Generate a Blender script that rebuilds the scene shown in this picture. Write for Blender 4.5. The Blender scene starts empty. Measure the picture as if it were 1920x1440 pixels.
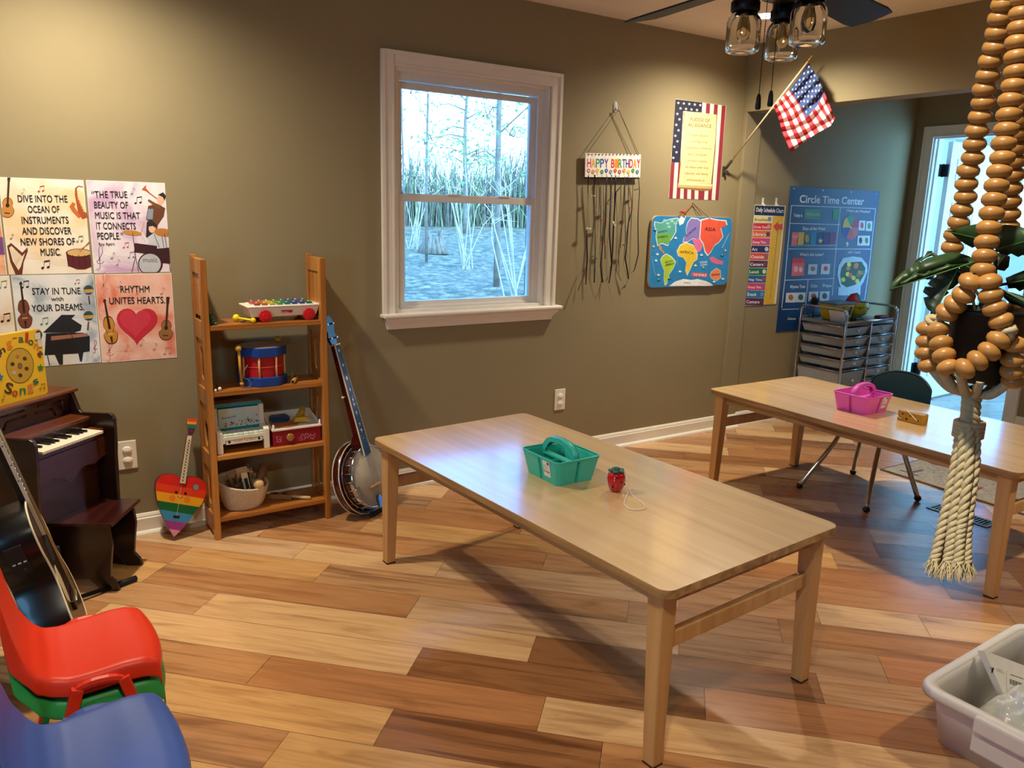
import bpy, bmesh, math, random
from mathutils import Vector, Matrix
random.seed(7)
SC = bpy.context.scene; COL = SC.collection
PI = math.pi
# ---------------------------------------------------------------- camera (solved from the photograph's vanishing points)
F_PX = 1472.31; YAW, PITCH, ROLL = 0.58602, 0.2196, 0.02805
CAM = Vector((0, 0, 1.421))
_cy, _sy = math.cos(YAW), math.sin(YAW)
_fw = Vector((_sy*math.cos(PITCH), _cy*math.cos(PITCH), -math.sin(PITCH)))
_r = Vector((_cy, -_sy, 0)); _u = _r.cross(_fw)
_c, _s = math.cos(ROLL), math.sin(ROLL)
RIGHT = _c*_r + _s*_u; UP = -_s*_r + _c*_u; FW = _fw
def ray(x, y): return RIGHT*((x-960)/F_PX) - UP*((y-720)/F_PX) + FW
def onp(x, y, p, n):
    """measured point: where a sight line meets the plane through p with normal n"""
    p = Vector(p); n = Vector(n); d = ray(x, y)
    return CAM + d*((p-CAM).dot(n)/d.dot(n))
cam_d = bpy.data.cameras.new('camera'); cam = bpy.data.objects.new('camera', cam_d); COL.objects.link(cam)
cam_d.sensor_fit = 'HORIZONTAL'; cam_d.sensor_width = 36; cam_d.lens = F_PX/1920*36; cam_d.clip_start = 0.02
Mc = Matrix((RIGHT, UP, -FW)).transposed().to_4x4(); Mc.translation = CAM
cam.matrix_world = Mc; SC.camera = cam
# ---------------------------------------------------------------- materials
def lin(c):
    if isinstance(c, str): c = tuple(int(c[i:i+2], 16) for i in (0, 2, 4))
    return tuple(((v/255)/12.92 if v/255 <= .04045 else ((v/255+.055)/1.055)**2.4) for v in c) + (1,)
_mc = {}
def mnew(name):
    m = bpy.data.materials.new(name); m.use_nodes = True
    nt = m.node_tree; b = nt.nodes['Principled BSDF']
    return m, nt, b
def nd(nt, t, **k):
    n = nt.nodes.new(t)
    for a, v in k.items(): setattr(n, a, v)
    return n
def ramp(nt, fac, stops):
    r = nd(nt, 'ShaderNodeValToRGB'); e = r.color_ramp.elements
    while len(e) < len(stops): e.new(.5)
    for i, (p, c) in enumerate(stops): e[i].position = p; e[i].color = c
    nt.links.new(fac, r.inputs[0]); return r.outputs[0]
def m(c, rough=.5, metal=0., n=.06, ns=30., bump=0., coat=0., trans=0., emit=0., ior=1.45, sub=0.):
    """plain procedural material: colour with a faint noise mottling"""
    key = (c, rough, metal, n, ns, bump, coat, trans, emit, ior, sub)
    if key in _mc: return _mc[key]
    mt, nt, b = mnew('mat_'+str(c)); L = nt.links.new; col = lin(c)
    tc = nd(nt, 'ShaderNodeTexCoord'); no = nd(nt, 'ShaderNodeTexNoise'); no.inputs['Scale'].default_value = ns; no.inputs['Detail'].default_value = 3
    L(tc.outputs['Object'], no.inputs['Vector'])
    if n > 0:
        lo = tuple(v*(1-n) for v in col[:3])+(1,); hi = tuple(min(1, v*(1+n)) for v in col[:3])+(1,)
        L(ramp(nt, no.outputs['Fac'], [(.3, lo), (.7, hi)]), b.inputs['Base Color'])
    else: b.inputs['Base Color'].default_value = col
    b.inputs['Roughness'].default_value = rough; b.inputs['Metallic'].default_value = metal
    b.inputs['IOR'].default_value = ior
    if coat: b.inputs['Coat Weight'].default_value = coat; b.inputs['Coat Roughness'].default_value = .08
    if trans: b.inputs['Transmission Weight'].default_value = trans
    if sub: b.inputs['Subsurface Weight'].default_value = sub; b.inputs['Subsurface Radius'].default_value = (.02, .01, .006)
    if emit: b.inputs['Emission Color'].default_value = col; b.inputs['Emission Strength'].default_value = emit
    if bump:
        bp = nd(nt, 'ShaderNodeBump'); bp.inputs['Strength'].default_value = bump; bp.inputs['Distance'].default_value = .002
        L(no.outputs['Fac'], bp.inputs['Height']); L(bp.outputs[0], b.inputs['Normal'])
    _mc[key] = mt; return mt
def wood(c1, c2, c3=None, axis='Y', sc=1., rough=.4, coat=0., seed=0., knots=0.):
    """procedural wood: noise stretched along the grain axis"""
    key = ('wood', c1, c2, c3, axis, sc, rough, coat, seed)
    if key in _mc: return _mc[key]
    mt, nt, b = mnew('wood_'+c1); L = nt.links.new
    tc = nd(nt, 'ShaderNodeTexCoord'); mp = nd(nt, 'ShaderNodeMapping')
    s = {'X': (1.2, 22, 22), 'Y': (22, 1.2, 22), 'Z': (22, 22, 1.2)}[axis]
    mp.inputs['Scale'].default_value = tuple(v*sc for v in s); mp.inputs['Location'].default_value = (seed, seed*1.7, seed*.3)
    L(tc.outputs['Object'], mp.inputs[0])
    n1 = nd(nt, 'ShaderNodeTexNoise'); n1.inputs['Scale'].default_value = 1.; n1.inputs['Detail'].default_value = 5; n1.inputs['Distortion'].default_value = .6
    L(mp.outputs[0], n1.inputs['Vector'])
    a, bb = lin(c1), lin(c2); cc = lin(c3 or c1)
    col = ramp(nt, n1.outputs['Fac'], [(.32, bb), (.5, a), (.68, cc)])
    n2 = nd(nt, 'ShaderNodeTexNoise'); n2.inputs['Scale'].default_value = 4.; n2.inputs['Detail'].default_value = 6
    L(mp.outputs[0], n2.inputs['Vector'])
    mx = nd(nt, 'ShaderNodeMix', data_type='RGBA', blend_type='MULTIPLY'); mx.inputs['Factor'].default_value = .25
    L(col, mx.inputs['A']); L(ramp(nt, n2.outputs['Fac'], [(.35, (.55, .5, .45, 1)), (.6, (1, 1, 1, 1))]), mx.inputs['B'])
    L(mx.outputs['Result'], b.inputs['Base Color'])
    b.inputs['Roughness'].default_value = rough
    if coat: b.inputs['Coat Weight'].default_value = coat; b.inputs['Coat Roughness'].default_value = .12
    _mc[key] = mt; return mt
def glass(tint=(1, 1, 1), rough=0., name='pane_glass'):
    """thin window glass: mostly see-through with a fresnel reflection, so daylight passes"""
    key = ('glass', tint, rough)
    if key in _mc: return _mc[key]
    mt = bpy.data.materials.new(name); mt.use_nodes = True; nt = mt.node_tree; nt.nodes.clear()
    o = nd(nt, 'ShaderNodeOutputMaterial'); t = nd(nt, 'ShaderNodeBsdfTransparent'); g = nd(nt, 'ShaderNodeBsdfGlossy'); mx = nd(nt, 'ShaderNodeMixShader'); f = nd(nt, 'ShaderNodeFresnel')
    t.inputs[0].default_value = (*tint, 1); g.inputs['Roughness'].default_value = rough; f.inputs[0].default_value = 1.45
    nt.links.new(f.outputs[0], mx.inputs[0]); nt.links.new(t.outputs[0], mx.inputs[1]); nt.links.new(g.outputs[0], mx.inputs[2]); nt.links.new(mx.outputs[0], o.inputs[0])
    _mc[key] = mt; return mt
# ---------------------------------------------------------------- mesh builder
TM = {}
_txt = {}
def textgeo(s, off=0.):
    """2-D letter outlines (built-in font) as a filled mesh, unit size"""
    k = (s, off)
    if k in _txt: return _txt[k]
    cu = bpy.data.curves.new('t', 'FONT'); cu.body = s; cu.size = 1; cu.offset = off; cu.resolution_u = 3; cu.fill_mode = 'FRONT'
    o = bpy.data.objects.new('t', cu); COL.objects.link(o)
    dg = bpy.context.evaluated_depsgraph_get(); me = o.evaluated_get(dg).to_mesh()
    v = [(p.co.x, p.co.y) for p in me.vertices]; f = [tuple(q.vertices) for q in me.polygons]
    o.evaluated_get(dg).to_mesh_clear(); bpy.data.objects.remove(o); bpy.data.curves.remove(cu)
    _txt[k] = (v, f); return v, f
def frame(o, x, y=None, z=None):
    """matrix with columns x, y, z at origin o (missing axes by cross product)"""
    x = Vector(x).normalized()
    if y is not None: y = Vector(y); y = (y - x*y.dot(x)).normalized(); z = x.cross(y)
    else: z = Vector(z); z = (z - x*z.dot(x)).normalized(); y = z.cross(x)
    M = Matrix((x, y, z)).transposed().to_4x4(); M.translation = Vector(o); return M
def look(d):
    """rotation whose z axis runs along d"""
    return Vector(d).to_track_quat('Z', 'Y').to_matrix().to_4x4()
def T(x, y, z): return Matrix.Translation((x, y, z))
def R(a, ax): return Matrix.Rotation(a, 4, ax)
class MB:
    def __init__(s, M=None): s.v = []; s.f = []; s.mi = []; s.sm = []; s.mats = []; s.M = M or Matrix()
    def add(s, vs, fs, mat, smooth=False, L=None):
        if mat not in s.mats: s.mats.append(mat)
        k = s.mats.index(mat); b = len(s.v); Mx = s.M @ L if L is not None else s.M
        s.v += [tuple(Mx @ Vector(p)) for p in vs]
        for f in fs: s.f.append(tuple(b+i for i in f)); s.mi.append(k); s.sm.append(smooth)
        return s
    def bb(s, x0, x1, y0, y1, z0, z1, mat, L=None):
        vs = [(x, y, z) for z in (z0, z1) for y in (y0, y1) for x in (x0, x1)]
        return s.add(vs, [(0, 2, 3, 1), (4, 5, 7, 6), (0, 1, 5, 4), (2, 6, 7, 3), (0, 4, 6, 2), (1, 3, 7, 5)], mat, False, L)
    def taper(s, c0, s0, c1, s1, mat, L=None):
        """box between two rectangles: centre c, half sizes s (x, y)"""
        vs = []
        for c, h in ((c0, s0), (c1, s1)):
            for y in (-1, 1):
                for x in (-1, 1): vs.append((c[0]+x*h[0], c[1]+y*h[1], c[2]))
        return s.add(vs, [(0, 2, 3, 1), (4, 5, 7, 6), (0, 1, 5, 4), (2, 6, 7, 3), (0, 4, 6, 2), (1, 3, 7, 5)], mat, False, L)
    def prism(s, pts, z0, z1, mat, smooth=False, L=None, cap=True):
        n = len(pts); vs = [(p[0], p[1], z0) for p in pts]+[(p[0], p[1], z1) for p in pts]
        fs = [(i, (i+1) % n, n+(i+1) % n, n+i) for i in range(n)]
        s.add(vs, fs, mat, smooth, L)
        if cap: s.add(vs, [tuple(range(n-1, -1, -1)), tuple(range(n, 2*n))], mat, False, L)
        return s
    def face(s, pts, mat, z=0., L=None):
        return s.add([(p[0], p[1], z if len(p) < 3 else p[2]) for p in pts], [tuple(range(len(pts)))], mat, False, L)
    def lathe(s, prof, mat, seg=24, L=None, a0=0., a1=2*PI, smooth=True, sx=1., sy=1.):
        full = abs(a1-a0-2*PI) < 1e-6; k = seg if full else seg+1
        vs = [(r*math.cos(a0+(a1-a0)*j/seg)*sx, r*math.sin(a0+(a1-a0)*j/seg)*sy, z) for r, z in prof for j in range(k)]
        fs = []
        for i in range(len(prof)-1):
            for j in range(seg):
                q = (j+1) % k
                fs.append((i*k+j, i*k+q, (i+1)*k+q, (i+1)*k+j))
        return s.add(vs, fs, mat, smooth, L)
    def cyl(s, p0, p1, r0, mat, r1=None, seg=16, smooth=True):
        p0 = Vector(p0); p1 = Vector(p1); r1 = r0 if r1 is None else r1
        L = T(*p0) @ look(p1-p0); h = (p1-p0).length
        s.lathe([(r0, 0), (r1, h)], mat, seg, L, smooth=smooth)
        for r, z in ((r0, 0), (r1, h)):
            if r > 1e-5: s.add([(r*math.cos(2*PI*j/seg), r*math.sin(2*PI*j/seg), z) for j in range(seg)], [tuple(range(seg))], mat, False, L)
        return s
    def ball(s, c, r, mat, seg=16, L=None):
        r = (r, r, r) if not hasattr(r, '__len__') else r; n = max(6, seg//2)
        pr = [(math.sin(PI*i/n), -math.cos(PI*i/n)) for i in range(n+1)]
        Lx = T(*c) @ (L if L is not None else Matrix()) @ Matrix.Diagonal((r[0], r[1], r[2], 1))
        return s.lathe([(max(a, 1e-4), b) for a, b in pr], mat, seg, Lx)
    def tube(s, path, r, mat, seg=8, closed=False, cap=True, flat=None):
        P = [Vector(p) for p in path]; n = len(P)
        rs = r if hasattr(r, '__len__') else [r]*n
        vs = []; up = None
        for i in range(n):
            if closed: t = P[(i+1) % n]-P[i-1]
            else: t = P[min(i+1, n-1)]-P[max(i-1, 0)]
            if t.length < 1e-9: t = Vector((0, 0, 1))
            t.normalize()
            if up is None:
                up = Vector((0, 0, 1)) if abs(t.z) < .9 else Vector((1, 0, 0))
            up = (up-t*up.dot(t))
            if up.length < 1e-6: up = t.orthogonal()
            up.normalize(); sd = t.cross(up)
            for j in range(seg):
                a = 2*PI*j/seg+(PI/4 if seg == 4 else 0)
                vs.append(tuple(P[i]+(up*math.cos(a)*(flat or 1)+sd*math.sin(a))*rs[i]))
        fs = []
        for i in range(n if closed else n-1):
            for j in range(seg):
                a, b, c, d = i*seg+j, i*seg+(j+1) % seg, ((i+1) % n)*seg+(j+1) % seg, ((i+1) % n)*seg+j
                fs.append((a, b, c, d))
        s.add(vs, fs, mat, seg > 4)
        if cap and not closed: s.add(vs, [tuple(range(seg)), tuple(range((n-1)*seg, n*seg))], mat, False)
        return s
    def grid(s, P, mat, smooth=True, closed_u=False, L=None):
        nu, nv = len(P), len(P[0]); vs = [p for row in P for p in row]; fs = []
        for i in range(nu if closed_u else nu-1):
            for j in range(nv-1):
                a = i*nv+j; b = ((i+1) % nu)*nv+j; fs.append((a, b, b+1, a+1))
        return s.add(vs, fs, mat, smooth, L)
    def obj(s, name, parent=None, bev=0., seg=2, solid=0., sub=0, world=True, auto=True):
        me = bpy.data.meshes.new(name)
        if parent is not None and world:
            inv = TM[parent].inverted(); vs = [tuple(inv @ Vector(p)) for p in s.v]
        else: vs = s.v
        me.from_pydata(vs, [], s.f)
        for mt in s.mats: me.materials.append(mt)
        me.polygons.foreach_set('material_index', s.mi); me.polygons.foreach_set('use_smooth', s.sm)
        if auto:
            bm = bmesh.new(); bm.from_mesh(me); bmesh.ops.remove_doubles(bm, verts=bm.verts, dist=1e-6)
            bmesh.ops.recalc_face_normals(bm, faces=bm.faces); bm.to_mesh(me); bm.free()
        me.update()
        o = bpy.data.objects.new(name, me); COL.objects.link(o)
        if parent is not None: o.parent = parent; TM[o] = TM[parent].copy()
        else: TM[o] = Matrix()
        if solid:
            md = o.modifiers.new('solid', 'SOLIDIFY'); md.thickness = solid; md.offset = 0
        if bev:
            md = o.modifiers.new('bevel', 'BEVEL'); md.width = bev; md.segments = seg; md.limit_method = 'ANGLE'; md.angle_limit = math.radians(40)
        if sub:
            md = o.modifiers.new('sub', 'SUBSURF'); md.levels = sub; md.render_levels = sub
        return o
def tag(o, label, cat, group=None, kind=None):
    if label: o['label'] = label
    if cat: o['category'] = cat
    if group: o['group'] = group
    if kind: o['kind'] = kind
    return o
def thing(name, label, cat, M=None, group=None, kind=None):
    o = bpy.data.objects.new(name, None); COL.objects.link(o); o.empty_display_size = .05
    if M is None: M = Matrix()
    if not isinstance(M, Matrix): M = T(*M)
    o.matrix_world = M; TM[o] = M.copy()
    return tag(o, label, cat, group, kind)
def struct(mb, name, **k):
    o = mb.obj(name, **k)
    if o.parent is None: o['kind'] = 'structure'
    return o
def dup(root, M, label=None, group=None, name=None):
    """copy a thing with its parts and sub-parts"""
    r = root.copy(); COL.objects.link(r); r.matrix_world = M; TM[r] = M.copy()
    if label: r['label'] = label
    if group: r['group'] = group
    for ch in list(root.children):
        c = ch.copy(); COL.objects.link(c); c.parent = r
        for g in list(ch.children):
            d = g.copy(); COL.objects.link(d); d.parent = c
    return r
def clip(poly, x0, x1, y0, y1):
    for ax, v, sg in ((0, x0, 1), (0, x1, -1), (1, y0, 1), (1, y1, -1)):
        out = []
        for i in range(len(poly)):
            a, c = poly[i-1], poly[i]; da, dc = sg*(a[ax]-v), sg*(c[ax]-v)
            if (da >= 0) != (dc >= 0):
                t = da/(da-dc); out.append((a[0]+(c[0]-a[0])*t, a[1]+(c[1]-a[1])*t))
            if dc >= 0: out.append(c)
        poly = out
        if not poly: return []
    return poly
class Paint:
    """flat print on a surface: mp turns a measured picture point into the surface's own (u, v)"""
    def __init__(s, mb, mp, M, w=.0008, step=.00002): s.mb, s.mp, s.M, s.w, s.st, s.clip = mb, mp, M, w, step, None
    def _f(s, uv, mat):
        if s.clip:
            uv = clip(list(uv), *s.clip)
            if len(uv) < 3: return
        s.mb.add([(a, b, s.w) for a, b in uv], [tuple(range(len(uv)))], mat, False, s.M); s.w += s.st
    def poly(s, pts, c, r=.6):
        s._f([s.mp(*p) for p in pts], m(c, r) if isinstance(c, str) else c)
    def disc(s, x, y, rx, ry, c, rot=0., n=20, a0=0, a1=2*PI, r=.6):
        cr, sr = math.cos(rot), math.sin(rot); k = n
        s.poly([(x+rx*math.cos(a0+(a1-a0)*i/k)*cr-ry*math.sin(a0+(a1-a0)*i/k)*sr, y+rx*math.cos(a0+(a1-a0)*i/k)*sr+ry*math.sin(a0+(a1-a0)*i/k)*cr) for i in range(k if a1-a0 > 6.28 else k+1)], c, r)
    def line(s, pts, wd, c, r=.6):
        mat = m(c, r) if isinstance(c, str) else c
        n = len(pts); wl = wd if hasattr(wd, '__len__') else [wd]*n; a = []; b = []
        for i in range(n):
            p = pts[max(0, i-1)]; q = pts[min(n-1, i+1)]; dx, dy = q[0]-p[0], q[1]-p[1]; l = math.hypot(dx, dy) or 1
            nx, ny = -dy/l*wl[i]/2, dx/l*wl[i]/2
            a.append((pts[i][0]+nx, pts[i][1]+ny)); b.append((pts[i][0]-nx, pts[i][1]-ny))
        vs = [(*s.mp(*p), s.w) for p in a+b]
        s.mb.add(vs, [(i, i+1, n+i+1, n+i) for i in range(n-1)], mat, False, s.M); s.w += s.st
    def ring(s, x, y, rx, ry, wd, c, n=24, a0=0, a1=2*PI):
        s.line([(x+rx*math.cos(a0+(a1-a0)*i/n), y+ry*math.sin(a0+(a1-a0)*i/n)) for i in range(n+1)], wd, c)
    def text(s, t, p0, p1, h, c, bold=.012):
        """text whose baseline runs p0 -> p1 (picture points), cap height h (picture units)"""
        v, f = textgeo(t, 0.); x0 = min(a for a, b in v); x1 = max(a for a, b in v); wd = max(x1-x0, 1e-3)
        a = Vector(s.mp(*p0)); b = Vector(s.mp(*p1)); up = Vector(s.mp((p0[0]+p1[0])/2, (p0[1]+p1[1])/2-h))-(a+b)/2
        ex = (b-a)/wd; ey = up/.72; ey = ey - ex.normalized()*ey.dot(ex.normalized())*.9
        mat = m(c, .6) if isinstance(c, str) else c
        vs = [(*(a+ex*(x-x0)+ey*y), s.w) for x, y in v]
        s.mb.add(vs, f, mat, False, s.M); s.w += s.st
        if bold > .004:   # heavier strokes: the same letters again, a hair to the side
            for k in ((.022, 0), (0, .022)) if bold < .02 else ((.03, 0), (0, .03), (.03, .03)):
                vs = [(*(a+ex*(x-x0+k[0])+ey*(y+k[1])), s.w) for x, y in v]; s.mb.add(vs, f, mat, False, s.M); s.w += s.st
    def note(s, x, y, k, c, dbl=False):
        s.disc(x, y, 6*k, 4.5*k, c, -.3); s.line([(x+5*k, y), (x+6*k, y-26*k)], 1.8*k, c)
        if dbl:
            s.disc(x+22*k, y-3*k, 6*k, 4.5*k, c, -.3); s.line([(x+27*k, y-3*k), (x+28*k, y-30*k)], 1.8*k, c)
            s.line([(x+5.5*k, y-25*k), (x+28*k, y-29*k)], 5*k, c)
        else: s.line([(x+6*k, y-26*k), (x+12*k, y-20*k), (x+14*k, y-13*k)], [3*k, 3*k, 1*k], c)
    def star(s, x, y, k, c, ro=0.):
        s.poly([(x+k*(1 if i % 2 == 0 else .42)*math.sin(ro+i*PI/5), y-k*(1 if i % 2 == 0 else .42)*math.cos(ro+i*PI/5)) for i in range(10)], c)
    def heart(s, x, y, k, c):
        P = []
        for i in range(36):
            t = 2*PI*i/36; P.append((x+k*16*math.sin(t)**3/16, y-k*(13*math.cos(t)-5*math.cos(2*t)-2*math.cos(3*t)-math.cos(4*t))/16))
        s.poly(P, c)
def wallpaint(mb, Y, cx, cy, sc, w=.0008, step=.00002):
    """print on a plane y = Y facing the room; cx, cy, sc: origin and scale of the measuring crop"""
    def mp(x, y):
        p = onp(cx+x/sc, cy+y/sc, (0, Y, 0), (0, 1, 0)); return (p.x, p.z)
    return Paint(mb, mp, Matrix(((1, 0, 0, 0), (0, 0, -1, Y), (0, 1, 0, 0), (0, 0, 0, 1))), w, step)
SKY = 2.0; EXPO = 0.08; LCOL = (1., .88, .68); SPOTA = 156; SPOTB = 1.
CANS = [(3.495, 2.98, 175), (.30, 2.98, 168), (3.495, .42, 150), (.30, .42, 125)]
# ================================================================ the setting
WALL = m('8f8262', .75, n=.02, ns=6, bump=.05)
TRIM = m('ece6d9', .38, n=.02, ns=12)
VINYL = m('e6e4e2', .35, n=.02, ns=12)
CEIL = m('ece4dc', .9, n=.02, ns=8, bump=.1)
YW = 3.52; XH = 4.01; XD = 5.93; ZC = 2.436
WX0, WX1, WZ0, WZ1 = 1.632, 2.528, .912, 2.046
def wall_y(name, x0, x1, y0, y1, z1, holes=(), mat=WALL, zb=0.):
    """wall running along x with rectangular holes (xa, xb, za, zb)"""
    b = MB(); xs = x0
    for xa, xb, za, zt in sorted(holes):
        b.bb(xs, xa, y0, y1, zb, z1, mat)
        if za > zb: b.bb(xa, xb, y0, y1, zb, za, mat)
        if zt < z1: b.bb(xa, xb, y0, y1, zt, z1, mat)
        xs = xb
    b.bb(xs, x1, y0, y1, zb, z1, mat); return struct(b, name)
def wall_x(name, x0, x1, y0, y1, z1, holes=(), mat=WALL, zb=0.):
    b = MB(); ys = y0
    for ya, yb, za, zt in sorted(holes):
        b.bb(x0, x1, ys, ya, zb, z1, mat)
        if za > zb: b.bb(x0, x1, ya, yb, zb, za, mat)
        if zt < z1: b.bb(x0, x1, ya, yb, zt, z1, mat)
        ys = yb
    b.bb(x0, x1, ys, y1, zb, z1, mat); return struct(b, name)
wall_y('wall_back', -1.95, 6.05, YW, YW+.14, ZC, [(WX0, WX1, WZ0-.02, WZ1)])
wall_x('wall_left', -1.95, -1.8, -1.75, YW, ZC, [(-.3, .6, .95, 1.95)])
wall_y('wall_front', -1.8, XD, -1.75, -1.6, ZC)
wall_y('wall_front', XH+.145, XD, .15, .30, ZC, [(4.35, 5.80, .05, 2.06)])
DY0, DY1, DZ = 2.585, 3.372, 2.022
wall_x('wall_right', XD, XD+.12, -1.6, YW, ZC, [(DY0, DY1, 0, DZ)])
b = MB(); b.bb(XH, XH+.145, -1.6, YW, 2.047, ZC, WALL); struct(b, 'wall_header')
b = MB(); b.bb(XH, XH+.145, YW-.03, YW, 0, 2.047, WALL); struct(b, 'trim_1', bev=.003)
b = MB(); b.bb(-1.8, XD, -1.6, YW, ZC, ZC+.1, CEIL); struct(b, 'ceiling')
def baseboard(name, p0, p1, nrm, mat=TRIM):
    """skirting board with a bevelled cap and a shoe moulding"""
    p0 = Vector(p0); p1 = Vector(p1); nrm = Vector(nrm)
    prof = [(0, 0), (.030, 0), (.029, .010), (.024, .017), (.014, .021), (.014, .074), (.010, .078), (.010, .084), (.005, .094), (0, .096)]
    b = MB(); n = len(prof)
    vs = [tuple(p0+nrm*a+Vector((0, 0, z))) for a, z in prof]+[tuple(p1+nrm*a+Vector((0, 0, z))) for a, z in prof]
    b.add(vs, [(i, i+1, n+i+1, n+i) for i in range(n-1)], mat); b.add(vs, [tuple(range(n)), tuple(range(n, 2*n))], mat)
    return struct(b, name)
baseboard('baseboard_back', (-1.8, YW, 0), (XH, YW, 0), (0, -1, 0))
baseboard('baseboard_back', (XH-.012, YW-.03, 0), (XH+.157, YW-.03, 0), (0, -1, 0))
baseboard('baseboard_back', (XH+.145, YW, 0), (XD, YW, 0), (0, -1, 0))
baseboard('baseboard_left', (-1.8, -1.6, 0), (-1.8, YW, 0), (1, 0, 0))
baseboard('baseboard_right', (XD, -1.6, 0), (XD, DY0-.08, 0), (-1, 0, 0))
# ---- hardwood floor laid at 45 degrees, 165 mm boards, joints where the photograph shows them
def floor_mat(name, cool=False):
    mt, nt, bs = mnew(name); L = nt.links.new
    at = nd(nt, 'ShaderNodeVertexColor'); at.layer_name = 'board'
    uv = nd(nt, 'ShaderNodeUVMap'); uv.uv_map = 'grain'
    def nz(sx, sy, det, dist, off=0):
        mp = nd(nt, 'ShaderNodeMapping'); mp.inputs['Scale'].default_value = (sx, sy, 1); mp.inputs['Location'].default_value = (off, off, 0)
        L(uv.outputs[0], mp.inputs[0]); no = nd(nt, 'ShaderNodeTexNoise'); no.inputs['Scale'].default_value = 1; no.inputs['Detail'].default_value = det; no.inputs['Distortion'].default_value = dist
        L(mp.outputs[0], no.inputs['Vector']); return no.outputs['Fac']
    def mul(a, bb, f, bt='MULTIPLY'):
        x = nd(nt, 'ShaderNodeMix', data_type='RGBA', blend_type=bt)
        if isinstance(f, float): x.inputs['Factor'].default_value = f
        else: L(f, x.inputs['Factor'])
        L(a, x.inputs['A']); L(bb, x.inputs['B']); return x.outputs['Result']
    g1 = ramp(nt, nz(1.9, 15, 4, 1.6), [(.3, (.62, .52, .44, 1)), (.46, (.93, .9, .86, 1)), (.6, (1, 1, 1, 1)), (.75, (1.12, 1.1, 1.05, 1))])
    g2 = ramp(nt, nz(5, 120, 5, .4, 3), [(.35, (.82, .78, .74, 1)), (.6, (1, 1, 1, 1))])
    c = mul(at.outputs['Color'], g1, .85); c = mul(c, g2, .6)
    st = nd(nt, 'ShaderNodeMath', operation='MULTIPLY'); sr = nd(nt, 'ShaderNodeMapRange'); sr.inputs[1].default_value = .54; sr.inputs[2].default_value = .66
    L(nz(.9, 19, 6, 1.1, 7), sr.inputs[0]); L(sr.outputs[0], st.inputs[0]); L(at.outputs['Alpha'], st.inputs[1])
    dk = nd(nt, 'ShaderNodeRGB'); dk.outputs[0].default_value = lin('4a2a16')
    c = mul(c, dk.outputs[0], st.outputs[0], 'MIX')
    # the odd knot
    vo = nd(nt, 'ShaderNodeTexVoronoi'); mp = nd(nt, 'ShaderNodeMapping'); mp.inputs['Scale'].default_value = (1.3, 3.2, 1); L(uv.outputs[0], mp.inputs[0]); L(mp.outputs[0], vo.inputs['Vector']); vo.inputs['Scale'].default_value = 1.
    kn = nd(nt, 'ShaderNodeMapRange'); kn.inputs[1].default_value = .035; kn.inputs[2].default_value = .05; kn.inputs[3].default_value = .75; kn.inputs[4].default_value = 0
    L(vo.outputs['Distance'], kn.inputs[0]); c = mul(c, dk.outputs[0], kn.outputs[0], 'MIX')
    L(c, bs.inputs['Base Color'])
    rr = nd(nt, 'ShaderNodeMapRange'); rr.inputs[3].default_value = .20; rr.inputs[4].default_value = .33; L(nz(3, 8, 2, 0, 11), rr.inputs[0]); L(rr.outputs[0], bs.inputs['Roughness'])
    bp = nd(nt, 'ShaderNodeBump'); bp.inputs['Strength'].default_value = .12; bp.inputs['Distance'].default_value = .002
    L(nz(3, 26, 3, .6, 5), bp.inputs['Height']); L(bp.outputs[0], bs.inputs['Normal'])
    return mt
PAL = {'p': ('e2b884', .1), 't': ('d6a66a', .25), 'l': ('d8b286', .3), 'b': ('c18c5a', .4), 'r': ('bd8352', .2), 'd': ('9c6a40', .6), 'm': ('c8996a', .45), 'g': ('b88c62', .4)}
KNOWN = {  # row: list of (joint u, colour to the right of it)
    -7: [(-1.9, 'b'), (-.6, 't'), (.6, 'r')], -6: [(-1.6, 't'), (-.45, 'p'), (.75, 'b')], -5: [(-2.2, 'b'), (-.95, 't'), (.25, 'b'), (1.4, 'p')],
    -4: [(-1.6, 't'), (-.706, 'd'), (-.103, 'b'), (.95, 'p'), (2., 'm')], -3: [(-2.3, 'b'), (-1.18, 'r'), (-.288, 'p'), (1.25, 't')],
    -2: [(-1.9, 'p'), (-.727, 'd'), (.177, 'r'), (1.2, 'b')], -1: [(-2.6, 'm'), (-1.575, 'p'), (-.376, 'd'), (.53, 'm'), (1.6, 't')],
    0: [(-2.2, 't'), (-1.9, 'b'), (-.845, 'l'), (.1, 'g'), (.75, 'r'), (1.9, 'b')], 1: [(-2.4, 'b'), (-1.9, 't'), (-1.279, 'm'), (-.081, 'g'), (.45, 'b'), (1.7, 'r')],
    2: [(-1.45, 'p'), (-.843, 'l'), (.1, 'm'), (.60, 'l'), (.966, 'l'), (2.1, 'b')], 3: [(-1.7, 'b'), (-.445, 'm'), (.55, 'b'), (1.3, 'g')],
    4: [(-1.3, 't'), (-.15, 'r'), (1.132, 'd'), (2.2, 'm')], 5: [(-1.9, 'r'), (-.6, 't'), (.75, 'g'), (1.45, 'd'), (2.1, 'b')], 6: [(-1.1, 'b'), (.1, 'm'), (.95, 'd'), (1.75, 'g')]}
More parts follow.
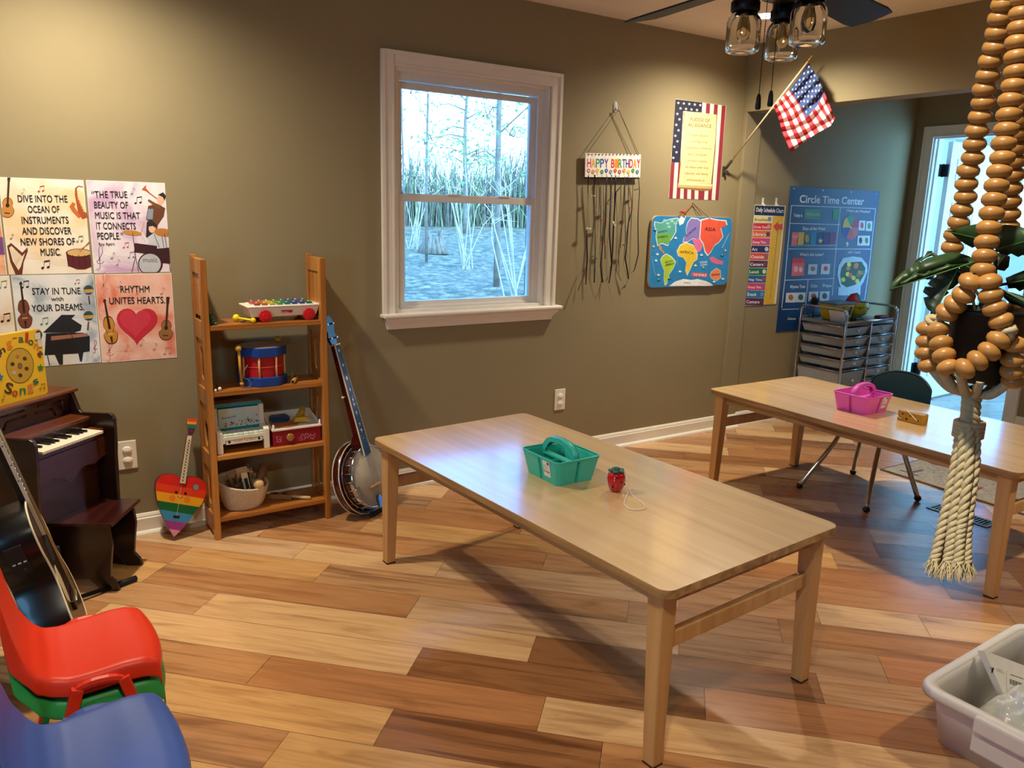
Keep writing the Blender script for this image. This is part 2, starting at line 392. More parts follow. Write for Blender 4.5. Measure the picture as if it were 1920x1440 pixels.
def floor_mesh(name, x0, x1, y0, y1, mat, pal=None, ang=-PI/4, known=True):
    rnd = random.Random(5); bm = bmesh.new(); cl = bm.loops.layers.color.new('board'); ul = bm.loops.layers.uv.new('grain')
    V0, W = 2.405, .1653; ca, sa = math.cos(ang), math.sin(ang)
    def XY(u, v): return (u*ca-v*sa, u*sa+v*ca)
    g = .0007
    for k in range(-48, 60):
        js = []; kn = KNOWN.get(k) if known else None
        if kn: js = list(kn)
        lo = js[0][0] if js else -6.5; hi = js[-1][0] if js else None
        if not js:
            u = -7.5+rnd.random()*1.2
            while u < 8.5: js.append((u, rnd.choice('ptlbbrmmgd'))); u += rnd.uniform(.5, 1.35)
        else:
            u = lo
            while u > -7.5: u -= rnd.uniform(.6, 1.3); js.insert(0, (u, rnd.choice('ptlbrmg')))
            u = hi
            while u < 8.5: u += rnd.uniform(.6, 1.3); js.append((u, rnd.choice('tlbrmgd')))
        for i in range(len(js)-1):
            ua, ub = js[i][0]+g, js[i+1][0]-g; va, vb = V0+k*W+g, V0+(k+1)*W-g
            P = clip([XY(ua, va), XY(ub, va), XY(ub, vb), XY(ua, vb)], x0, x1, y0, y1)
            if len(P) < 3: continue
            hx, st = PAL[js[i][1]] if not pal else pal[ord(js[i][1]) % len(pal)]
            c = lin(hx); j = rnd.uniform(.93, 1.07); ou, ov = rnd.uniform(0, 40), rnd.uniform(0, 40)
            f = bm.faces.new([bm.verts.new((p[0], p[1], 0)) for p in P])
            for l in f.loops:
                x, y = l.vert.co.x, l.vert.co.y; uu, vv = x*ca+y*sa, -x*sa+y*ca
                l[ul].uv = (uu+ou, vv+ov)
                q = [min(1, v*j)**(1/2.2) for v in c[:3]]; l[cl] = (*q, st)
    if bm.faces: bmesh.ops.recalc_face_normals(bm, faces=bm.faces)
    for f in bm.faces:
        if f.normal.z < 0: f.normal_flip()
        f.material_index = 0
    dk = [bm.verts.new(p) for p in ((x0, y0, -.0012), (x1, y0, -.0012), (x1, y1, -.0012), (x0, y1, -.0012))]
    dl = [bm.verts.new((v.co.x, v.co.y, -.1)) for v in dk]
    for q in ((dk[0], dk[1], dk[2], dk[3]), (dl[3], dl[2], dl[1], dl[0]), (dk[0], dl[0], dl[1], dk[1]), (dk[1], dl[1], dl[2], dk[2]), (dk[2], dl[2], dl[3], dk[3]), (dk[3], dl[3], dl[0], dk[0])):
        f = bm.faces.new(q); f.material_index = 1
    me = bpy.data.meshes.new(name); bm.to_mesh(me); bm.free(); me.materials.append(mat); me.materials.append(m('3c2414', .6))
    o = bpy.data.objects.new(name, me); COL.objects.link(o); o['kind'] = 'structure'; TM[o] = Matrix(); return o
floor_mesh('floor', -1.8, XD, -1.6, YW, floor_mat('hardwood'))
# ---- the room beyond the door
FW_ = m('d8dcd8', .8, n=.02)
floor_mesh('floor', XD, 9.6, .9, 5.2, floor_mat('grey_boards'), [('8d8a82', .5), ('7d7b74', .6), ('a09c92', .3), ('6f6d68', .5)], ang=-.35, known=False)
wall_x('wall_far', 9.6, 9.75, .9, 5.2, ZC, [(1.6, 4.4, 1.1, 2.25)], FW_)
wall_y('wall_far', XD+.12, 9.6, 5.2, 5.35, ZC, [], FW_)
wall_y('wall_far', XD+.12, 9.6, .75, .9, ZC, [(6.3, 9.2, .1, 2.25)], FW_)
b = MB(); b.bb(XD, 9.6, .9, 5.2, ZC, ZC+.1, FW_); struct(b, 'ceiling')
# ---- window_1: casing, stool, apron, two sashes with panes
def loop(bld, x0, x1, z0, z1, w, y0, y1, mat, top=None, bot=None):
    t = top or w; q = bot or w
    bld.bb(x0, x0+w, y0, y1, z0, z1, mat); bld.bb(x1-w, x1, y0, y1, z0, z1, mat)
    bld.bb(x0+w, x1-w, y0, y1, z1-t, z1, mat); bld.bb(x0+w, x1-w, y0, y1, z0, z0+q, mat)
win = thing('window_1', None, None, (2.08, YW, 0)); win['kind'] = 'structure'
b = MB(); cw = .066
for x, sg in ((WX0, -1), (WX1, 1)):
    xa, xb = sorted((x, x+sg*cw)); b.bb(xa, xb, YW-.014, YW, .905, WZ1+cw, TRIM)
    xa, xb = sorted((x+sg*(cw-.018), x+sg*cw)); b.bb(xa, xb, YW-.022, YW-.014, .905, WZ1+cw, TRIM)
    xa, xb = sorted((x, x+sg*.012)); b.bb(xa, xb, YW-.017, YW-.014, .905, WZ1+.012, TRIM)
b.bb(WX0, WX1, YW-.014, YW, WZ1, WZ1+cw, TRIM); b.bb(WX0-cw+.018, WX1+cw-.018, YW-.022, YW-.014, WZ1+cw-.018, WZ1+cw, TRIM)
b.bb(WX0, WX1, YW-.017, YW-.014, WZ1, WZ1+.012, TRIM)
b.obj('casing', win, bev=.003)
b = MB(); b.bb(1.556, 2.628, YW-.052, YW+.04, .885, .905, TRIM); b.obj('sill', win, bev=.007, seg=3)
b = MB()
pr = [(YW, .885), (YW-.03, .885), (YW-.028, .868), (YW-.016, .85), (YW-.010, .826), (YW, .826)]
n = len(pr); vs = [(1.575+(0 if z > .86 else .016), y, z) for y, z in pr]+[(2.612-(0 if z > .86 else .030), y, z) for y, z in pr]
b.add(vs, [(i, (i+1) % n, n+(i+1) % n, n+i) for i in range(n)], TRIM); b.add(vs, [tuple(range(n)), tuple(range(n, 2*n))], TRIM); b.obj('apron', win)
b = MB(); loop(b, WX0, WX1, .905, WZ1, .014, YW, YW+.13, TRIM); loop(b, WX0+.014, WX1-.014, .918, WZ1-.014, .034, YW+.038, YW+.115, VINYL, .03, .014)
b.obj('jamb', win, bev=.002)
zm = 1.462
b = MB(); loop(b, WX0+.048, WX1-.040, .931, zm+.014, .030, YW+.045, YW+.072, VINYL, .034, .024); b.bb(1.95, 2.02, YW+.04, YW+.06, zm+.014, zm+.022, VINYL); b.bb(2.25, 2.32, YW+.04, YW+.06, zm+.014, zm+.022, VINYL)
lo = b.obj('lower_sash', win, bev=.002)
b = MB(); loop(b, WX0+.048, WX1-.040, zm-.012, WZ1-.05, .030, YW+.08, YW+.105, VINYL, .03, .03); up = b.obj('upper_sash', win, bev=.002)
PANE = glass()
b = MB(); b.bb(WX0+.075, WX1-.068, YW+.057, YW+.060, .953, zm-.018, PANE); b.obj('pane', lo)
b = MB(); b.bb(WX0+.075, WX1-.068, YW+.091, YW+.094, zm+.016, WZ1-.078, PANE); b.obj('pane', up)
# ---- windows behind the camera (never in the frame, they let the daylight in)
w = thing('window_2', None, None, (5.07, .2, 0)); w['kind'] = 'structure'
b = MB(); loop(b, 4.35, 5.80, .05, 2.06, .05, .19, .26, TRIM); b.bb(5.05, 5.10, .2, .25, .1, 2.01, TRIM); b.obj('window_frame', w)
w = thing('window_3', None, None, (-1.87, .15, 0)); w['kind'] = 'structure'
b = MB(R(PI/2, 'Z')); loop(b, -.3, .6, .95, 1.95, .05, 1.84, 1.9, TRIM); b.obj('window_frame', w)
# ---- door_1: casing, jamb, hinges, panelled leaf standing open
dr = thing('door_1', None, None, (XD, 3.0, 0)); dr['kind'] = 'structure'
DT = m('dfe3e2', .4, n=.02)
b = MB()
for y, sg in ((DY1, 1), (DY0, -1)):
    for a, c, t in ((0, .078, .012), (.058, .078, .020), (0, .014, .016)):
        ya, yb = sorted((y+sg*a, y+sg*c)); b.bb(XD-t, XD, ya, yb, 0, DZ+c, TRIM)
b.bb(XD-.012, XD, DY0, DY1, DZ, DZ+.078, TRIM); b.bb(XD-.020, XD, DY0-.06, DY1+.06, DZ+.058, DZ+.078, TRIM); b.bb(XD-.016, XD, DY0, DY1, DZ, DZ+.014, TRIM)
b.obj('casing', dr, bev=.003)
b = MB(); b.bb(XD, XD+.125, DY1-.012, DY1+.004, 0, DZ, DT); b.bb(XD, XD+.125, DY0-.004, DY0+.012, 0, DZ, DT); b.bb(XD, XD+.125, DY0, DY1, DZ-.012, DZ+.004, DT)
b.bb(XD+.03, XD+.075, DY1-.024, DY1-.012, 0, DZ-.012, DT); b.bb(XD+.03, XD+.075, DY0+.012, DY0+.024, 0, DZ-.012, DT); b.obj('jamb', dr, bev=.002)
HG = m('101418', .45, .6)
LM = frame((XD+.155, DY1-.045, 0), (1, .035, 0), z=(0, 0, 1))   # leaf: x along its width, y its back, z up
for z in (.27, 1.02, 1.79):
    b = MB(); b.bb(XD+.088, XD+.135, DY1-.0155, DY1-.012, z-.045, z+.045, HG); b.cyl((XD+.140, DY1-.020, z-.048), (XD+.140, DY1-.020, z+.048), .008, HG); b.bb(XD+.14, XD+.158, DY1-.06, DY1-.012, z-.045, z+.045, HG)
    b.obj('hinge', dr, bev=.001)
b = MB(LM); lw, lh = .762, 2.0
cols = ((.10, .355), (.407, .662)); rows = ((.20, .78), (.98, 1.56), (1.68, 1.88))
b.bb(0, lw, -.017, .017, .012, lh, DT)
loopz = []
for xa, xb in cols:
    for za, zb in rows:
        for sy in (-1, 1):
            for q0, q1, d0 in ((0, .012, .006), (.012, .026, .003)):
                y0, y1 = sorted((sy*.017, sy*(.017+d0)))
                b.bb(xa+q0, xb-q0, y0, y1, za+q0, za+q1, DT); b.bb(xa+q0, xb-q0, y0, y1, zb-q1, zb-q0, DT)
                b.bb(xa+q0, xa+q1, y0, y1, za+q1, zb-q1, DT); b.bb(xb-q1, xb-q0, y0, y1, za+q1, zb-q1, DT)
            y0, y1 = sorted((sy*.017, sy*.021)); b.bb(xa+.05, xb-.05, y0, y1, za+.05, zb-.05, DT)
leaf = b.obj('door_leaf', dr, bev=.002)
b = MB(LM)
for sy in (-1, 1): b.cyl((.70, sy*.017, .98), (.70, sy*.05, .98), .011, HG); b.ball((.70, sy*.066, .98), .027, HG)
b.obj('door_knob', leaf)
# ---- wall outlets with child-proof caps
def outlet(x, z, label):
    t = thing('wall_outlet', label, 'outlet', (x, YW, z))
    PL = m('f0e8d8', .35, n=.01)
    b = MB(); b.bb(x-.037, x+.037, YW-.006, YW, z-.062, z+.062, PL); b.obj('cover_plate', t, bev=.003)
    for dz in (.021, -.023):
        b = MB(); L = T(x, YW-.006, z+dz) @ R(PI/2, 'X')
        b.lathe([(.0001, .006), (.0155, .006), (.0175, .004), (.018, 0)], PL, 20, L, sx=1., sy=.92); b.bb(x-.011, x+.011, YW-.0145, YW-.011, z+dz-.005, z+dz+.003, PL); b.obj('socket_cap', t)
outlet(.401, .365, 'white wall outlet with two round safety caps beside the toy piano')
outlet(2.669, .354, 'white wall outlet below the birthday sign, behind the near table')
# ---- floor register by the rug
FV = m('8c7a60', .4, .7)
va, vb = onp(1745, 955, (0, 0, 0), (0, 0, 1)), onp(1860, 992, (0, 0, 0), (0, 0, 1))
vt = thing('floor_vent', 'brass-grey slotted floor vent set in the boards beside the rug', 'vent', T(3.86, 1.80, 0))
b = MB(T(3.895, 1.815, 0))
b.bb(-.055, .055, -.15, -.135, 0, .004, FV); b.bb(-.055, .055, .135, .15, 0, .004, FV); b.bb(-.055, -.04, -.135, .135, 0, .004, FV); b.bb(.04, .055, -.135, .135, 0, .004, FV)
b.obj('rim', vt, bev=.001)
b = MB(T(3.895, 1.815, 0))
for i in range(17): b.bb(-.04, .04, -.130+i*.0163, -.130+i*.0163+.007, .0006, .0032, FV)
b.bb(-.04, .04, -.135, .135, .0001, .0005, m('050505', .9)); b.obj('louvre', vt)
# ================================================================ things on the window wall
def poster(label, x0, x1, z0, z1, bg, cx, cy, sc, draw, group='music posters taped to the wall', name='poster', th=.0012, y=YW, cat='poster'):
    b = MB(); b.bb(x0, x1, y-th, y-.0001, z0, z1, m('f3eee4', .6))
    p = wallpaint(b, y-th, cx, cy, sc, w=.0001)
    p.poly2 = lambda uv, c: p._f(uv, m(c, .55) if isinstance(c, str) else c)
    p.poly2([(x0+.002, z0+.002), (x1-.002, z0+.002), (x1-.002, z1-.002), (x0+.002, z1-.002)], bg)
    p.clip = (x0+.0005, x1-.0005, z0+.0005, z1-.0005); draw(p); o = b.obj(name, auto=False); return tag(o, label, cat, group)
def wash(c1, c2, c3, sc=7., seed=0.):
    """water-colour background"""
    key = ('wash', c1, c2, c3, seed)
    if key in _mc: return _mc[key]
    mt, nt, bs = mnew('wash_'+c1); L = nt.links.new; tc = nd(nt, 'ShaderNodeTexCoord'); no = nd(nt, 'ShaderNodeTexNoise'); no.inputs['Scale'].default_value = sc; no.inputs['Detail'].default_value = 6; no.inputs['Distortion'].default_value = .8
    mp = nd(nt, 'ShaderNodeMapping'); mp.inputs['Location'].default_value = (seed, 0, seed); L(tc.outputs['Object'], mp.inputs[0]); L(mp.outputs[0], no.inputs['Vector'])
    L(ramp(nt, no.outputs['Fac'], [(.36, lin(c1)), (.5, lin(c2)), (.62, lin(c3))]), bs.inputs['Base Color']); bs.inputs['Roughness'].default_value = .6
    _mc[key] = mt; return mt
INK = '1d1a1c'
def staff(p, x0, y0, x1, y1, c, amp=12, n=4, gap=13):
    for k in range(n):
        p.line([(x0+(x1-x0)*t/10, y0+(y1-y0)*t/10+k*gap+amp*math.sin(t*.7)) for t in range(11)], 1.6, c)
def guitar_art(p, cx, cy, s, ro, body='b9793c'):
    def q(x, y): return (cx+s*(x*math.cos(ro)-y*math.sin(ro)), cy+s*(x*math.sin(ro)+y*math.cos(ro)))
    P = []
    for i in range(40):
        a = 2*PI*i/40; y = 46*math.cos(a); r = (34 if y > 0 else 27)*abs(math.sin(a))**.8*(1-.24*math.exp(-((y+4)/11)**2)); P.append(q(math.copysign(r, math.sin(a)), y))
    p.poly(P, '5a3018'); p.poly([((a-cx)*.93+cx, (b-cy)*.93+cy) for a, b in P], body)
    p.poly([q(-5, -120), q(5, -120), q(5, -8), q(-5, -8)], '4a2a18'); p.disc(*q(0, -10), 9*s, 9*s, '2a1a12'); p.poly([q(-12, 22), q(12, 22), q(12, 27), q(-12, 27)], '3a2012')
    p.poly([q(-8, -150), q(8, -150), q(6, -118), q(-6, -118)], '3c2416')
def violin_art(p, cx, cy, s, ro, body='a8592a'):
    def q(x, y): return (cx+s*(x*math.cos(ro)-y*math.sin(ro)), cy+s*(x*math.sin(ro)+y*math.cos(ro)))
    P = []
    for i in range(48):
        a = 2*PI*i/48; y = 66*math.cos(a); r = (36 if y > 0 else 29)*abs(math.sin(a))**.7*(1-.42*math.exp(-((y)/13)**2)); P.append(q(math.copysign(r, math.sin(a)), y))
    p.poly(P, '5a2a14'); p.poly([((a-cx)*.92+cx, (b-cy)*.92+cy) for a, b in P], body)
    p.poly([q(-4, -130), q(4, -130), q(6, -5), q(-6, -5)], '2a1812'); p.poly([q(-6, 30), q(6, 30), q(3, 60), q(-3, 60)], '2a1812'); p.line([q(-13, 18), q(13, 18)], 3*s, 'e8d8b0')
    p.disc(*q(0, -138), 7*s, 9*s, '3a2014'); p.line([q(-15, 0), q(-13, 16)], 2.5*s, INK); p.line([q(15, 0), q(13, 16)], 2.5*s, INK)
def clef(p, x, y, s, c):
    P = [(x+s*(14*math.cos(t*.5)*(1-t/16)), y+s*(10*math.sin(t*.5)*(1-t/16)+12)) for t in range(13)]
    p.line(P, 3.4*s, c); p.line([(x-4*s, y+10*s), (x+10*s, y-18*s), (x+9*s, y-36*s), (x+2*s, y-42*s), (x-3*s, y-28*s), (x+2*s, y+34*s), (x-3*s, y+42*s), (x-10*s, y+38*s)], 3.4*s, c)
def pa(p):
    staff(p, 80, 180, 560, 230, 'd9b98c', 25); staff(p, 120, 640, 560, 660, 'd9b98c', -20)
    guitar_art(p, 50, 322, 1.5, .05, 'c98a3e')
    p.line([(562, 183), (530, 176), (512, 192), (514, 235), (530, 300), (545, 350), (568, 378), (590, 372)], [7, 9, 13, 18, 26, 40, 50, 30], 'a8512a')
    p.line([(500, 290), (485, 315), (500, 340), (540, 388)], [26, 34, 30, 20], 'c56a32'); p.line([(520, 240), (570, 350)], 4, 'e0a060')
    for k in range(5): p.disc(530+k*9, 265+k*20, 5, 5, 'e8b878')
    p.poly([(48, 580), (75, 560), (110, 590), (150, 625), (185, 590), (188, 615), (160, 690), (150, 772), (105, 772), (70, 690)], '6a3018'); p.poly([(62, 592), (78, 580), (110, 612), (150, 650), (170, 625), (140, 720), (125, 745), (85, 680)], 'efe0c4')
    for k in range(6): p.line([(72+k*16, 590+k*9), (112+k*4, 715-k*8)], 1.6, '9a6a40')
    p.poly([(445, 625), (620, 625), (618, 720), (575, 738), (520, 738), (462, 715)], '5c1e26'); p.disc(533, 628, 90, 30, '4a2018'); p.disc(533, 626, 80, 24, 'd8b070')
    for k in range(5): p.line([(450+k*40, 640), (462+k*38, 722)], 4, '3a1014')
    p.line([(540, 620), (606, 548)], 5, 'a06a3a'); p.line([(530, 612), (600, 566)], 5, 'b87a44')
    p.note(262, 212, 1.3, 'b04a34', True); p.note(150, 225, 1.3, 'c8a878'); p.note(75, 530, 1.2, '5a7a8a'); p.note(523, 550, 1.3, '6a8a5a', True); p.note(288, 728, 1.7, INK, True)
    for t, a, c, h in (('DIVE INTO THE', (122, 284), (456, 286), 48), ('OCEAN OF', (190, 356), (403, 356), 48), ('INSTRUMENTS', (149, 430), (464, 428), 48), ('AND DISCOVER', (151, 502), (483, 500), 48), ('NEW SHORES OF', (142, 575), (507, 572), 48), ('MUSIC.', (276, 645), (413, 643), 48)): p.text(t, a, c, h, INK, .006)
def pb(p):
    staff(p, 660, 620, 940, 690, 'b9a8c0', 14); clef(p, 672, 660, 2.0, '9a86a8')
    p.note(890, 230, 1.6, '5a8aa8'); p.note(915, 292, 1.5, INK, True); p.note(755, 665, 1.6, 'a07a98'); p.note(790, 710, 1.5, 'a07a98'); p.note(870, 660, 1.4, '8a7a98', True); p.note(835, 592, 1.2, 'b84a5a', True)
    # trumpeter in a brown suit
    p.poly([(985, 400), (1000, 310), (1060, 295), (1115, 325), (1105, 380), (1065, 440), (1050, 520), (1020, 530), (1015, 430)], '6a4028'); p.poly([(1000, 330), (1035, 330), (1030, 400), (990, 400)], '8a98a8')
    p.line([(1085, 320), (1045, 300), (1000, 270)], [26, 20, 14], '7a4a2c'); p.disc(1085, 270, 24, 30, 'e8b898'); p.poly([(1065, 235), (1100, 218), (1120, 240), (1112, 275), (1098, 250)], '26201e')
    p.line([(1062, 262), (1010, 225), (975, 190)], [5, 7, 14], 'b8502c'); p.poly([(955, 200), (985, 168), (985, 210)], 'c0583a')
    # drummer and kit
    p.poly([(990, 420), (1020, 400), (1060, 440), (1010, 530), (985, 520)], '2c2426'); p.disc(1027, 462, 24, 30, 'e8b898'); p.poly([(1000, 450), (1015, 430), (1050, 435), (1055, 460), (1030, 445)], '2a1e1c')
    p.poly([(985, 530), (1040, 490), (1120, 500), (1140, 610), (1010, 605)], 'c8ccd6'); p.line([(1040, 500), (1075, 590)], 4, '3a3a44'); p.line([(1090, 495), (1105, 590)], 4, '3a3a44'); p.line([(1000, 560), (955, 490)], 16, 'e0dce0'); p.line([(950, 500), (975, 410)], 3, 'c09a60')
    p.disc(893, 492, 65, 17, 'c0883a', .12); p.disc(1100, 490, 60, 28, 'b87a38', .1); p.line([(895, 490), (915, 650), (890, 755)], 4, '2c2426'); p.line([(915, 650), (935, 755)], 4, '2c2426'); p.line([(1110, 500), (1150, 750)], 4, '2c2426')
    p.poly([(908, 560), (1060, 580), (1058, 640), (905, 622)], '3c1a22'); p.poly([(1040, 600), (1150, 590), (1155, 700), (1050, 690)], '3a1620'); p.disc(1015, 700, 84, 78, '3a1a22'); p.disc(1012, 702, 74, 70, 'b9bec4'); p.text('music', (965, 690), (1062, 690), 34, '77797f', .02)
    for t, a, c, h in (('“THE TRUE', (620, 255), (860, 256), 46), ('BEAUTY OF', (637, 325), (865, 327), 46), ('MUSIC IS THAT', (643, 396), (945, 398), 46), ('IT CONNECTS', (650, 466), (917, 468), 46), ('PEOPLE.”', (658, 535), (832, 535), 46)): p.text(t, a, c, h, INK, .006)
    p.text('Roy Ayers', (667, 577), (773, 575), 20, INK, .01)
def pc(p):
    violin_art(p, 165, 1040, 1.5, -.12, '7a4028'); p.note(150, 862, 1.6, INK, True); p.note(280, 1110, 1.6, '5a8a5a', True); p.note(508, 836, 1., '9a4a5a', True)
    for y, r in ((877, 0), (1052, .1)):
        p.line([(598, y+40), (606+r*-140, y+97)], 11, '6a4228'); p.disc(597, y, 34, 32, '2f4a44'); p.poly([(565, y-2), (630, y-6), (630, y+8), (566, y+12)], 'd89a3a'); p.line([(565, y+18), (628, y+12)], 4, 'e8e0d0')
    p.poly([(290, 1165), (415, 1045), (508, 1045), (482, 1070), (552, 1115), (545, 1150), (500, 1165)], '1f2126'); p.poly([(310, 1170), (560, 1165), (606, 1190), (606, 1290), (520, 1305), (300, 1318)], '17191d'); p.poly([(345, 1190), (590, 1168), (590, 1190), (345, 1218)], 'a8705a'); p.line([(460, 1120), (490, 1200)], 4, '0f1012')
    p.poly([(365, 1305), (400, 1380), (425, 1380), (425, 1305)], '1c1e24'); p.poly([(525, 1290), (540, 1360), (553, 1360), (565, 1285)], '1c1e24'); p.line([(320, 1318), (335, 1385)], 6, '1c1e24'); clef(p, 640, 1258, 1.05, 'b83a4a')
    for t, a, c, h in (('STAY IN TUNE', (218, 909), (543, 905), 46), ('with', (346, 951), (428, 950), 28), ('YOUR DREAMS.', (216, 1024), (568, 1012), 46)): p.text(t, a, c, h, INK, .006)
def pd(p):
    staff(p, 740, 800, 1150, 870, 'd99a88', 14); clef(p, 700, 840, 2.0, 'd8907c'); staff(p, 720, 1240, 1170, 1250, 'd99a88', 12); clef(p, 740, 1280, 2.0, 'd08a80')
    for x, y in ((800, 860), (925, 905), (1090, 905), (850, 1290), (950, 1250), (1040, 1280), (1110, 1310)): p.note(x, y, 1.7, 'cf8a7a', x % 3 == 0)
    violin_art(p, 742, 1148, 1.45, -.18, 'c8882e'); guitar_art(p, 1120, 1148, 1.5, .06, '9a6a3c'); p.heart(925, 1105, 138, 'c8283e'); p.heart(912, 1092, 105, 'd03a4c')
    for t, a, c, h in (('RHYTHM', (813, 894), (1008, 893), 46), ('UNITES HEARTS.', (738, 973), (1113, 966), 46)): p.text(t, a, c, h, INK, .006)
def pe(p): staff(p, -200, 300, 0, 340, 'd8b090', 12); p.poly([(-140, 520), (30, 520), (46, 620), (30, 640), (-140, 640)], '7a4a86'); guitar_art(p, -100, 330, 1., .2); p.text('MUSIC', (-150, 690), (-20, 690), 46, INK, .006)
def pf(p): p.note(-2, 865, 1.7, '5a8a5a', True); p.note(15, 1090, 1.9, INK, True); p.text('SING', (-170, 930), (-40, 930), 46, INK, .006); violin_art(p, -110, 1080, 1.1, .2)
C1 = (0, 300, 3.6)
poster('cream music poster reading Dive Into The Ocean Of Instruments, guitar and saxophone', .052, .3285, 1.127, 1.483, wash('f3d3a4', 'f2e4cc', 'f6ecdc', seed=1.), *C1, pa)
poster('lilac music poster with a trumpeter and drummer, The True Beauty Of Music', .337, .620, 1.126, 1.484, wash('c9a6c8', 'e6d8e2', 'f0eaec', seed=4.), *C1, pb)
poster('pale blue music poster reading Stay In Tune With Your Dreams, grand piano', .058, .3345, .768, 1.124, wash('7f94a6', 'dcdfe0', 'e9e9e4', seed=2.), *C1, pc)
poster('coral music poster with a big red heart, Rhythm Unites Hearts', .338, .622, .765, 1.122, wash('e0795f', 'ecb4a0', 'f3cdbc', seed=9.), *C1, pd)
poster('orange edged music poster cut off by the left frame edge, upper row', -.232, .046, 1.127, 1.481, wash('e08a5a', 'f0b890', 'f3d8c0', seed=6.), *C1, pe)
poster('cream music poster cut off by the left frame edge, lower row', -.226, .052, .768, 1.124, wash('e8c8a0', 'f2e2cc', 'f4eadc', seed=3.), *C1, pf)
# ---- birthday sign with ribbons
C8 = (1070, 180, 3.791)
hk = thing('wall_hook', 'clear oval adhesive hook above the birthday sign', 'hook', (2.969, YW, 1.99))
CLR = m('e8e6e0', .2, n=0., trans=.4)
b = MB(T(2.969, YW, 1.985) @ R(PI/2, 'X')); b.lathe([(.0001, .007), (.012, .006), (.017, .003), (.018, 0)], CLR, 24, sx=1., sy=1.75); b.obj('plate', hk)
b = MB(); b.tube([(2.969, YW-.006, 1.978), (2.969, YW-.02, 1.962), (2.969, YW-.03, 1.965), (2.969, YW-.033, 1.978)], .0035, CLR, 8); b.obj('hook_arm', hk)
bs = thing('birthday_sign', 'white happy birthday sign hanging on strings with long black ribbons', 'wall sign', (3.03, YW-.02, 1.67))
b = MB(); yb = YW-.028
bw = [onp(*q, (0, yb, 0), (0, 1, 0)) for q in ((1099.3, 286.8), (1203, 289), (1201.5, 333), (1097.3, 332))]
b.M = Matrix()
x0, x1 = bw[0].x, bw[1].x; zt = (bw[0].z+bw[1].z)/2; zb = (bw[2].z+bw[3].z)/2; tl = (bw[1].z-bw[0].z)/(x1-x0)
BF = frame((x0, yb, bw[3].z), (1, 0, tl*.9), z=(0, -1, 0)); bwid, bht = x1-x0, bw[0].z-bw[3].z
b.bb(0, bwid, 0, bht, -.006, 0, m('f1ede4', .45), BF)
BI = BF.inverted()
def mpb(x, y): q = BI @ onp(1070+x/3.791, 180+y/3.791, BF.translation, (0, -1, 0)); return (q.x, q.y)
p = Paint(b, mpb, BF, .0002)
cols = ['d8232f', 'f08a1c', '2b8a3c', '1c4fa0', '6a2f92']
def letters(t, xa, xb, y0, y1, h):
    n = len(t)
    for i, ch in enumerate(t):
        a = xa+(xb-xa)*i/n; c = xa+(xb-xa)*(i+.86)/n; yy = y0+(y1-y0)*i/n; p.text(ch, (a, yy), (c, yy), h, ['d8232f', 'f0921e', '2b9a4c', '2458b8', '5a2f92', 'd8232f', 'f0921e'][i % 7], .05)
letters('HAPPY', 117, 270, 508, 511, 64); letters('BIRTHDAY', 287, 496, 511, 512, 64)
for k in range(12):
    c = ['d8232f', 'e0862c', 'e8b82c', '2b8a3c', '2458a8', '6a8ab8', 'd8452f', 'b82330', 'e0862c', 'e8b82c', '2b8a3c', '4a6a98'][k]; x = 127+k*31.5; y = 530+(9 if k % 2 else 0)
    p.disc(x, y, 11, 14, c); p.text('%d' % (k+1), (x-5, y+5), (x+5, y+5), 9, 'f4f0e8', 0.); p.line([(x, y+14), (x+1, 565)], 1.5, '6a6a6a')
for k in range(15): p.poly([(120+k*25, 411), (134+k*25, 411), (127+k*25, 424)], ['3a4a78', 'c83a4a', '2b7a6c'][k % 3])
b.obj('board', bs, auto=False)
b = MB(); b.cyl(BF @ Vector((0, -.004, -.008)), BF @ Vector((bwid, -.004, -.008)), .004, m('3a3028', .6), seg=8); b.obj('rod', bs)
CORD = m('5a4a34', .8); b = MB()
hp = (2.969, YW-.03, 1.962)
b.tube([BF @ Vector((.012, bht, 0)), (2.963, YW-.03, 1.962), hp], .0014, CORD, 6); b.tube([hp, (2.975, YW-.031, 1.962), BF @ Vector((bwid-.03, bht, 0))], .0016, CORD, 6); b.tube([(2.976, YW-.028, 1.964), BF @ Vector((bwid-.012, bht, -.003))], .0012, CORD, 6)
b.obj('hanging_string', bs)
RIB = m('15120f', .55, n=.1)
def ribbon(pts, w, y0=yb-.008, sw=.004, name='ribbon'):
    """pts in the measuring crop (568 x 1440 at 3.787, offset 1080, 180)"""
    Q = [onp(1080+x/3.787, 180+y/3.787, (0, y0, 0), (0, 1, 0)) for x, y in pts]; r = []
    for i in range(len(Q)-1):
        for k in range(4):
            t = k/4; r.append(Q[i].lerp(Q[i+1], t))
    r.append(Q[-1]); b = MB(); n = len(r); vs = []
    for i, q in enumerate(r):
        d = (r[min(n-1, i+1)]-r[max(0, i-1)]).normalized(); a = i*.42+pts[0][0]; sd = Vector((d.z, 0, -d.x))*math.cos(a*.3)*1.0+Vector((0, .5*math.sin(a*.3), 0)); sd.normalize()
        yy = Vector((0, sw*math.sin(i*.5+pts[0][0]), 0))
        vs += [tuple(q+sd*w/2+yy), tuple(q-sd*w/2+yy)]
    b.add(vs, [(2*i, 2*i+1, 2*i+3, 2*i+2) for i in range(n-1)], RIB, True); b.obj(name, bs, solid=.0006, auto=False)
ribbon([(88, 565), (88, 720), (90, 940)], .006); ribbon([(75, 955), (84, 1150), (68, 1340)], .007)
ribbon([(130, 560), (128, 700), (140, 980), (133, 1140), (128, 1325)], .008); ribbon([(150, 1158), (125, 1135), (80, 1190), (10, 1380)], .006, sw=.006)
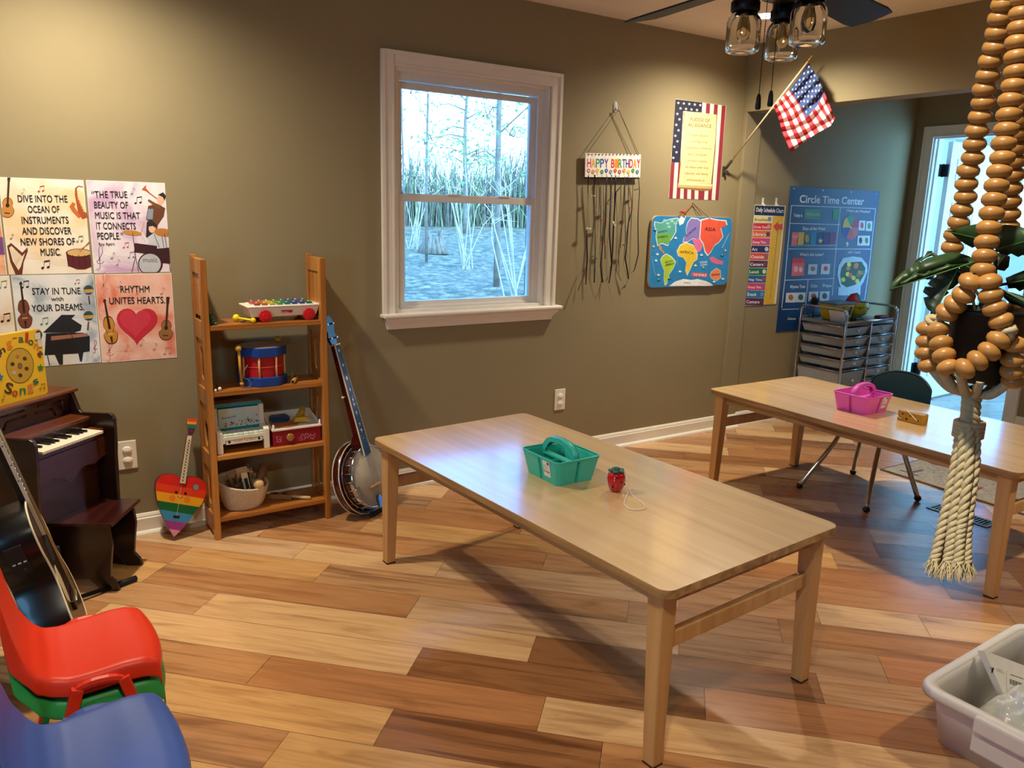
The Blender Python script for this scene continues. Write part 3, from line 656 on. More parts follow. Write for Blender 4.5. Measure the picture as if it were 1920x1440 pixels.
ribbon([(160, 575), (162, 760), (150, 1020), (135, 1180)], .003); ribbon([(195, 565), (200, 800), (188, 1000), (175, 1200), (192, 1325)], .009)
ribbon([(220, 565), (210, 820), (200, 1020), (205, 1160)], .005); ribbon([(250, 560), (245, 800), (240, 1000), (250, 1200), (235, 1330)], .008)
ribbon([(283, 565), (278, 760), (262, 960), (255, 1180), (228, 1290), (210, 1310)], .008); ribbon([(310, 565), (318, 640), (285, 680), (275, 860)], .007)
ribbon([(345, 570), (352, 800), (350, 960), (345, 1060), (340, 1200), (365, 1290)], .004); ribbon([(378, 560), (372, 760), (375, 850), (358, 1000), (365, 1160)], .004)
ribbon([(405, 568), (395, 800), (375, 900), (362, 1060), (345, 1150), (375, 1300)], .008); ribbon([(438, 570), (452, 680), (442, 900), (440, 1120), (412, 1240), (380, 1270)], .006)
ribbon([(310, 740), (295, 920), (285, 1120), (290, 1240), (318, 1312)], .0025); ribbon([(322, 620), (318, 700), (322, 980), (318, 1080)], .003)
for k, (x, y, rz, c) in enumerate(((118, 708, .05, 'b9ac94'), (90, 940, .1, 'e8e2c8'), (187, 880, 0, 'b8382c'), (238, 765, -.15, '6a6048'), (270, 908, 1., 'ece8de'), (208, 1055, .1, 'c05a3a'), (395, 798, .05, 'b8523a'), (432, 663, -.2, '6a5a44'), (348, 1060, .1, '6a2c22'))):
    q = onp(1080+x/3.787, 180+y/3.787, (0, yb-.014, 0), (0, 1, 0)); b = MB(T(*q) @ R(rz, 'Y')); pm = m(c, .5)
    b.bb(-.016, .014, -.004, -.001, -.003, .003, pm); b.bb(-.016, .014, .001, .004, -.003, .003, pm); b.cyl((-.001, -.005, 0), (-.001, .005, 0), .0028, m('9a9a96', .3, .9), seg=8); b.obj('clothespin', bs)
# ---- pledge poster
def pp(p):
    p.poly([(741, 22), (936, 46), (935, 118), (800, 108), (778, 475), (716, 472)], '1f2338')
    for i, (xt, xb) in enumerate(zip(range(936, 1110, 28), range(936, 1110, 28))): pass
    top = [936, 964, 992, 1020, 1047, 1075, 1103]; tz = [46, 50, 54, 57, 61, 65, 69]
    bot = [893, 920, 948, 975, 1001, 1027, 1053]; bz = [738, 738, 739, 739, 740, 740, 741]
    for i in range(6): p.poly([(top[i], tz[i]), (top[i+1], tz[i+1]), (bot[i+1], bz[i+1]), (bot[i], bz[i])], 'e6d8cc' if i % 2 == 0 else '8c2a34')
    for i in range(9):
        a = 698+i*26; p.poly([(a+16 if i < 4 else a+8, 473), (a+42 if i < 3 else a+34, 473), (a+26, 734+i), (a, 733+i)], '8c2a34' if i % 2 == 0 else 'e6d8cc')
    for r in range(11):
        for c in range(5):
            x = 765+c*39-r*3.6+(19 if r % 2 else 0); y = 49+r*39+c*4
            if r > 1 and c > 0: continue
            if r % 2 and c == 4: continue
            p.star(x, y, 11, 'f0ece6')
    p.poly([(803, 114), (900, 122), (1040, 135), (1028, 400), (1003, 630), (880, 625), (765, 616), (790, 360)], '7a5a34'); p.poly([(808, 106), (850, 112), (925, 117), (985, 127), (1036, 133), (1028, 300), (1018, 420), (1008, 520), (998, 626), (768, 618), (782, 480), (790, 350), (800, 220)], 'e9cf94')
    p.poly([(762, 620), (1002, 632), (998, 672), (930, 676), (758, 654)], '8a6a3c'); p.poly([(766, 617), (1006, 628), (1004, 642), (764, 630)], 'f0dcae'); p.poly([(762, 630), (1003, 642), (1000, 660), (760, 648)], 'c9a768')
    for t, a, c, h in (('PLEDGE OF', (850, 178), (988, 188), 25), ('ALLEGIANCE', (833, 215), (998, 228), 25)): p.text(t, a, c, h, '5a4024', .006)
    for i, (t, xa, xb) in enumerate((('I pledge allegiance', 845, 976), ('to the Flag of the', 846, 970), ('United States of America,', 812, 1000), ('and to the Republic', 832, 970), ('for which it stands,', 830, 968), ('one Nation under God,', 812, 977), ('indivisible, with liberty', 806, 975), ('and justice for all.', 824, 952))): p.text(t, (xa, 283+i*45.5), (xb, 291+i*45.5), 17, '4a3622', .0)
poster('pledge of allegiance poster, parchment scroll over a flag, near the corner', 3.421, 3.849, 1.507, 2.070, m('e6d8cc', .5), *C8, pp, None)
# ---- world map board
WB = thing('map_board', 'blue rounded world map board hanging under the pledge poster', 'map', (3.64, YW-.012, 1.19))
def rrect(x0, x1, y0, y1, r, k=6):
    P = []
    for cx, cy, a in ((x1-r, y1-r, 0), (x0+r, y1-r, 90), (x0+r, y0+r, 180), (x1-r, y0+r, 270)):
        for i in range(k+1): q = math.radians(a+90*i/k); P.append((cx+r*math.cos(q), cy+r*math.sin(q)))
    return P
XZ = Matrix(((1, 0, 0, 0), (0, 0, -1, 0), (0, 1, 0, 0), (0, 0, 0, 1)))
b = MB(XZ.copy()); YM = YW-.022
b.prism(rrect(3.279, 3.972, .979, 1.405, .045), -(YW-.006), -YM, m('c8a878', .6)); b.obj('board', WB, bev=.001)
b = MB(); p = wallpaint(b, YM, *C8, w=.0003)
p._f(rrect(3.281, 3.970, .981, 1.403, .043), m('2f86c4', .4))
W_ = 'dff0f2'
def land(P, c, rim=True):
    cx = sum(a for a, _ in P)/len(P); cy = sum(a for _, a in P)/len(P)
    if rim: p.poly([(cx+(a-cx)*1.07+0, cy+(q-cy)*1.07) for a, q in P], W_)
    p.poly(P, c)
land([(600, 895), (640, 905), (700, 880), (760, 870), (745, 920), (745, 965), (720, 1010), (700, 1030), (690, 1060), (650, 1045), (620, 1060), (608, 1000), (615, 960), (598, 925)], '58a89c')
p.poly([(612, 985), (690, 975), (728, 985), (705, 1030), (695, 1050), (655, 1042), (628, 1055), (610, 1010)], '6fae4c'); land([(620, 1050), (645, 1070), (650, 1095), (672, 1110), (660, 1120), (632, 1090)], 'c88a50', False)
for q in ((670, 885), (690, 905), (720, 890), (745, 905), (700, 930)): p.disc(*q, 14, 9, '8fd0c8')
land([(765, 880), (790, 855), (818, 858), (800, 905), (775, 918)], 'eef4f0')
land([(655, 1140), (680, 1125), (715, 1145), (745, 1180), (730, 1220), (700, 1265), (685, 1325), (670, 1340), (662, 1300), (665, 1240), (648, 1200), (640, 1165)], 'a9cc3a')
land([(780, 1062), (820, 1045), (865, 1062), (885, 1085), (898, 1130), (895, 1160), (870, 1180), (850, 1225), (828, 1270), (815, 1230), (822, 1180), (805, 1150), (770, 1140), (758, 1105)], 'e8c22c')
land([(830, 905), (855, 870), (900, 875), (935, 900), (935, 1000), (900, 1020), (870, 1010), (830, 1035), (800, 1035), (805, 1005), (825, 985), (820, 950)], '8a7ac0')
land([(865, 1020), (915, 1015), (945, 1050), (925, 1100), (900, 1110), (880, 1075)], 'e070a0', False)
land([(930, 885), (985, 872), (1040, 885), (1100, 890), (1108, 920), (1065, 940), (1080, 1000), (1050, 1040), (1020, 1060), (1000, 1100), (975, 1130), (955, 1100), (945, 1050), (920, 1010)], 'e85a3c')
land([(985, 1150), (1010, 1140), (1050, 1165), (1085, 1175), (1080, 1200), (1040, 1195), (1000, 1180)], 'd86a8a', False); land([(1000, 1250), (1035, 1225), (1062, 1240), (1066, 1290), (1040, 1310), (1005, 1300), (990, 1275)], 'e88a54')
p.poly([(700, 1350), (740, 1320), (800, 1300), (860, 1308), (900, 1300), (960, 1315), (1000, 1335), (1015, 1352), (1018, 1350)], 'eef2f2')
p.poly([(862, 1252), (972, 1260), (968, 1290), (858, 1282)], 'd85a60')
for t, a, c, h, cc in (('NORTH', (622, 975), (685, 965), 14, '1f5a54'), ('AMERICA', (618, 1012), (690, 1002), 14, '2a5a24'), ('EUROPE', (822, 1003), (892, 945), 18, '3a2f6a'), ('ASIA', (950, 958), (1028, 962), 26, '5a1a18'), ('AFRICA', (775, 1115), (872, 1125), 18, '8a5a10'), ('SOUTH', (672, 1190), (722, 1178), 13, '3a5a14'), ('AMERICA', (672, 1210), (732, 1195), 13, '3a5a14'), ('THE WORLD', (868, 1278), (963, 1283), 17, 'f4e8e0'), ('INDIAN', (918, 1190), (968, 1185), 13, W_), ('OCEAN', (920, 1208), (966, 1204), 13, W_), ('AUSTRALIA', (998, 1278), (1060, 1272), 13, '6a2a14'), ('ATLANTIC', (745, 1060), (760, 1200), 11, W_), ('PACIFIC OCEAN', (572, 1140), (600, 1280), 11, W_), ('PACIFIC', (1078, 1080), (1128, 975), 11, W_), ('ANTARCTICA', (800, 1330), (850, 1331), 8, '5a7a8a')): p.text(t, a, c, h, cc, .02)
for x, y, c in ((598, 955, '1a3a6a'), (588, 1070, 'd8b04a'), (615, 1125, 'f0f0f0'), (605, 1170, W_), (622, 1272, 'e0f0c0'), (625, 1310, '1a3a5a'), (700, 1300, '1a3a5a'), (745, 1010, 'e8f0f0'), (775, 1248, 'e0f0f0'), (928, 1130, 'e8f0f0'), (1098, 1100, 'c88aa0'), (1075, 1135, '1a3a5a'), (885, 1205, 'f0e8b0'), (940, 1220, '5ab0d8'), (1018, 1320, 'f0f0f0'), (1080, 1300, 'd0e0f0')): p.disc(x, y, 11, 6, c); p.line([(x, y), (x, y-12)], 3, W_)
b.obj('map_print', WB, auto=False)
b = MB(); q0 = onp(1070+872/3.791, 180+765/3.791, (0, YW-.008, 0), (0, 1, 0))
for e, c in (((765, 858), 'a82a2c'), ((990, 872), '4a2a24'), ((935, 845), '4a2a24')):
    q = onp(1070+e[0]/3.791, 180+e[1]/3.791, (0, YM-.002, 0), (0, 1, 0)); b.tube([q0, q], .0016, m(c, .7), 6)
for a in (0, .7, -.6, 2.4): q = onp(1070+795/3.791, 180+830/3.791, (0, YM-.006, 0), (0, 1, 0)); b.tube([q, q+Vector((.02*math.cos(a), -.004, .010*math.sin(a)+.004)), q+Vector((.026*math.cos(a+.3), -.002, .014*math.sin(a+.3)-.006))], .004, m('b82a30', .6), 6)
b.cyl((q0.x, YW, q0.z), (q0.x, YW-.012, q0.z), .003, m('6a6a66', .3, .9), seg=8); b.obj('cord', WB)
# ---- flag on a pole
FL = thing('flag', 'small stars and stripes flag on a slanted pole, fixed at the room corner', 'flag', (3.875, YW, 1.685))
BRK = m('5c5a50', .4, .7); base = Vector((3.875, YW, 1.685)); tip = onp(1522, 106, (3.90, 0, 0), (1, 0, 0)); ax = (tip-base).normalized()
b = MB(); b.bb(3.862, 3.888, YW-.004, YW, 1.655, 1.715, BRK); b.bb(3.868, 3.882, YW-.03, YW-.003, 1.672, 1.690, BRK); b.cyl(base+ax*.02, base+ax*.085, .009, BRK, seg=12); b.obj('bracket', FL, bev=.001)
b = MB(); b.cyl(base+ax*.03, tip-ax*.02, .0048, m('c9b48c', .4), seg=10); b.obj('pole', FL)
b = MB(); b.cyl(tip-ax*.03, tip-ax*.012, .0055, m('c89a3a', .3, .9), seg=10); b.lathe([(.0055, 0), (.0045, .004), (.0055, .009), (.003, .016), (.0002, .022)], m('c89a3a', .3, .9), 12, T(*(tip-ax*.013)) @ look(ax)); b.obj('finial', FL)
# cloth: hoist along the pole, draping down; traced corners on its own slack plane
def fpt(x, y, X): return onp(1180+x/3.84, y/3.84, (X, 0, 0), (1, 0, 0))
rows_ = [[(1292, 452), (1362, 560), (1412, 685), (1480, 852)], [(1215, 565), (1290, 650), (1360, 780), (1450, 905)], [(1160, 640), (1225, 730), (1290, 860), (1350, 960)], [(1095, 705), (1160, 800), (1210, 920), (1260, 1020)], [(1040, 762), (1075, 850), (1100, 950), (1165, 1100)]]
NU, NV = 40, 40
def bil(u, v):
    a = u*4; i = min(3, int(a)); a -= i; c = v*3; j = min(2, int(c)); c -= j
    def g(i, j): return Vector(rows_[i][j])
    return (g(i, j)*(1-a)+g(i+1, j)*a)*(1-c)+(g(i, j+1)*(1-a)+g(i+1, j+1)*a)*c
hoX = lambda u: (tip+(base-tip)*(.05+.42*u)).x
G = [[None]*(NV+1) for _ in range(NU+1)]
for i in range(NU+1):
    for j in range(NV+1):
        u, v = i/NU, j/NV; q = bil(u, v); X = hoX(u)+v*(.004*math.sin(u*19+v*5))+(.011*math.sin(v*34+u*5)+.004*math.sin(v*15-u*9))-.002
        G[i][j] = tuple(fpt(q.x, q.y, X))
b = MB(); RED, WHI, BLU = m('b3202c', .7, n=.08), m('eee6dc', .7, n=.05), m('1d3260', .7, n=.08)
vs = [p_ for r_ in G for p_ in r_]
fr, fw, fb = [], [], []
for i in range(NU):
    for j in range(NV):
        u, v = (i+.5)/NU, (j+.5)/NV; f_ = (i*(NV+1)+j, (i+1)*(NV+1)+j, (i+1)*(NV+1)+j+1, i*(NV+1)+j+1)
        if u < .52 and v < .62 and True: fb.append(f_)
        elif int(u*13) % 2 == 0: fr.append(f_)
        else: fw.append(f_)
b.add(vs, fb, BLU, True); b.add(vs, fr, RED, True); b.add(vs, fw, WHI, True)
def Gp(u, v):
    a = u*NU; i = min(NU-1, int(a)); a -= i; c = v*NV; j = min(NV-1, int(c)); c -= j
    return (Vector(G[i][j])*(1-a)+Vector(G[i+1][j])*a)*(1-c)+(Vector(G[i][j+1])*(1-a)+Vector(G[i+1][j+1])*a)*c
for r_ in range(9):
    for c_ in range(6 if r_ % 2 == 0 else 5):
        u0 = .03+r_*.055; v0 = .05+c_*.1+(.05 if r_ % 2 else 0); pts = []
        for k in range(10):
            rr_ = .021 if k % 2 == 0 else .010; pts.append(Gp(min(.99, max(0, u0+rr_*.9*math.cos(k*PI/5))), min(.99, max(0, v0+rr_*math.sin(k*PI/5)))))
        nrm = (pts[3]-pts[0]).cross(pts[6]-pts[0]); nrm.normalize()
        if nrm.dot(CAM-pts[0]) < 0: nrm = -nrm
        b.add([tuple(q+nrm*.0012) for q in pts], [tuple(range(10))], WHI)
b.obj('flag_cloth', FL, auto=False)
# ---- daily schedule chart on two hooks
C2_ = (1380, 330, 4.647); YC = YW-.004
sch = thing('schedule_chart', 'narrow daily schedule chart with a yellow strip, left of the blue chart', 'wall chart', (4.34, YW, 1.16))
sx0, sx1 = 4.190, 4.500
b = MB(); b.bb(sx0, sx1, YC, YW-.001, .830, 1.490, m('e8e0c8', .6)); p = wallpaint(b, YC, *C2_, w=.0003)
p.poly([(166, 256), (424, 266), (418, 350), (158, 340)], '1c2147'); p.text('Daily Schedule Chart', (175, 310), (412, 322), 36, 'f2f2f0', .025)
p.poly([(322, 350), (416, 350), (330, 1118), (240, 1116)], 'e0b41c')
its = [('Breakfast', 'f0e29a', '6a5a3a'), ('Circle Time', 'd8232c', 'f4f0ec'), ('Library', 'e86a2a', 'f4f0ec'), ('Group Time', 'd83a6c', 'f4f0ec'), ('Art', '2a2050', 'f4f0ec'), ('Outside', 'e0482e', 'f4f0ec'), ('Centers', '5a1a44', 'f4f0ec'), ('Lunch', '12703a', 'f4f0ec'), ('Nap Time', '1c5a94', 'f4f0ec'), ('Group Time', 'd8386a', 'f4f0ec'), ('Snack', '2278b0', 'f4f0ec'), ('Centers', '5a1a48', 'f4f0ec')]
for i, (t, c, tc_) in enumerate(its):
    ya = 344+i*65.3; sa = -i*6.7; pa_ = lambda x, y: (x, y)
    p.poly([(160+sa, ya), (318+sa*1.03, ya+4), (312+sa*1.03, ya+62), (154+sa, ya+60)], c); wd = 118 if len(t) > 7 else 16*len(t)
    p.text(t, (162+sa, ya+46), (162+sa+wd, ya+48), 27 if len(t) < 8 else 21, tc_, .03); p.disc(292+sa, ya+32, 16, 20, ['7a8ab0', 'd8a070', '3a4a5a', 'b05a80', 'd8d8e8', '8a6a5a', '7a3a5a', 'e8d8c8', 'a04a3a', 'a05a80', '6a9ac0', '6a2a50'][i])
p.line([(365, 380), (362, 480), (296, 1070)], 2.5, '6a5a20'); p.poly([(322, 438), (362, 400), (362, 420), (406, 420), (404, 466), (360, 464), (358, 484)], 'd2401e')
b.obj('chart_board', sch, auto=False)
for x in (232, 348):
    q = onp(1380+x/4.647, 330+225/4.647, (0, YW, 0), (0, 1, 0)); h = thing('wall_hook', 'white hook at the %s of the daily schedule chart' % ('top left' if x < 300 else 'top right'), 'hook', q); b = MB()
    b.bb(q.x-.009, q.x+.009, YW-.004, YW, q.z-.026, q.z+.026, m('ece8e0', .4)); b.obj('plate', h, bev=.003)
    b = MB(); b.tube([(q.x, YW-.004, q.z-.005), (q.x, YW-.012, q.z-.024), (q.x, YW-.018, q.z-.026), (q.x, YW-.02, q.z-.016)], .003, m('ece8e0', .4), 8); b.obj('hook_arm', h)
# ---- circle time pocket chart
cc = thing('pocket_chart', 'large blue Circle Time Center pocket chart behind the drawer cart', 'wall chart', (5.05, YW, 1.12))
NAVY = m('103a70', .5, n=.08, ns=5); b = MB(); b.bb(4.532, 5.556, YW-.004, YW-.001, .630, 1.620, NAVY); p = wallpaint(b, YW-.004, *C2_, w=.0003)
WL = 'dfe6ea'
p.text('Circle Time Center', (553, 232), (1110, 252), 66, WL, .03)
for P in ([(483, 257), (1216, 285)], [(483, 257), (425, 910), (398, 1150)], [(1216, 285), (1160, 800), (1120, 1080)], [(474, 413), (905, 424)], [(461, 635), (1172, 637)], [(428, 908), (850, 893)], [(910, 275), (870, 640), (838, 1040)], [(628, 902), (605, 1145)], [(400, 1162), (550, 1158)]): p.line(P, 5, WL)
for t, a, c, h in (("Today is", (500, 355), (575, 357), 28), ("What's the Weather?", (960, 312), (1168, 323), 24), ('Days of the Week', (580, 472), (776, 472), 28), ("What's the Letter?", (553, 697), (760, 697), 28), ("Let's Count!", (975, 674), (1080, 676), 24), ('Rhyme Time', (470, 978), (600, 976), 28), ('Color', (650, 972), (710, 970), 28), ('Shape', (748, 966), (828, 968), 28), ('Calendar', (448, 1253), (522, 1252), 20)): p.text(t, a, c, h, WL, .03)
p.poly([(598, 288), (740, 290), (735, 378), (590, 376)], '4a8a78'); p.poly([(845, 292), (897, 293), (890, 384), (838, 380)], '3a9a6a'); p.text('Wednesday', (612, 345), (728, 345), 26, '9ac8b8', 0)
for i, c in enumerate(('e06a6c', 'e0b82c', '1c7a5a', '2a80b8', '1f3a80', '3a2a78', '7a2a6a')): p.poly([(488+i*57-i*2, 490), (540+i*57-i*2, 490), (530+i*57-i*2, 598), (480+i*57-i*2, 598)], c)
p.star(735, 565, 26, 'e8d25c'); p.disc(618, 545, 18, 34, 'c89428'); p.heart(515, 530, 26, 'e8908c'); p.line([(475, 605), (870, 603)], 5, 'b8ccd8')
p.disc(998, 448, 76, 112, '8a5ab0'); 
for i, c in enumerate(('c86a6a', 'd85a4a', '2a4a9a', 'd8c040', '2a9a6a', 'b03a58')): p.poly([(998, 448)]+[(998+68*math.cos(i*PI/3+k*PI/15), 448+103*math.sin(i*PI/3+k*PI/15)) for k in range(6)], c)
p.disc(998, 448, 7, 9, 'f0f0f0'); p.poly([(968, 568), (982, 598), (973, 596), (971, 618), (962, 617), (964, 595), (952, 598)], WL)
for x, y, c in ((1098, 430, 'c04a5a'), (1160, 435, '3a9a6a'), (1085, 562, '2a2024'), (1138, 562, '5a7a5a')): p.poly([(x-26, y-42), (x+28, y-42), (x+22, y+45), (x-32, y+43)], 'dde2e2'); p.disc(x-2, y, 14, 28, c)
p.poly([(490, 715), (598, 712), (590, 868), (478, 872)], 'd8605c'); p.poly([(490, 715), (598, 712), (596, 755), (486, 760)], 'c8202c'); p.disc(520, 810, 18, 28, 'f0b0a8'); p.disc(562, 815, 16, 24, 'f0c8b8')
for x, y, c in ((668, 812, '8a6a60'), (780, 810, 'b83a4a')): p.poly([(x-38, y-44), (x+40, y-44), (x+32, y+46), (x-46, y+46)], 'd8dcdc'); p.disc(x, y-4, 20, 22, c)
for x, y, c in ((476, 1058, 'a0683a'), (562, 1056, '2a5a34'), (674, 1048, 'a8402c'), (770, 1046, '34302e')): p.poly([(x-42, y-40), (x+44, y-42), (x+36, y+44), (x-48, y+44)], 'd4d8d8'); p.disc(x, y, 22, 26, c)
P = [(1015, 700), (1090, 710), (1140, 770), (1142, 830), (1110, 920), (1085, 960), (1080, 1040), (885, 1040), (890, 960), (912, 975), (895, 930), (880, 860), (890, 780), (930, 715)]
p.poly(P, 'b9cfdc'); p.poly([(950, 755), (1090, 745), (1125, 800), (1120, 850), (1080, 920), (1030, 950), (960, 970), (915, 940), (905, 860), (915, 800)], '1a4a30')
rr = random.Random(3)
for k in range(16): x, y = rr.uniform(930, 1105), rr.uniform(765, 930); p.disc(x, y, 18, 20, ['e8e03a', 'e06a2c', 'c83a30', 'd8d43a', 'e07a2a', '2a7a4a'][k % 6])
for x in (503, 757, 1000, 1222): p.disc(x, 110+(x-503)*.06, 5, 6, 'd8dcdc')
b.obj('chart_cloth', cc, auto=False)
# ================================================================ tables
TOP = wood('d9b581', 'd3ae79', 'deba88', 'Y', .35, .27, .9, seed=1.)
EDGE = wood('a9814f', '8a6236', 'c29a66', 'Y', 1.2, .45, seed=2.)
LEG = wood('c99a60', 'bd8c52', 'd4a76c', 'Z', .6, .42, seed=3.)
TH = .523
def table(name, label, M, w, l, topmat=None):
    """low children's table; origin on the floor under the near left corner, x across, y along"""
    t = thing(name, label, 'table', M)
    def rr(x0, x1, y0, y1, r, k=7):
        P = []
        for cx, cy, a in ((x1-r, y1-r, 0), (x0+r, y1-r, 90), (x0+r, y0+r, 180), (x1-r, y0+r, 270)):
            for i in range(k+1): q = math.radians(a+90*i/k); P.append((cx+r*math.cos(q), cy+r*math.sin(q)))
        return P
    b = MB(M); b.prism(rr(0, w, 0, l, .035), TH-.023, TH-.0015, EDGE); b.prism(rr(.0006, w-.0006, .0006, l-.0006, .0344), TH-.0015, TH, TOP)
    b.obj('tabletop', t, world=True)
    b = MB(M); a0, a1 = .05, .028; z0, z1 = TH-.068, TH-.024
    b.bb(a0, w-a0, .045, .045+.02, z0, z1, EDGE); b.bb(a0, w-a0, l-.065, l-.045, z0, z1, EDGE); b.bb(.045, .065, a0, l-a0, z0, z1, EDGE); b.bb(w-.065, w-.045, a0, l-a0, z0, z1, EDGE)
    b.obj('apron', t, bev=.002)
    for ix, iy in ((0, 0), (1, 0), (0, 1), (1, 1)):
        cx = (.052 if ix == 0 else w-.052); cy = (.058 if iy == 0 else l-.058); ox = (-.004 if ix == 0 else .004); oy = (-.012 if iy == 0 else .012)
        b = MB(M); b.taper((cx+ox, cy+oy, 0.004), (.0195, .0195), (cx, cy, TH-.024), (.0275, .0275), LEG)
        g = b.obj('leg', t, bev=.004)
        b = MB(M); b.bb(cx+ox-.019, cx+ox+.019, cy+oy-.019, cy+oy+.019, 0, .004, m('2a1c14', .7)); b.obj('foot_pad', g)
    for cy in (.058, l-.058):
        b = MB(M); b.bb(.07, w-.07, cy-.012, cy+.012, TH-.20, TH-.155, LEG); b.obj('stretcher', t, bev=.003)
    return t
A1 = math.radians(3.73); A2 = math.radians(-.80)
M1 = T(1.290, 1.240, 0) @ R(A1, 'Z'); M2 = T(3.078, 1.257, 0) @ R(A2, 'Z')
table('activity_table', 'low pale wooden table in front of the window, a teal caddy on top', M1, .764, 1.545)
table('activity_table', 'low pale wooden table at the right, holding the pink caddy', M2, .764, 1.54)
# ================================================================ the narrow wooden shelf unit and what stands on it
PINE = wood('b3702c', '8f5220', 'c98a42', 'Z', .7, .32, .3, seed=5.); PINX = wood('b3702c', '8f5220', 'c98a42', 'X', .7, .32, .3, seed=6.)
SH = thing('shelf_unit', 'narrow honey pine shelf unit with cut-out side panels, full of toy instruments', 'shelf', (.945, 3.40, 0))
SF, SB = 3.295, 3.49; SX0, SX1 = .690, 1.203
def holes(kind, yc, zc):
    r = []
    for i in range(20):
        a = 2*PI*i/20
        if kind == 'drop': r.append((yc+.030*math.sin(a)*(1 if math.cos(a) < .3 else .55), zc+.085*math.cos(a)))
        else: r.append((yc+.032*math.sin(a)*abs(1+.35*math.cos(2*a)), zc+.07*math.cos(a)))
    return r
for x in (SX0, SX1-.022):
    b = MB(); xa, xb = x, x+.022
    b.bb(xa-.002, xb+.002, SF, SF+.030, 0, 1.192, PINE); b.bb(xa, xb, SB-.028, SB, 0, 1.20, PINE)
    for za, zb_ in ((1.13, 1.192), (.86, .94), (.585, .655), (.305, .375), (.02, .105)): b.bb(xa, xb, SF+.03, SB-.028, za, zb_, PINE)
    # thin panels between the rails, each with a cut-out: built as a ring around the hole
    for (za, zb_), kd in (((.94, 1.13), 'slat'), ((.655, .86), 'a'), ((.375, .585), 'drop'), ((.105, .305), 'a')):
        ya, yb_ = SF+.03, SB-.028; yc, zc = (ya+yb_)/2, (za+zb_)/2; x0_, x1_ = xa+.007, xb-.007
        if kd == 'slat':
            b.bb(x0_, x1_, ya, ya+.048, za, zb_, PINE); b.bb(x0_, x1_, yb_-.048, yb_, za, zb_, PINE)
            b.bb(x0_, x1_, ya, yb_, za, za+.02, PINE)
            b.taper((x0_+.004, yc, za), (.004, .018), (x0_+.004, yc, zb_), (.004, .011), PINE); continue
        H = holes(kd, yc, zc); n = len(H); O = []
        for (y, z) in H:
            a = math.atan2(y-yc, z-zc); dy, dz = math.sin(a), math.cos(a); t = min((yb_-ya)/2/abs(dy) if abs(dy) > 1e-6 else 9, (zb_-za)/2/abs(dz) if abs(dz) > 1e-6 else 9); O.append((yc+dy*t, zc+dz*t))
        for xx in (x0_, x1_): b.add([(xx, y, z) for y, z in H+O], [(i, (i+1) % n, n+(i+1) % n, n+i) for i in range(n)], PINE)
        b.add([(xx, y, z) for xx in (x0_, x1_) for y, z in H], [(i, (i+1) % n, n+(i+1) % n, n+i) for i in range(n)], PINE)
    b.obj('side_panel', SH, bev=.003)
ST = (.924, .648, .372, .098)
for z in ST:
    b = MB(); b.bb(SX0+.022, SX1-.022, SF+.004, SB-.002, z-.021, z, PINX); b.obj('shelf_board', SH, bev=.003)
# ---- top shelf: pull-along xylophone, mallet, green toy
XY_ = thing('toy_xylophone', 'white pull-along toy xylophone with red wheels on the top shelf', 'toy', (1.03, 3.38, ST[0]))
z = ST[0]; WH = m('f1ebdc', .35, n=.02); RD = m('d01c26', .3, n=.03)
b = MB(); b.taper((1.03, 3.385, z+.022), (.140, .058), (1.03, 3.385, z+.062), (.152, .066), WH); b.taper((1.03, 3.385, z+.062), (.158, .070), (1.03, 3.385, z+.070), (.158, .070), WH); b.obj('body', XY_, bev=.006, seg=3)
for i, c in enumerate(('c8484a', 'd8763c', 'e0c23a', '6aa84a', '2a8a78', '2a5a9a', '5a4a9a', '2a7a5a')):
    b = MB(); b.bb(.905+i*.032, .930+i*.032, 3.33, 3.44, z+.073, z+.079, m(c, .3, .3)); b.cyl((.9175+i*.032, 3.345, z+.079), (.9175+i*.032, 3.345, z+.083), .004, WH, seg=8); b.cyl((.9175+i*.032, 3.425, z+.079), (.9175+i*.032, 3.425, z+.083), .004, WH, seg=8); b.obj('chime_bar', XY_, bev=.001)
b = MB()
for y in (3.345, 3.425): b.bb(.895, 1.165, y-.006, y+.006, z+.066, z+.074, WH)
b.obj('rail', XY_, bev=.002)
for x in (.945, 1.134):
    for y in (3.318, 3.452):
        b = MB(); s = -1 if y < 3.38 else 1; b.cyl((x, y-.006*s, z+.026), (x, y+.006*s, z+.026), .026, RD, seg=28); b.cyl((x, y+.006*s, z+.026), (x, y+.009*s, z+.026), .015, RD, seg=20); b.obj('wheel', XY_, bev=.002)
b = MB(); b.bb(1.015, 1.063, 3.3215, 3.3235, z+.036, z+.048, m('c81e2a', .4)); p = wallpaint(b, 3.3215, 330, 460, 4.8, w=.0002); p.text('Fisher-Price', (938, 604), (1013, 604), 12, 'f0e4dc', .02); b.obj('badge', XY_, auto=False)
b = MB(); b.tube([(.885, 3.36, z+.02), (.865, 3.34, z+.004), (.88, 3.32, z+.003), (.905, 3.34, z+.012), (.92, 3.36, z+.003), (.90, 3.38, z+.004), (.87, 3.37, z+.004), (.85, 3.35, z+.003), (.86, 3.33, z+.003)], .0018, m('2a2018', .7), 6); b.obj('pull_cord', XY_)
YE = m('e6cf1c', .4)
def mallet(a, c, r, label, M_=YE, r0=.014, r1=.012, grp=None):
    t = thing('toy_mallet', label, 'mallet', a, grp); b = MB(); b.cyl(a, c, r, M_, seg=10); b.obj('handle', t)
    b = MB(); b.ball(a, r0, M_, 14); b.obj('head', t)
    if r1: b = MB(); b.ball(c, r1, M_, 14); b.obj('tip', t)
    return t
mallet((.842, 3.385, z+.016), (.893, 3.315, z+.0115), .005, 'yellow plastic mallet lying on the top shelf', r0=.0155, r1=.0115)
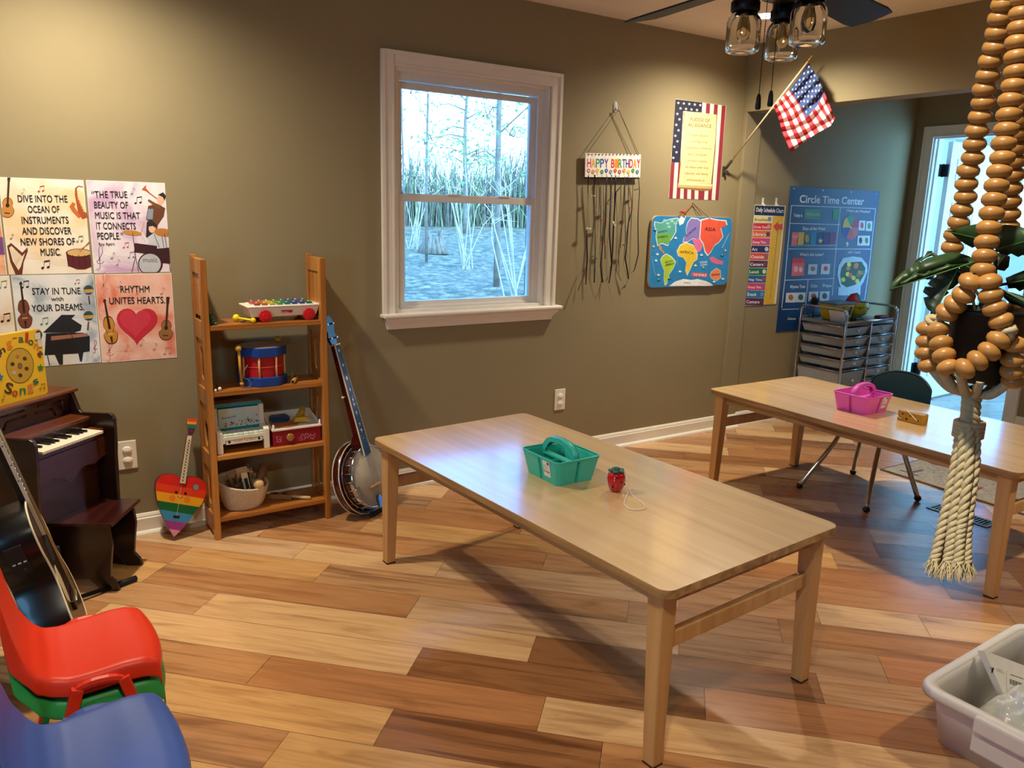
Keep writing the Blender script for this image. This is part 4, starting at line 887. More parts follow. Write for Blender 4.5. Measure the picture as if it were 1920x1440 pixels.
g = thing('toy_frog', 'small dark green toy at the left end of the top shelf', 'toy', (.728, 3.33, z)); GR = m('2a5a44', .5)
b = MB(); b.ball((.730, 3.33, z+.016), (.014, .018, .016), GR, 12); b.ball((.728, 3.322, z+.034), (.011, .012, .012), GR, 12); b.obj('body', g)
for s in (-1, 1): b = MB(); b.ball((.728+.007*s, 3.317, z+.046), .005, GR, 8); b.obj('eye', g); b = MB(); b.ball((.730+.012*s, 3.318, z+.006), (.006, .010, .006), GR, 8); b.obj('foot', g)
# ---- second shelf: drum, sticks, whistle, two white beaters
z = ST[1]; DR = thing('toy_drum', 'red and blue octagonal toy drum on the second shelf', 'drum', (.945, 3.395, z))
BLU_ = m('15408e', .4, n=.04); REDD = m('b3161e', .35, n=.04); CRM = m('e0b878', .5)
def octa(r, ph=PI/8): return [(r*math.cos(ph+i*PI/4), r*math.sin(ph+i*PI/4)) for i in range(8)]
DM = T(.945, 3.398, z)
b = MB(DM); b.lathe([(.088, .03), (.088, .135)], REDD, 32); b.lathe([(.0895, .082), (.0905, .084), (.0895, .086)], m('d85a58', .3), 32); b.obj('shell', DR)
for z0 in (0, .128):
    b = MB(DM); b.prism(octa(.105), z0, z0+.040, BLU_); b.obj('hoop', DR, bev=.003)
b = MB(DM); b.lathe([(.0001, .1695), (.088, .1695), (.094, .168), (.094, .160)], m('8f7f76', .6), 32); b.obj('drum_head', DR)
for i in range(8):
    a = PI/8+i*PI/4; b = MB(DM); b.cyl((.094*math.cos(a), .094*math.sin(a), .03), (.094*math.cos(a), .094*math.sin(a), .14), .0045, CRM, seg=8); b.obj('tension_rod', DR)
DY = m('c99a2e', .5)
b = MB(); b.cyl((.838, 3.33, z+.015), (.830, 3.325, z+.165), .0055, DY, seg=10); b.ball((.829, 3.325, z+.172), .014, DY, 12); b.ball((.838, 3.33, z+.018), .009, DY, 10)
o = b.obj('drumstick'); tag(o, 'yellow drumstick standing against the left side of the toy drum', 'drumstick', 'yellow drumsticks')
b = MB(); b.cyl((1.045, 3.45, z+.01), (1.035, 3.455, z+.165), .0055, DY, seg=10); b.ball((1.034, 3.455, z+.178), .014, DY, 12)
o = b.obj('drumstick'); tag(o, 'yellow drumstick behind the right side of the toy drum', 'drumstick', 'yellow drumsticks')
b = MB(); GC = m('6a675e', .6); b.tube([(.862, 3.315, z+.10), (.842, 3.31, z+.075), (.838, 3.308, z+.05), (.858, 3.306, z+.04), (.872, 3.303, z+.022), (.862, 3.303, z+.006), (.845, 3.306, z+.006)], .002, GC, 6); b.tube([(1.045, 3.36, z+.08), (1.062, 3.35, z+.06), (1.06, 3.345, z+.03), (1.045, 3.34, z+.01)], .002, GC, 6); b.obj('neck_cord', DR)
fl = thing('wooden_whistle', 'small wooden whistle lying beside the toy drum', 'whistle', (1.07, 3.34, z)); WDD = m('b98a3e', .5)
b = MB(); b.cyl((1.050, 3.31, z+.010), (1.098, 3.40, z+.012), .0098, WDD, seg=14); b.obj('pipe', fl); b = MB(); b.cyl((1.0493, 3.3087, z+.010), (1.0497, 3.3094, z+.010), .006, m('140c06', .9), seg=12); b.obj('mouth_hole', fl)
b = MB(); b.ball((1.075, 3.357, z+.0215), (.004, .005, .002), m('3a2410', .8), 8); b.obj('finger_hole', fl)
for i, (a, c, lb) in enumerate((((.744, 3.318, z+.0085), (.752, 3.42, z+.006), 'thin beater with a white bead head, right one on the second shelf'), ((.724, 3.306, z+.0065), (.722, 3.40, z+.004), 'thin beater with a white bead head, by the left side panel'))): 
    t = thing('bead_beater', lb, 'mallet', a, 'white headed beaters'); b = MB(); b.cyl(a, c, .0022, m('3a2216', .6), seg=8); b.obj('handle', t); b = MB(); b.ball(a, .0085 if i == 0 else .0065, m('e6d8c2', .35), 12); b.obj('head', t)
# ---- third shelf: teal toy piano, toy record player
z = ST[2]; TP = thing('toy_teal_piano', 'teal and white toy piano on the third shelf', 'toy', (.83, 3.38, z))
TE = m('1f8a90', .4, n=.04); IV = m('e6dfc8', .4, n=.03); yF = 3.315
b = MB(); b.bb(.735, .925, 3.40, 3.45, z+.05, z+.185, TE); b.bb(.728, .932, 3.385, 3.46, z+.185, z+.200, TE); b.bb(.75, .92, yF+.005, 3.42, z+.045, z+.068, IV); b.obj('case', TP, bev=.002)
for x in (.722, .918):
    b = MB(); pts = [(yF, 0), (yF+.02, 0), (yF+.02, .045), (3.43, .045), (3.43, .02), (3.455, .02), (3.455, .185), (3.395, .185), (3.388, .11), (3.375, .098), (yF+.012, .098), (yF, .088)]
    Lx = Matrix(((0, 0, 1, x), (1, 0, 0, 0), (0, 1, 0, z), (0, 0, 0, 1))); b.prism([(y, zz) for y, zz in pts], 0, .024, IV, L=Lx); b.obj('side_cheek', TP, bev=.003)
for i in range(8): b = MB(); b.bb(.748+i*.0213, .768+i*.0213, yF+.004, 3.382, z+.068, z+.083, m('cfe3cf' if i % 2 else 'e4ead8', .35)); b.obj('key', TP, bev=.002)
b = MB(); b.bb(.748, .917, 3.388, 3.392, z+.092, z+.178, m('c3d2cc', .5)); p = wallpaint(b, 3.388, 360, 740, 6.857, w=.0002)
p.poly([(358, 262), (865, 190), (868, 368), (362, 432)], 'bcd0cc'); p.text('Three blind mice', (380, 322), (565, 285), 26, '1c4a70', .02)
rr = random.Random(2)
for k in range(46): t = rr.random(); p.disc(420+430*t, 395-110*t*rr.uniform(.4, 1.15)+rr.uniform(-25, 25), 9, 9, rr.choice(['b83a2c', 'd86a3a', '2a5a3a', '8aa04a', 'e0c070', '3a2a28', 'c85a4a']))
p.poly([(362, 440), (868, 372), (868, 430), (362, 492)], '157f88'); p.text('FISHER PRICE TOYS', (455, 468), (775, 430), 17, 'bcd8d8', .0); b.obj('picture_panel', TP, auto=False)
b = MB(); b.bb(.746, .919, yF+.001, yF+.005, z+.044, z+.072, IV); p = wallpaint(b, yF+.001, 360, 740, 6.857, w=.0002)
p.poly([(430, 597), (912, 528), (912, 590), (430, 656)], '2a2420'); p.poly([(438, 603), (904, 536), (904, 584), (438, 648)], 'e8dcc4'); p.text('Tuneful Toy Piano', (530, 612), (825, 572), 26, 'a8402c', .01)
p.disc(480, 612, 20, 18, '2a2420'); p.disc(862, 560, 18, 18, '2a2420'); b.obj('front_label', TP, auto=False)
b = MB(); b.bb(.728, .932, 3.386, 3.459, z+.2002, z+.2008, m('b8a890', .6, n=.5, ns=120)); b.obj('printed_lid', TP)
b = MB(); b.cyl((.936, 3.42, z+.165), (.948, 3.42, z+.165), .006, IV, seg=10); b.obj('wind_up_key', TP)
RP = thing('toy_record_player', 'dark red toy record player with an open white top on the third shelf', 'toy', (1.06, 3.39, z)); MR = m('8c1226', .35, n=.05)
rx0, rx1, ry0, ry1 = .957, 1.174, 3.318, 3.478
b = MB(); b.bb(rx0, rx1, ry0, ry1, z, z+.072, MR); b.obj('base_box', RP, bev=.004)
b = MB(); b.bb(rx0-.003, rx1+.003, ry0-.003, ry1+.003, z+.070, z+.078, WH)
b.bb(rx0-.003, rx1+.003, ry1-.003, ry1+.003, z+.078, z+.118, WH)
for x in (rx0-.002, rx1-.002): b.add([(x, ry0+.01, z+.078), (x, ry1, z+.078), (x, ry1, z+.118), (x+.004, ry0+.01, z+.078), (x+.004, ry1, z+.078), (x+.004, ry1, z+.118)], [(0, 1, 2), (3, 5, 4), (0, 3, 4, 1), (1, 4, 5, 2), (0, 2, 5, 3)], WH)
for x in (rx0+.004, rx1-.004): b.lathe([(.006, z+.078), (.004, z+.098), (.0005, z+.100)], WH, 10, T(x, ry0+.004, 0))
b.obj('top_tray', RP, bev=.001)
b = MB(T(1.03, 3.385, z)); b.lathe([(.0001, .079), (.060, .079), (.061, .0825), (.058, .084), (.020, .084), (.0001, .084)], m('b56a34', .35), 36); b.obj('record', RP)
b = MB(T(1.025, 3.435, z)); b.lathe([(.0001, 0), (.045, 0), (.045, .004), (.0001, .004)], m('1c3f66', .35), 36, T(0, .008, .092) @ R(.25, 'X')); o = b.obj('toy_record'); tag(o, 'dark blue toy record propped at the back of the red record player', 'record')
YL = m('c9a428', .4); b = MB(); b.taper((1.09, 3.36, z+.092), (.028, .014), (1.094, 3.36, z+.112), (.026, .013), YL); b.add([(1.07, 3.37, z+.11), (1.09, 3.37, z+.11), (1.145, 3.44, z+.135), (1.125, 3.45, z+.135), (1.07, 3.37, z+.095), (1.09, 3.37, z+.095), (1.145, 3.44, z+.115), (1.125, 3.45, z+.115)], [(0, 1, 2, 3), (4, 7, 6, 5), (0, 4, 5, 1), (1, 5, 6, 2), (2, 6, 7, 3), (3, 7, 4, 0)], YL); b.cyl((1.13, 3.44, z+.078), (1.13, 3.44, z+.12), .010, YL, seg=12); b.obj('tone_arm', RP, bev=.002)
b = MB(T(1.032, ry0, z+.036) @ R(PI/2, 'X')); b.lathe([(.017, 0), (.017, .006), (.015, .008), (.0001, .008)], m('b08a4a', .3, .5), 20); b.bb(-.002, .002, -.015, .015, .008, .014, m('c8a464', .3, .5)); b.obj('knob', RP)
b = MB(); p = wallpaint(b, ry0, 360, 740, 6.857, w=.0003)
for k in range(30): p.disc(1118+rr.uniform(-34, 34), 582+rr.uniform(-42, 42), 4.5, 4.5, 'd89aa0')
for k in range(60): t = rr.random(); p.disc(1370+t*220, 545+rr.uniform(-45, 40)-t*12, 4.5, 4.5, 'd8a0a4')
b.obj('front_print', RP, auto=False)
# ---- bottom shelf: rope basket of shakers, clapper
z = ST[3]; BK = thing('rope_basket', 'cream woven rope basket of wooden instruments on the bottom shelf', 'basket', (.83, 3.385, z)); ROPE = m('cbb99c', .85, n=.12, ns=120)
BM = T(.835, 3.388, z); b = MB(BM); n = 16
def brad(t, a): return .066+.030*t**.7
for k in range(n+1):
    t = k/n; P = []
    for i in range(40):
        a = 2*PI*i/40; r = brad(t, a); P.append((r*math.cos(a)*1.12, r*math.sin(a)*.86, .006+t*(.112+.026*math.cos(a-2.3)*1)+.0))
    b.tube(P, .0052, ROPE, 8, closed=True)
b.lathe([(.0001, .004), (.06, .004), (.066, .008)], ROPE, 24, sx=1.1, sy=.86); b.obj('basket_wall', BK)
TW = m('b9a27c', .5, n=.1); TW2 = m('8a7458', .5, n=.1); CH = m('9a9896', .25, .9)
def tambour(cx, cz, ro, lb, wm, rad=.075, tilt=.35, y=3.385):
    t = thing('wooden_tambourine', lb, 'tambourine', (cx, y, cz)); M_ = T(cx, y, cz) @ R(ro, 'Y') @ R(tilt, 'Z') @ R(PI/2, 'Y')
    b = MB(M_); a0, a1 = -PI*.5, PI*.5; n = 20; P = []
    for i in range(n+1): a = a0+(a1-a0)*i/n; P.append([(rad*math.cos(a), rad*math.sin(a), -.011), ((rad)*math.cos(a), (rad)*math.sin(a), .011), ((rad-.012)*math.cos(a), (rad-.012)*math.sin(a), .011), ((rad-.012)*math.cos(a), (rad-.012)*math.sin(a), -.011), (rad*math.cos(a), rad*math.sin(a), -.011)])
    b.grid(P, wm, False); b.bb(-.006, .006, -rad, rad, -.011, .011, wm); b.obj('frame', t, bev=.001)
    for a in (-.8, 0, .8): b = MB(M_ @ T((rad-.006)*math.cos(a), (rad-.006)*math.sin(a), 0)); b.cyl((-.012, 0, 0), (.012, 0, 0), .009, CH, seg=14); b.obj('jingle', t)
tambour(.785, z+.125, -PI/2-.38, 'brown half-moon tambourine leaning left in the rope basket', TW2, .072, .9)
tambour(.812, z+.140, -PI/2-.2, 'pale half-moon tambourine in the middle of the rope basket', TW, .070, .75)
ct = thing('wooden_castanet', 'flat pale castanet clapper sticking up in the rope basket', 'castanet', (.853, 3.36, z)); b = MB(T(.853, 3.355, z+.05) @ R(-.17, 'Y')); b.bb(-.014, .014, -.010, .002, 0, .145, m('d6c6a6', .5)); b.obj('paddle', ct, bev=.004)
b = MB(T(.853, 3.352, z+.05) @ R(-.17, 'Y')); b.bb(-.007, .007, -.012, -.008, .045, .095, m('2a1c14', .6)); b.obj('clapper_slot', ct, bev=.003)
b = MB(T(.876, 3.375, z+.045) @ R(-.12, 'Y')); b.bb(-.004, .004, -.012, .012, 0, .150, m('6a7a66', .5)); o = b.obj('rhythm_stick', bev=.002); tag(o, 'thin grey-green rhythm stick behind the castanet in the rope basket', 'rhythm stick')
sk = thing('tone_block', 'brown cylinder tone block sticking out to the right of the rope basket', 'tone block', (.90, 3.39, z+.06)); b = MB(); b.cyl((.888, 3.385, z+.055), (.942, 3.42, z+.168), .019, m('7a5638', .5), seg=20); b.obj('barrel', sk); b = MB(); b.cyl((.9415, 3.4197, z+.167), (.9424, 3.4202, z+.1688), .014, m('3a2416', .7), seg=16); b.obj('hollow_end', sk)
mc = thing('wooden_maraca', 'round pale wooden maraca on the front of the rope basket', 'maraca', (.888, 3.33, z+.09)); b = MB(); b.ball((.888, 3.33, z+.112), .024, m('d8b078', .3, coat=.4), 22); b.obj('head', mc); b = MB(); b.cyl((.888, 3.34, z+.10), (.88, 3.38, z+.03), .006, m('c89a60', .5), seg=10); b.obj('handle', mc)
cl = thing('wooden_clapper', 'flat wooden clapper with a pale handle lying on the bottom shelf', 'clapper', (1.03, 3.38, z)); CM = T(.962, 3.43, z+.012) @ R(-.62, 'Z'); CW = m('9a7444', .5, n=.12)
b = MB(CM); b.bb(0, .105, -.019, .019, -.011, .011, CW); b.obj('paddle', cl, bev=.003); b = MB(CM); b.cyl((.10, 0, 0), (.19, 0, -.003), .0065, m('e0c69a', .45), r1=.0075, seg=12); b.obj('handle', cl)
for x in (.03, .07): b = MB(CM); b.bb(x-.012, x+.012, -.007, .007, .011, .015, m('2c1c12', .6)); b.obj('clapper_tab', cl, bev=.002)
# ================================================================ toy piano, bench, book, guitars, banjo, moulded chairs
MAH = wood('44200f', '30140a', '52280f', 'X', .6, .28, .4, seed=9.); MAHD = wood('241008', '190a05', '2e160a', 'X', .6, .3, .35, seed=11.)
MAHL = wood('66341a', '4c2410', '784020', 'X', .6, .3, .4, seed=12.)
th = math.radians(43); PE = Vector((math.cos(th), math.sin(th), 0)); PB = Vector((-math.sin(th), math.cos(th), 0)); PP = Vector((.228, 3.372, 0))
PM = frame(PP, PE, y=PB)
pn = thing('toy_piano', 'dark mahogany toy upright piano with a short white keyboard, in the left corner', 'toy piano', PM)
# side cheeks: profile (y back, z)
prof = [(.145, 0), (.145, .692), (.004, .692), (-.010, .655), (-.022, .622), (-.034, .614), (-.160, .621), (-.172, .615), (-.179, .600), (-.176, .50), (-.172, .46), (-.165, .25), (-.15, .10), (-.165, .0), (-.09, 0), (-.07, .06), (.05, .06), (.07, 0)]
for x in (-.025, -.395):
    b = MB(PM); Lx = Matrix(((0, 0, 1, x), (1, 0, 0, 0), (0, 1, 0, 0), (0, 0, 0, 1))); b.prism(prof, 0, .016, MAHD, L=Lx); b.obj('side_panel', pn, bev=.003)
b = MB(PM); b.bb(-.405, .005, -.004, .155, .690, .702, MAHL); b.obj('lid', pn, bev=.003)
b = MB(PM); xa, xb = -.379, -.025
b.add([(xa, .012, .69), (xb, .012, .69), (xb, .028, .60), (xa, .028, .60), (xa, .03, .69), (xb, .03, .69), (xb, .045, .60), (xa, .045, .60)], [(0, 1, 2, 3), (4, 7, 6, 5), (0, 4, 5, 1), (3, 2, 6, 7)], MAH)
b.bb(xa, xb, .125, .14, .04, .69, MAHD); b.obj('upper_panel', pn)
b = MB(PM)   # routed lines of the music desk
def dk(x0, z0, x1, z1, w=.004): 
    f_ = lambda z: .012+(.69-z)*.178; d = Vector((x1-x0, f_(z1)-f_(z0), z1-z0)); b.tube([(x0, f_(z0)-.001, z0), (x1, f_(z1)-.001, z1)], w, MAHD, 6)
for s in (-1, 1):
    c_ = -.202; dk(c_+s*.16, .610, c_+s*.14, .665); dk(c_+s*.14, .665, c_+s*.03, .668); dk(c_+s*.115, .615, c_+s*.10, .642); dk(c_+s*.10, .642, c_+s*.02, .645)
b.obj('desk_moulding', pn)
b = MB(PM); b.bb(xa, xb, -.074, .03, .590, .604, MAHL); b.bb(xa, xb, -.068, -.056, .565, .590, MAH); b.obj('fallboard', pn, bev=.002)
b = MB(PM); b.bb(xa, xb, -.125, .03, .525, .552, MAH); b.bb(-.058, xb, -.128, -.06, .552, .560, MAHL); b.bb(xa, -.345, -.128, -.06, .552, .560, MAHL); b.obj('key_bed', pn, bev=.002)
NK = 15
for i in range(NK): w = .285/NK; b = MB(PM); b.bb(-.344+i*w+.0006, -.344+(i+1)*w-.0006, -.158, -.062, .553, .563, m('efe6cc', .3, n=.01)); b.obj('white_key', pn, bev=.001)
for i in range(NK-1):
    if i % 7 in (2, 6): continue
    w = .285/NK; x = -.344+(i+1)*w; b = MB(PM); b.bb(x-.0048, x+.0048, -.118, -.062, .563, .571, m('0c0a0a', .3)); b.obj('black_key', pn, bev=.001)
b = MB(PM); sc_ = [(xa, .525), (xb, .525)]; bot = []
for i in range(33):
    t = i/32; z_ = .435+.018*abs(math.cos(t*PI*3))-.03*math.exp(-((t-.5)/.18)**2); bot.append((xb+(xa-xb)*t, z_))
Lx = Matrix(((1, 0, 0, 0), (0, 0, 1, -.128), (0, 1, 0, 0), (0, 0, 0, 1))); b.prism(sc_+bot, 0, .012, MAH, L=Lx); b.obj('scalloped_apron', pn)
b = MB(PM); b.bb(xa, xb, -.085, -.07, .12, .53, MAH); b.bb(xa, xb, -.09, -.06, .06, .12, MAHD); b.obj('lower_panel', pn)
# ---- piano bench
BA = Vector((.5, .866, 0)); BB_ = Vector((-.866, .5, 0)); BMx = frame((.273, 2.996, 0), BA, y=BB_)
bn = thing('piano_bench', 'small dark red-brown wooden bench in front of the toy piano', 'bench', BMx)
b = MB(BMx); b.bb(0, .256, 0, .27, .258, .272, wood('3a1410', '260c08', '4a1c14', 'X', 1.2, .3, .3, seed=15.)); b.obj('seat', bn, bev=.003)
lp = [(.02, .258), (.25, .258), (.247, .20), (.242, .12), (.226, .05), (.238, .012), (.245, 0), (.205, 0), (.19, .02), (.165, .045), (.105, .045), (.08, .02), (.065, 0), (.0, 0), (.008, .03), (.028, .055), (.022, .11), (.012, .18)]
for x in (.015, .226):
    b = MB(BMx); Lx = Matrix(((0, 0, 1, x), (1, 0, 0, 0), (0, 1, 0, 0), (0, 0, 0, 1))); b.prism(lp, 0, .015, MAHD, L=Lx); b.obj('leg_panel', bn, bev=.003)
b = MB(BMx); b.bb(.03, .226, .125, .14, .09, .16, MAHD); b.obj('stretcher', bn)
# ---- sing-along book on the lid
KM = frame(PP+PB*.032+Vector((0, 0, .702)), PE, y=Vector((0, 0, 1))+PB*.02)
bk = thing('song_book', 'yellow board book Sing-along Songs standing on the toy piano lid', 'book', KM)
YB = m('e2b41e', .35, n=.03); bx0, bx1, bz1 = -.345, -.103, .243
KI = KM.inverted()
def mpk(x, y): q = KI @ onp(x/8, 600+y/8, KM @ Vector((0, 0, .0005)), KM.to_3x3() @ Vector((0, 0, 1))); return (q.x, q.y)
b = MB(); b.prism(rrect(bx0, bx1, 0, bz1, .010), -.003, 0, YB, L=KM); p = Paint(b, mpk, KM, .0003)
p.disc(300, 685, 210, 270, '5a4210'); p.disc(300, 685, 200, 258, 'b8952c'); p.disc(300, 690, 36, 48, '6a4a1c'); p.disc(300, 690, 24, 32, '8a5a4a')
for x, y, c in ((262, 552, 'b06a2c'), (372, 580, '5a2c24'), (188, 662, '4a2430'), (400, 730, '5a2c18'), (305, 830, '4a2018'), (212, 790, 'c8a0a0')): p.disc(x, y, 32, 30, c, .5); p.line([(x-10, y-24), (x+24, y+20)], 7, c)
for ch, x, y, ro, c, k in (('i', -6, 560, 0, '5a2a7a', 110), ('n', 48, 500, -.55, '4a2a24', 110), ('g', 142, 405, -.35, 'd87a2c', 120), ('-', 220, 300, -.2, 'a83a20', 80), ('a', 315, 335, -.1, '2a6a34', 105), ('l', 392, 335, .05, 'b0301e', 130), ('o', 455, 372, .2, '2a6a3a', 100), ('n', 530, 430, .5, 'd8702c', 100), ('g', 588, 520, .9, '6a3020', 110), ('S', 108, 1100, .3, '4a3014', 150), ('o', 215, 1140, .1, 'c03a20', 110), ('n', 335, 1115, -.1, '2a7a3a', 120), ('g', 450, 1050, -.25, 'd87a34', 120), ('s', 540, 965, -.5, '1a5a54', 110)):
    for kk, cc in ((1.0, c),):
        kk = k*(.14 if ch in 'il' else .36); dx, dy = math.cos(ro)*kk, math.sin(ro)*kk; p.text(ch, (x-dx, y-dy), (x+dx, y+dy), k*1.15, cc, .03)
p.star(605, 715, 62, '2a7a34'); p.star(0, 855, 62, '1a7a9a'); p.note(600, 1030, 2.6, '8a5a14', True); p.note(35, 1200, 3., '8a6a14')
p.disc(575, 225, 55, 70, '3a2a1e'); p.poly([(515, 195), (600, 185), (605, 290), (520, 295)], 'c8c4b8'); p.poly([(552, 300), (625, 292), (630, 395), (570, 405)], 'cfc8a8')
b.obj('front_cover', bk, auto=False)
b = MB(); b.prism(rrect(bx0+.004, bx1-.002, .002, bz1-.003, .008), -.022, -.003, m('e8d9a0', .6, n=.15, ns=300), L=KM); b.obj('pages', bk)
b = MB(); b.prism(rrect(bx0, bx1, 0, bz1, .010), -.025, -.022, YB, L=KM); b.obj('back_cover', bk)
# ---- acoustic guitar leaning, side towards the camera
GN = Vector((.962, -.045, .262)).normalized(); GA = Vector((-.262, .02, .965)); GA = (GA-GN*GA.dot(GN)).normalized(); GW = GA.cross(GN).normalized()
if GW.y < 0: GW = -GW
GO = Vector((.150, 2.615, .055)); GM = Matrix((GW, GA, GN)).transposed().to_4x4(); GM.translation = GO
gt = thing('acoustic_guitar', 'black acoustic guitar leaning at the left edge, its side facing the room', 'guitar', GM)
BLK = m('060607', .3, n=.0, coat=.15); BND = m('e4d6b0', .4); 
def gout(off=0.):
    P = []; cps = [(0, 0), (-.10, .006), (-.165, .045), (-.19, .11), (-.18, .175), (-.145, .235), (-.122, .285), (-.128, .335), (-.142, .375), (-.143, .42), (-.128, .46), (-.085, .492), (-.03, .50), (.03, .50), (.05, .47), (.062, .43), (.10, .41), (.13, .395), (.14, .36), (.128, .30), (.122, .285), (.145, .235), (.18, .175), (.19, .11), (.165, .045), (.10, .006)]
    n = len(cps)
    for i in range(n):
        p0, p1, p2, p3 = [Vector(cps[(i+k-1) % n]) for k in range(4)]
        for s in range(4):
            t = s/4; q = .5*((2*p1)+(p2-p0)*t+(2*p0-5*p1+4*p2-p3)*t*t+(3*p1-p0-3*p2+p3)*t**3); P.append((q.x*(1+off), .25+(q.y-.25)*(1+off)))
    return P
GD = .118
b = MB(GM); b.prism(gout(), -GD, 0, BLK, smooth=False); o = b.obj('body', gt, bev=.0015)
for p_ in o.data.polygons:
    if len(p_.vertices) == 4: p_.use_smooth = True
b = MB(GM); G0 = gout(.006); b.tube([(x, y, -.001) for x, y in G0], .003, BND, 6, closed=True); b.obj('front_binding', gt)
b = MB(GM); b.tube([(x, y, -GD+.001) for x, y in G0], .003, BND, 6, closed=True); b.obj('back_binding', gt)
b = MB(GM); b.lathe([(.048, .0006), (.0001, .0007)], m('0a0604', .9), 28, T(0, .335, 0)); b.obj('sound_hole', gt)
b = MB(GM); b.bb(-.07, .07, .135, .165, 0, .009, m('2a1810', .4)); b.bb(-.037, .037, .148, .152, .009, .014, BND); b.obj('bridge', gt, bev=.002)
b = MB(GM); b.prism([(-.066, .29), (-.115, .27), (-.12, .20), (-.08, .17), (-.04, .24), (-.05, .29)], .0004, .0014, m('d9c9a0', .25)); b.obj('pick_guard', gt)
b = MB(GM); b.taper((0, .40, .006), (.028, .0005), (0, .41, .006), (.028, .001), BLK); b.add([(-.028, .385, .002), (.028, .385, .002), (.022, .93, .002), (-.022, .93, .002), (-.028, .385, .010), (.028, .385, .010), (.022, .93, .010), (-.022, .93, .010)], [(0, 1, 2, 3), (4, 7, 6, 5), (0, 4, 5, 1), (1, 5, 6, 2), (2, 6, 7, 3), (3, 7, 4, 0)], m('1a1412', .4)); b.obj('fretboard', gt)
b = MB(GM)
for s in (-1, 1): b.add([(s*.0285, .385, .001), (s*.0285, .385, .011), (s*.0225, .93, .011), (s*.0225, .93, .001), (s*.026, .385, .0112), (s*.020, .93, .0112)], [(0, 1, 2, 3), (1, 4, 5, 2)], m('cfc6b0', .4))
for k in range(16): y = .93*(1-2**(-k/12)*.0)-.0; 
b.obj('neck_binding', gt)
for k in range(1, 18):
    y = .93-.65*(1-2**(-k/12)); b = MB(GM); w_ = .022+(.93-y)*.011; b.cyl((-w_, y, .0105), (w_, y, .0105), .0011, m('b8b4a8', .3, .9), seg=6); b.obj('fret', gt)
    if k in (3, 5, 7, 9, 12, 15): b = MB(GM); b.ball((-.0295+(y-.385)*.011, y+.015, .006), .0022, m('1a1412', .5), 8); b.obj('side_dot', gt)
b = MB(GM); b.add([(x, y, z) for y, w_ in ((.44, .026), (.93, .021)) for x, z in ((-w_, .002), (w_, .002), (w_*.7, -.016), (-w_*.7, -.016))], [(0, 1, 5, 4), (1, 2, 6, 5), (2, 3, 7, 6), (3, 0, 4, 7)], m('120a08', .3)); b.bb(-.03, .03, .44, .50, -.08, .001, BLK); b.obj('neck', gt, bev=.002)
b = MB(GM); b.prism([(-.03, .93), (.03, .93), (.036, 1.09), (-.036, 1.09)], -.018, -.003, BLK); b.obj('headstock', gt, bev=.002)
for i in range(6):
    s = -1 if i < 3 else 1; b = MB(GM); y = .97+(i % 3)*.04; b.cyl((s*.024, y, -.002), (s*.024, y, .010), .003, CH, seg=8); b.cyl((s*.036, y, -.010), (s*.052, y, -.010), .004, CH, seg=8); b.ball((s*.056, y, -.010), (.006, .008, .008), CH, 8); b.obj('tuning_peg', gt)
for i in range(6):
    x = -.018+i*.0072; b = MB(GM); b.cyl((x*1.5, .15, .014), (x, .93, .0135), .0006, m('c8b890', .3, .8), seg=5); b.obj('string', gt)
# preamp panel on the side facing the room
gq = onp(38, 1035, GM @ Vector((-.14, .38, 0)), (-GW))
qi = GM.inverted() @ gq
b = MB(GM); ex = -.1445; 
b.bb(ex-.003, ex+.004, .335, .425, -.088, -.040, m('17171a', .4)); b.obj('preamp_panel', gt, bev=.002)
for k in range(3): b = MB(GM); b.bb(ex-.006, ex-.002, .372, .376, -.080+k*.014, -.072+k*.014, m('c8c8c8', .3)); b.obj('slider', gt)
b = MB(GM); b.cyl((ex-.002, .352, -.055), (ex-.008, .352, -.055), .005, m('2a2a2c', .3), seg=14); b.obj('volume_knob', gt)
gs = thing('guitar_stand', 'black guitar stand foot poking out beside the small bench', 'stand', (.16, 2.80, 0)); RUB = m('0c0c0c', .6)
b = MB(); b.cyl((.268, 3.035, .012), (.345, 3.065, .012), .011, RUB, seg=12); b.obj('rubber_foot', gs)
b = MB(); b.tube([(.27, 3.036, .012), (.12, 2.98, .02), (.10, 2.86, .10), (.09, 2.80, .30)], .008, m('161616', .4, .6), 10); b.obj('frame_tube', gs)
b = MB(); b.tube([(.10, 2.86, .10), (.02, 2.62, .03), (-.02, 2.45, .012)], .008, m('161616', .4, .6), 10); b.obj('front_leg', gs)
for dy in (-.10, .10): b = MB(); q = GO+GW*dy-GA*.012; b.tube([(.09, 2.83, .14), tuple(q-GN*.13-GA*.004), tuple(q+GN*.012-GA*.004), tuple(q+GN*.014+GA*.02)], .007, RUB, 8); b.obj('yoke_arm', gs)
# ---- rainbow heart guitar
HO = Vector((.536, 3.372, .012)); HAx = Vector((.655-.536, 3.476-3.372, .50)); HX = Vector((1, 0, 0)); HM = frame(HO, HX, y=HAx)
HN = HM.to_3x3() @ Vector((0, 0, 1)); HI = HM.inverted()
def mph(x, y): q = HI @ onp(270+x/5.143, 740+y/5.143, HO, HN); return (q.x, q.y)
hg = thing('heart_ukulele', 'rainbow striped heart-shaped toy ukulele with a smiling face, against the wall', 'toy guitar', HM)
out_ = [(288, 1378), (240, 1300), (190, 1200), (150, 1110), (120, 1000), (108, 900), (118, 835), (150, 790), (200, 765), (265, 765), (318, 782), (345, 800), (400, 812), (430, 795), (480, 792), (545, 808), (592, 850), (608, 900), (600, 960), (570, 1040), (500, 1130), (420, 1240), (350, 1320)]
hp_ = [mph(*q) for q in out_]
b = MB(HM); b.prism(hp_, -.034, 0, m('6a1420', .35)); b.obj('body_shell', hg, bev=.003)
b = MB(); p = Paint(b, mph, HM, .0006)
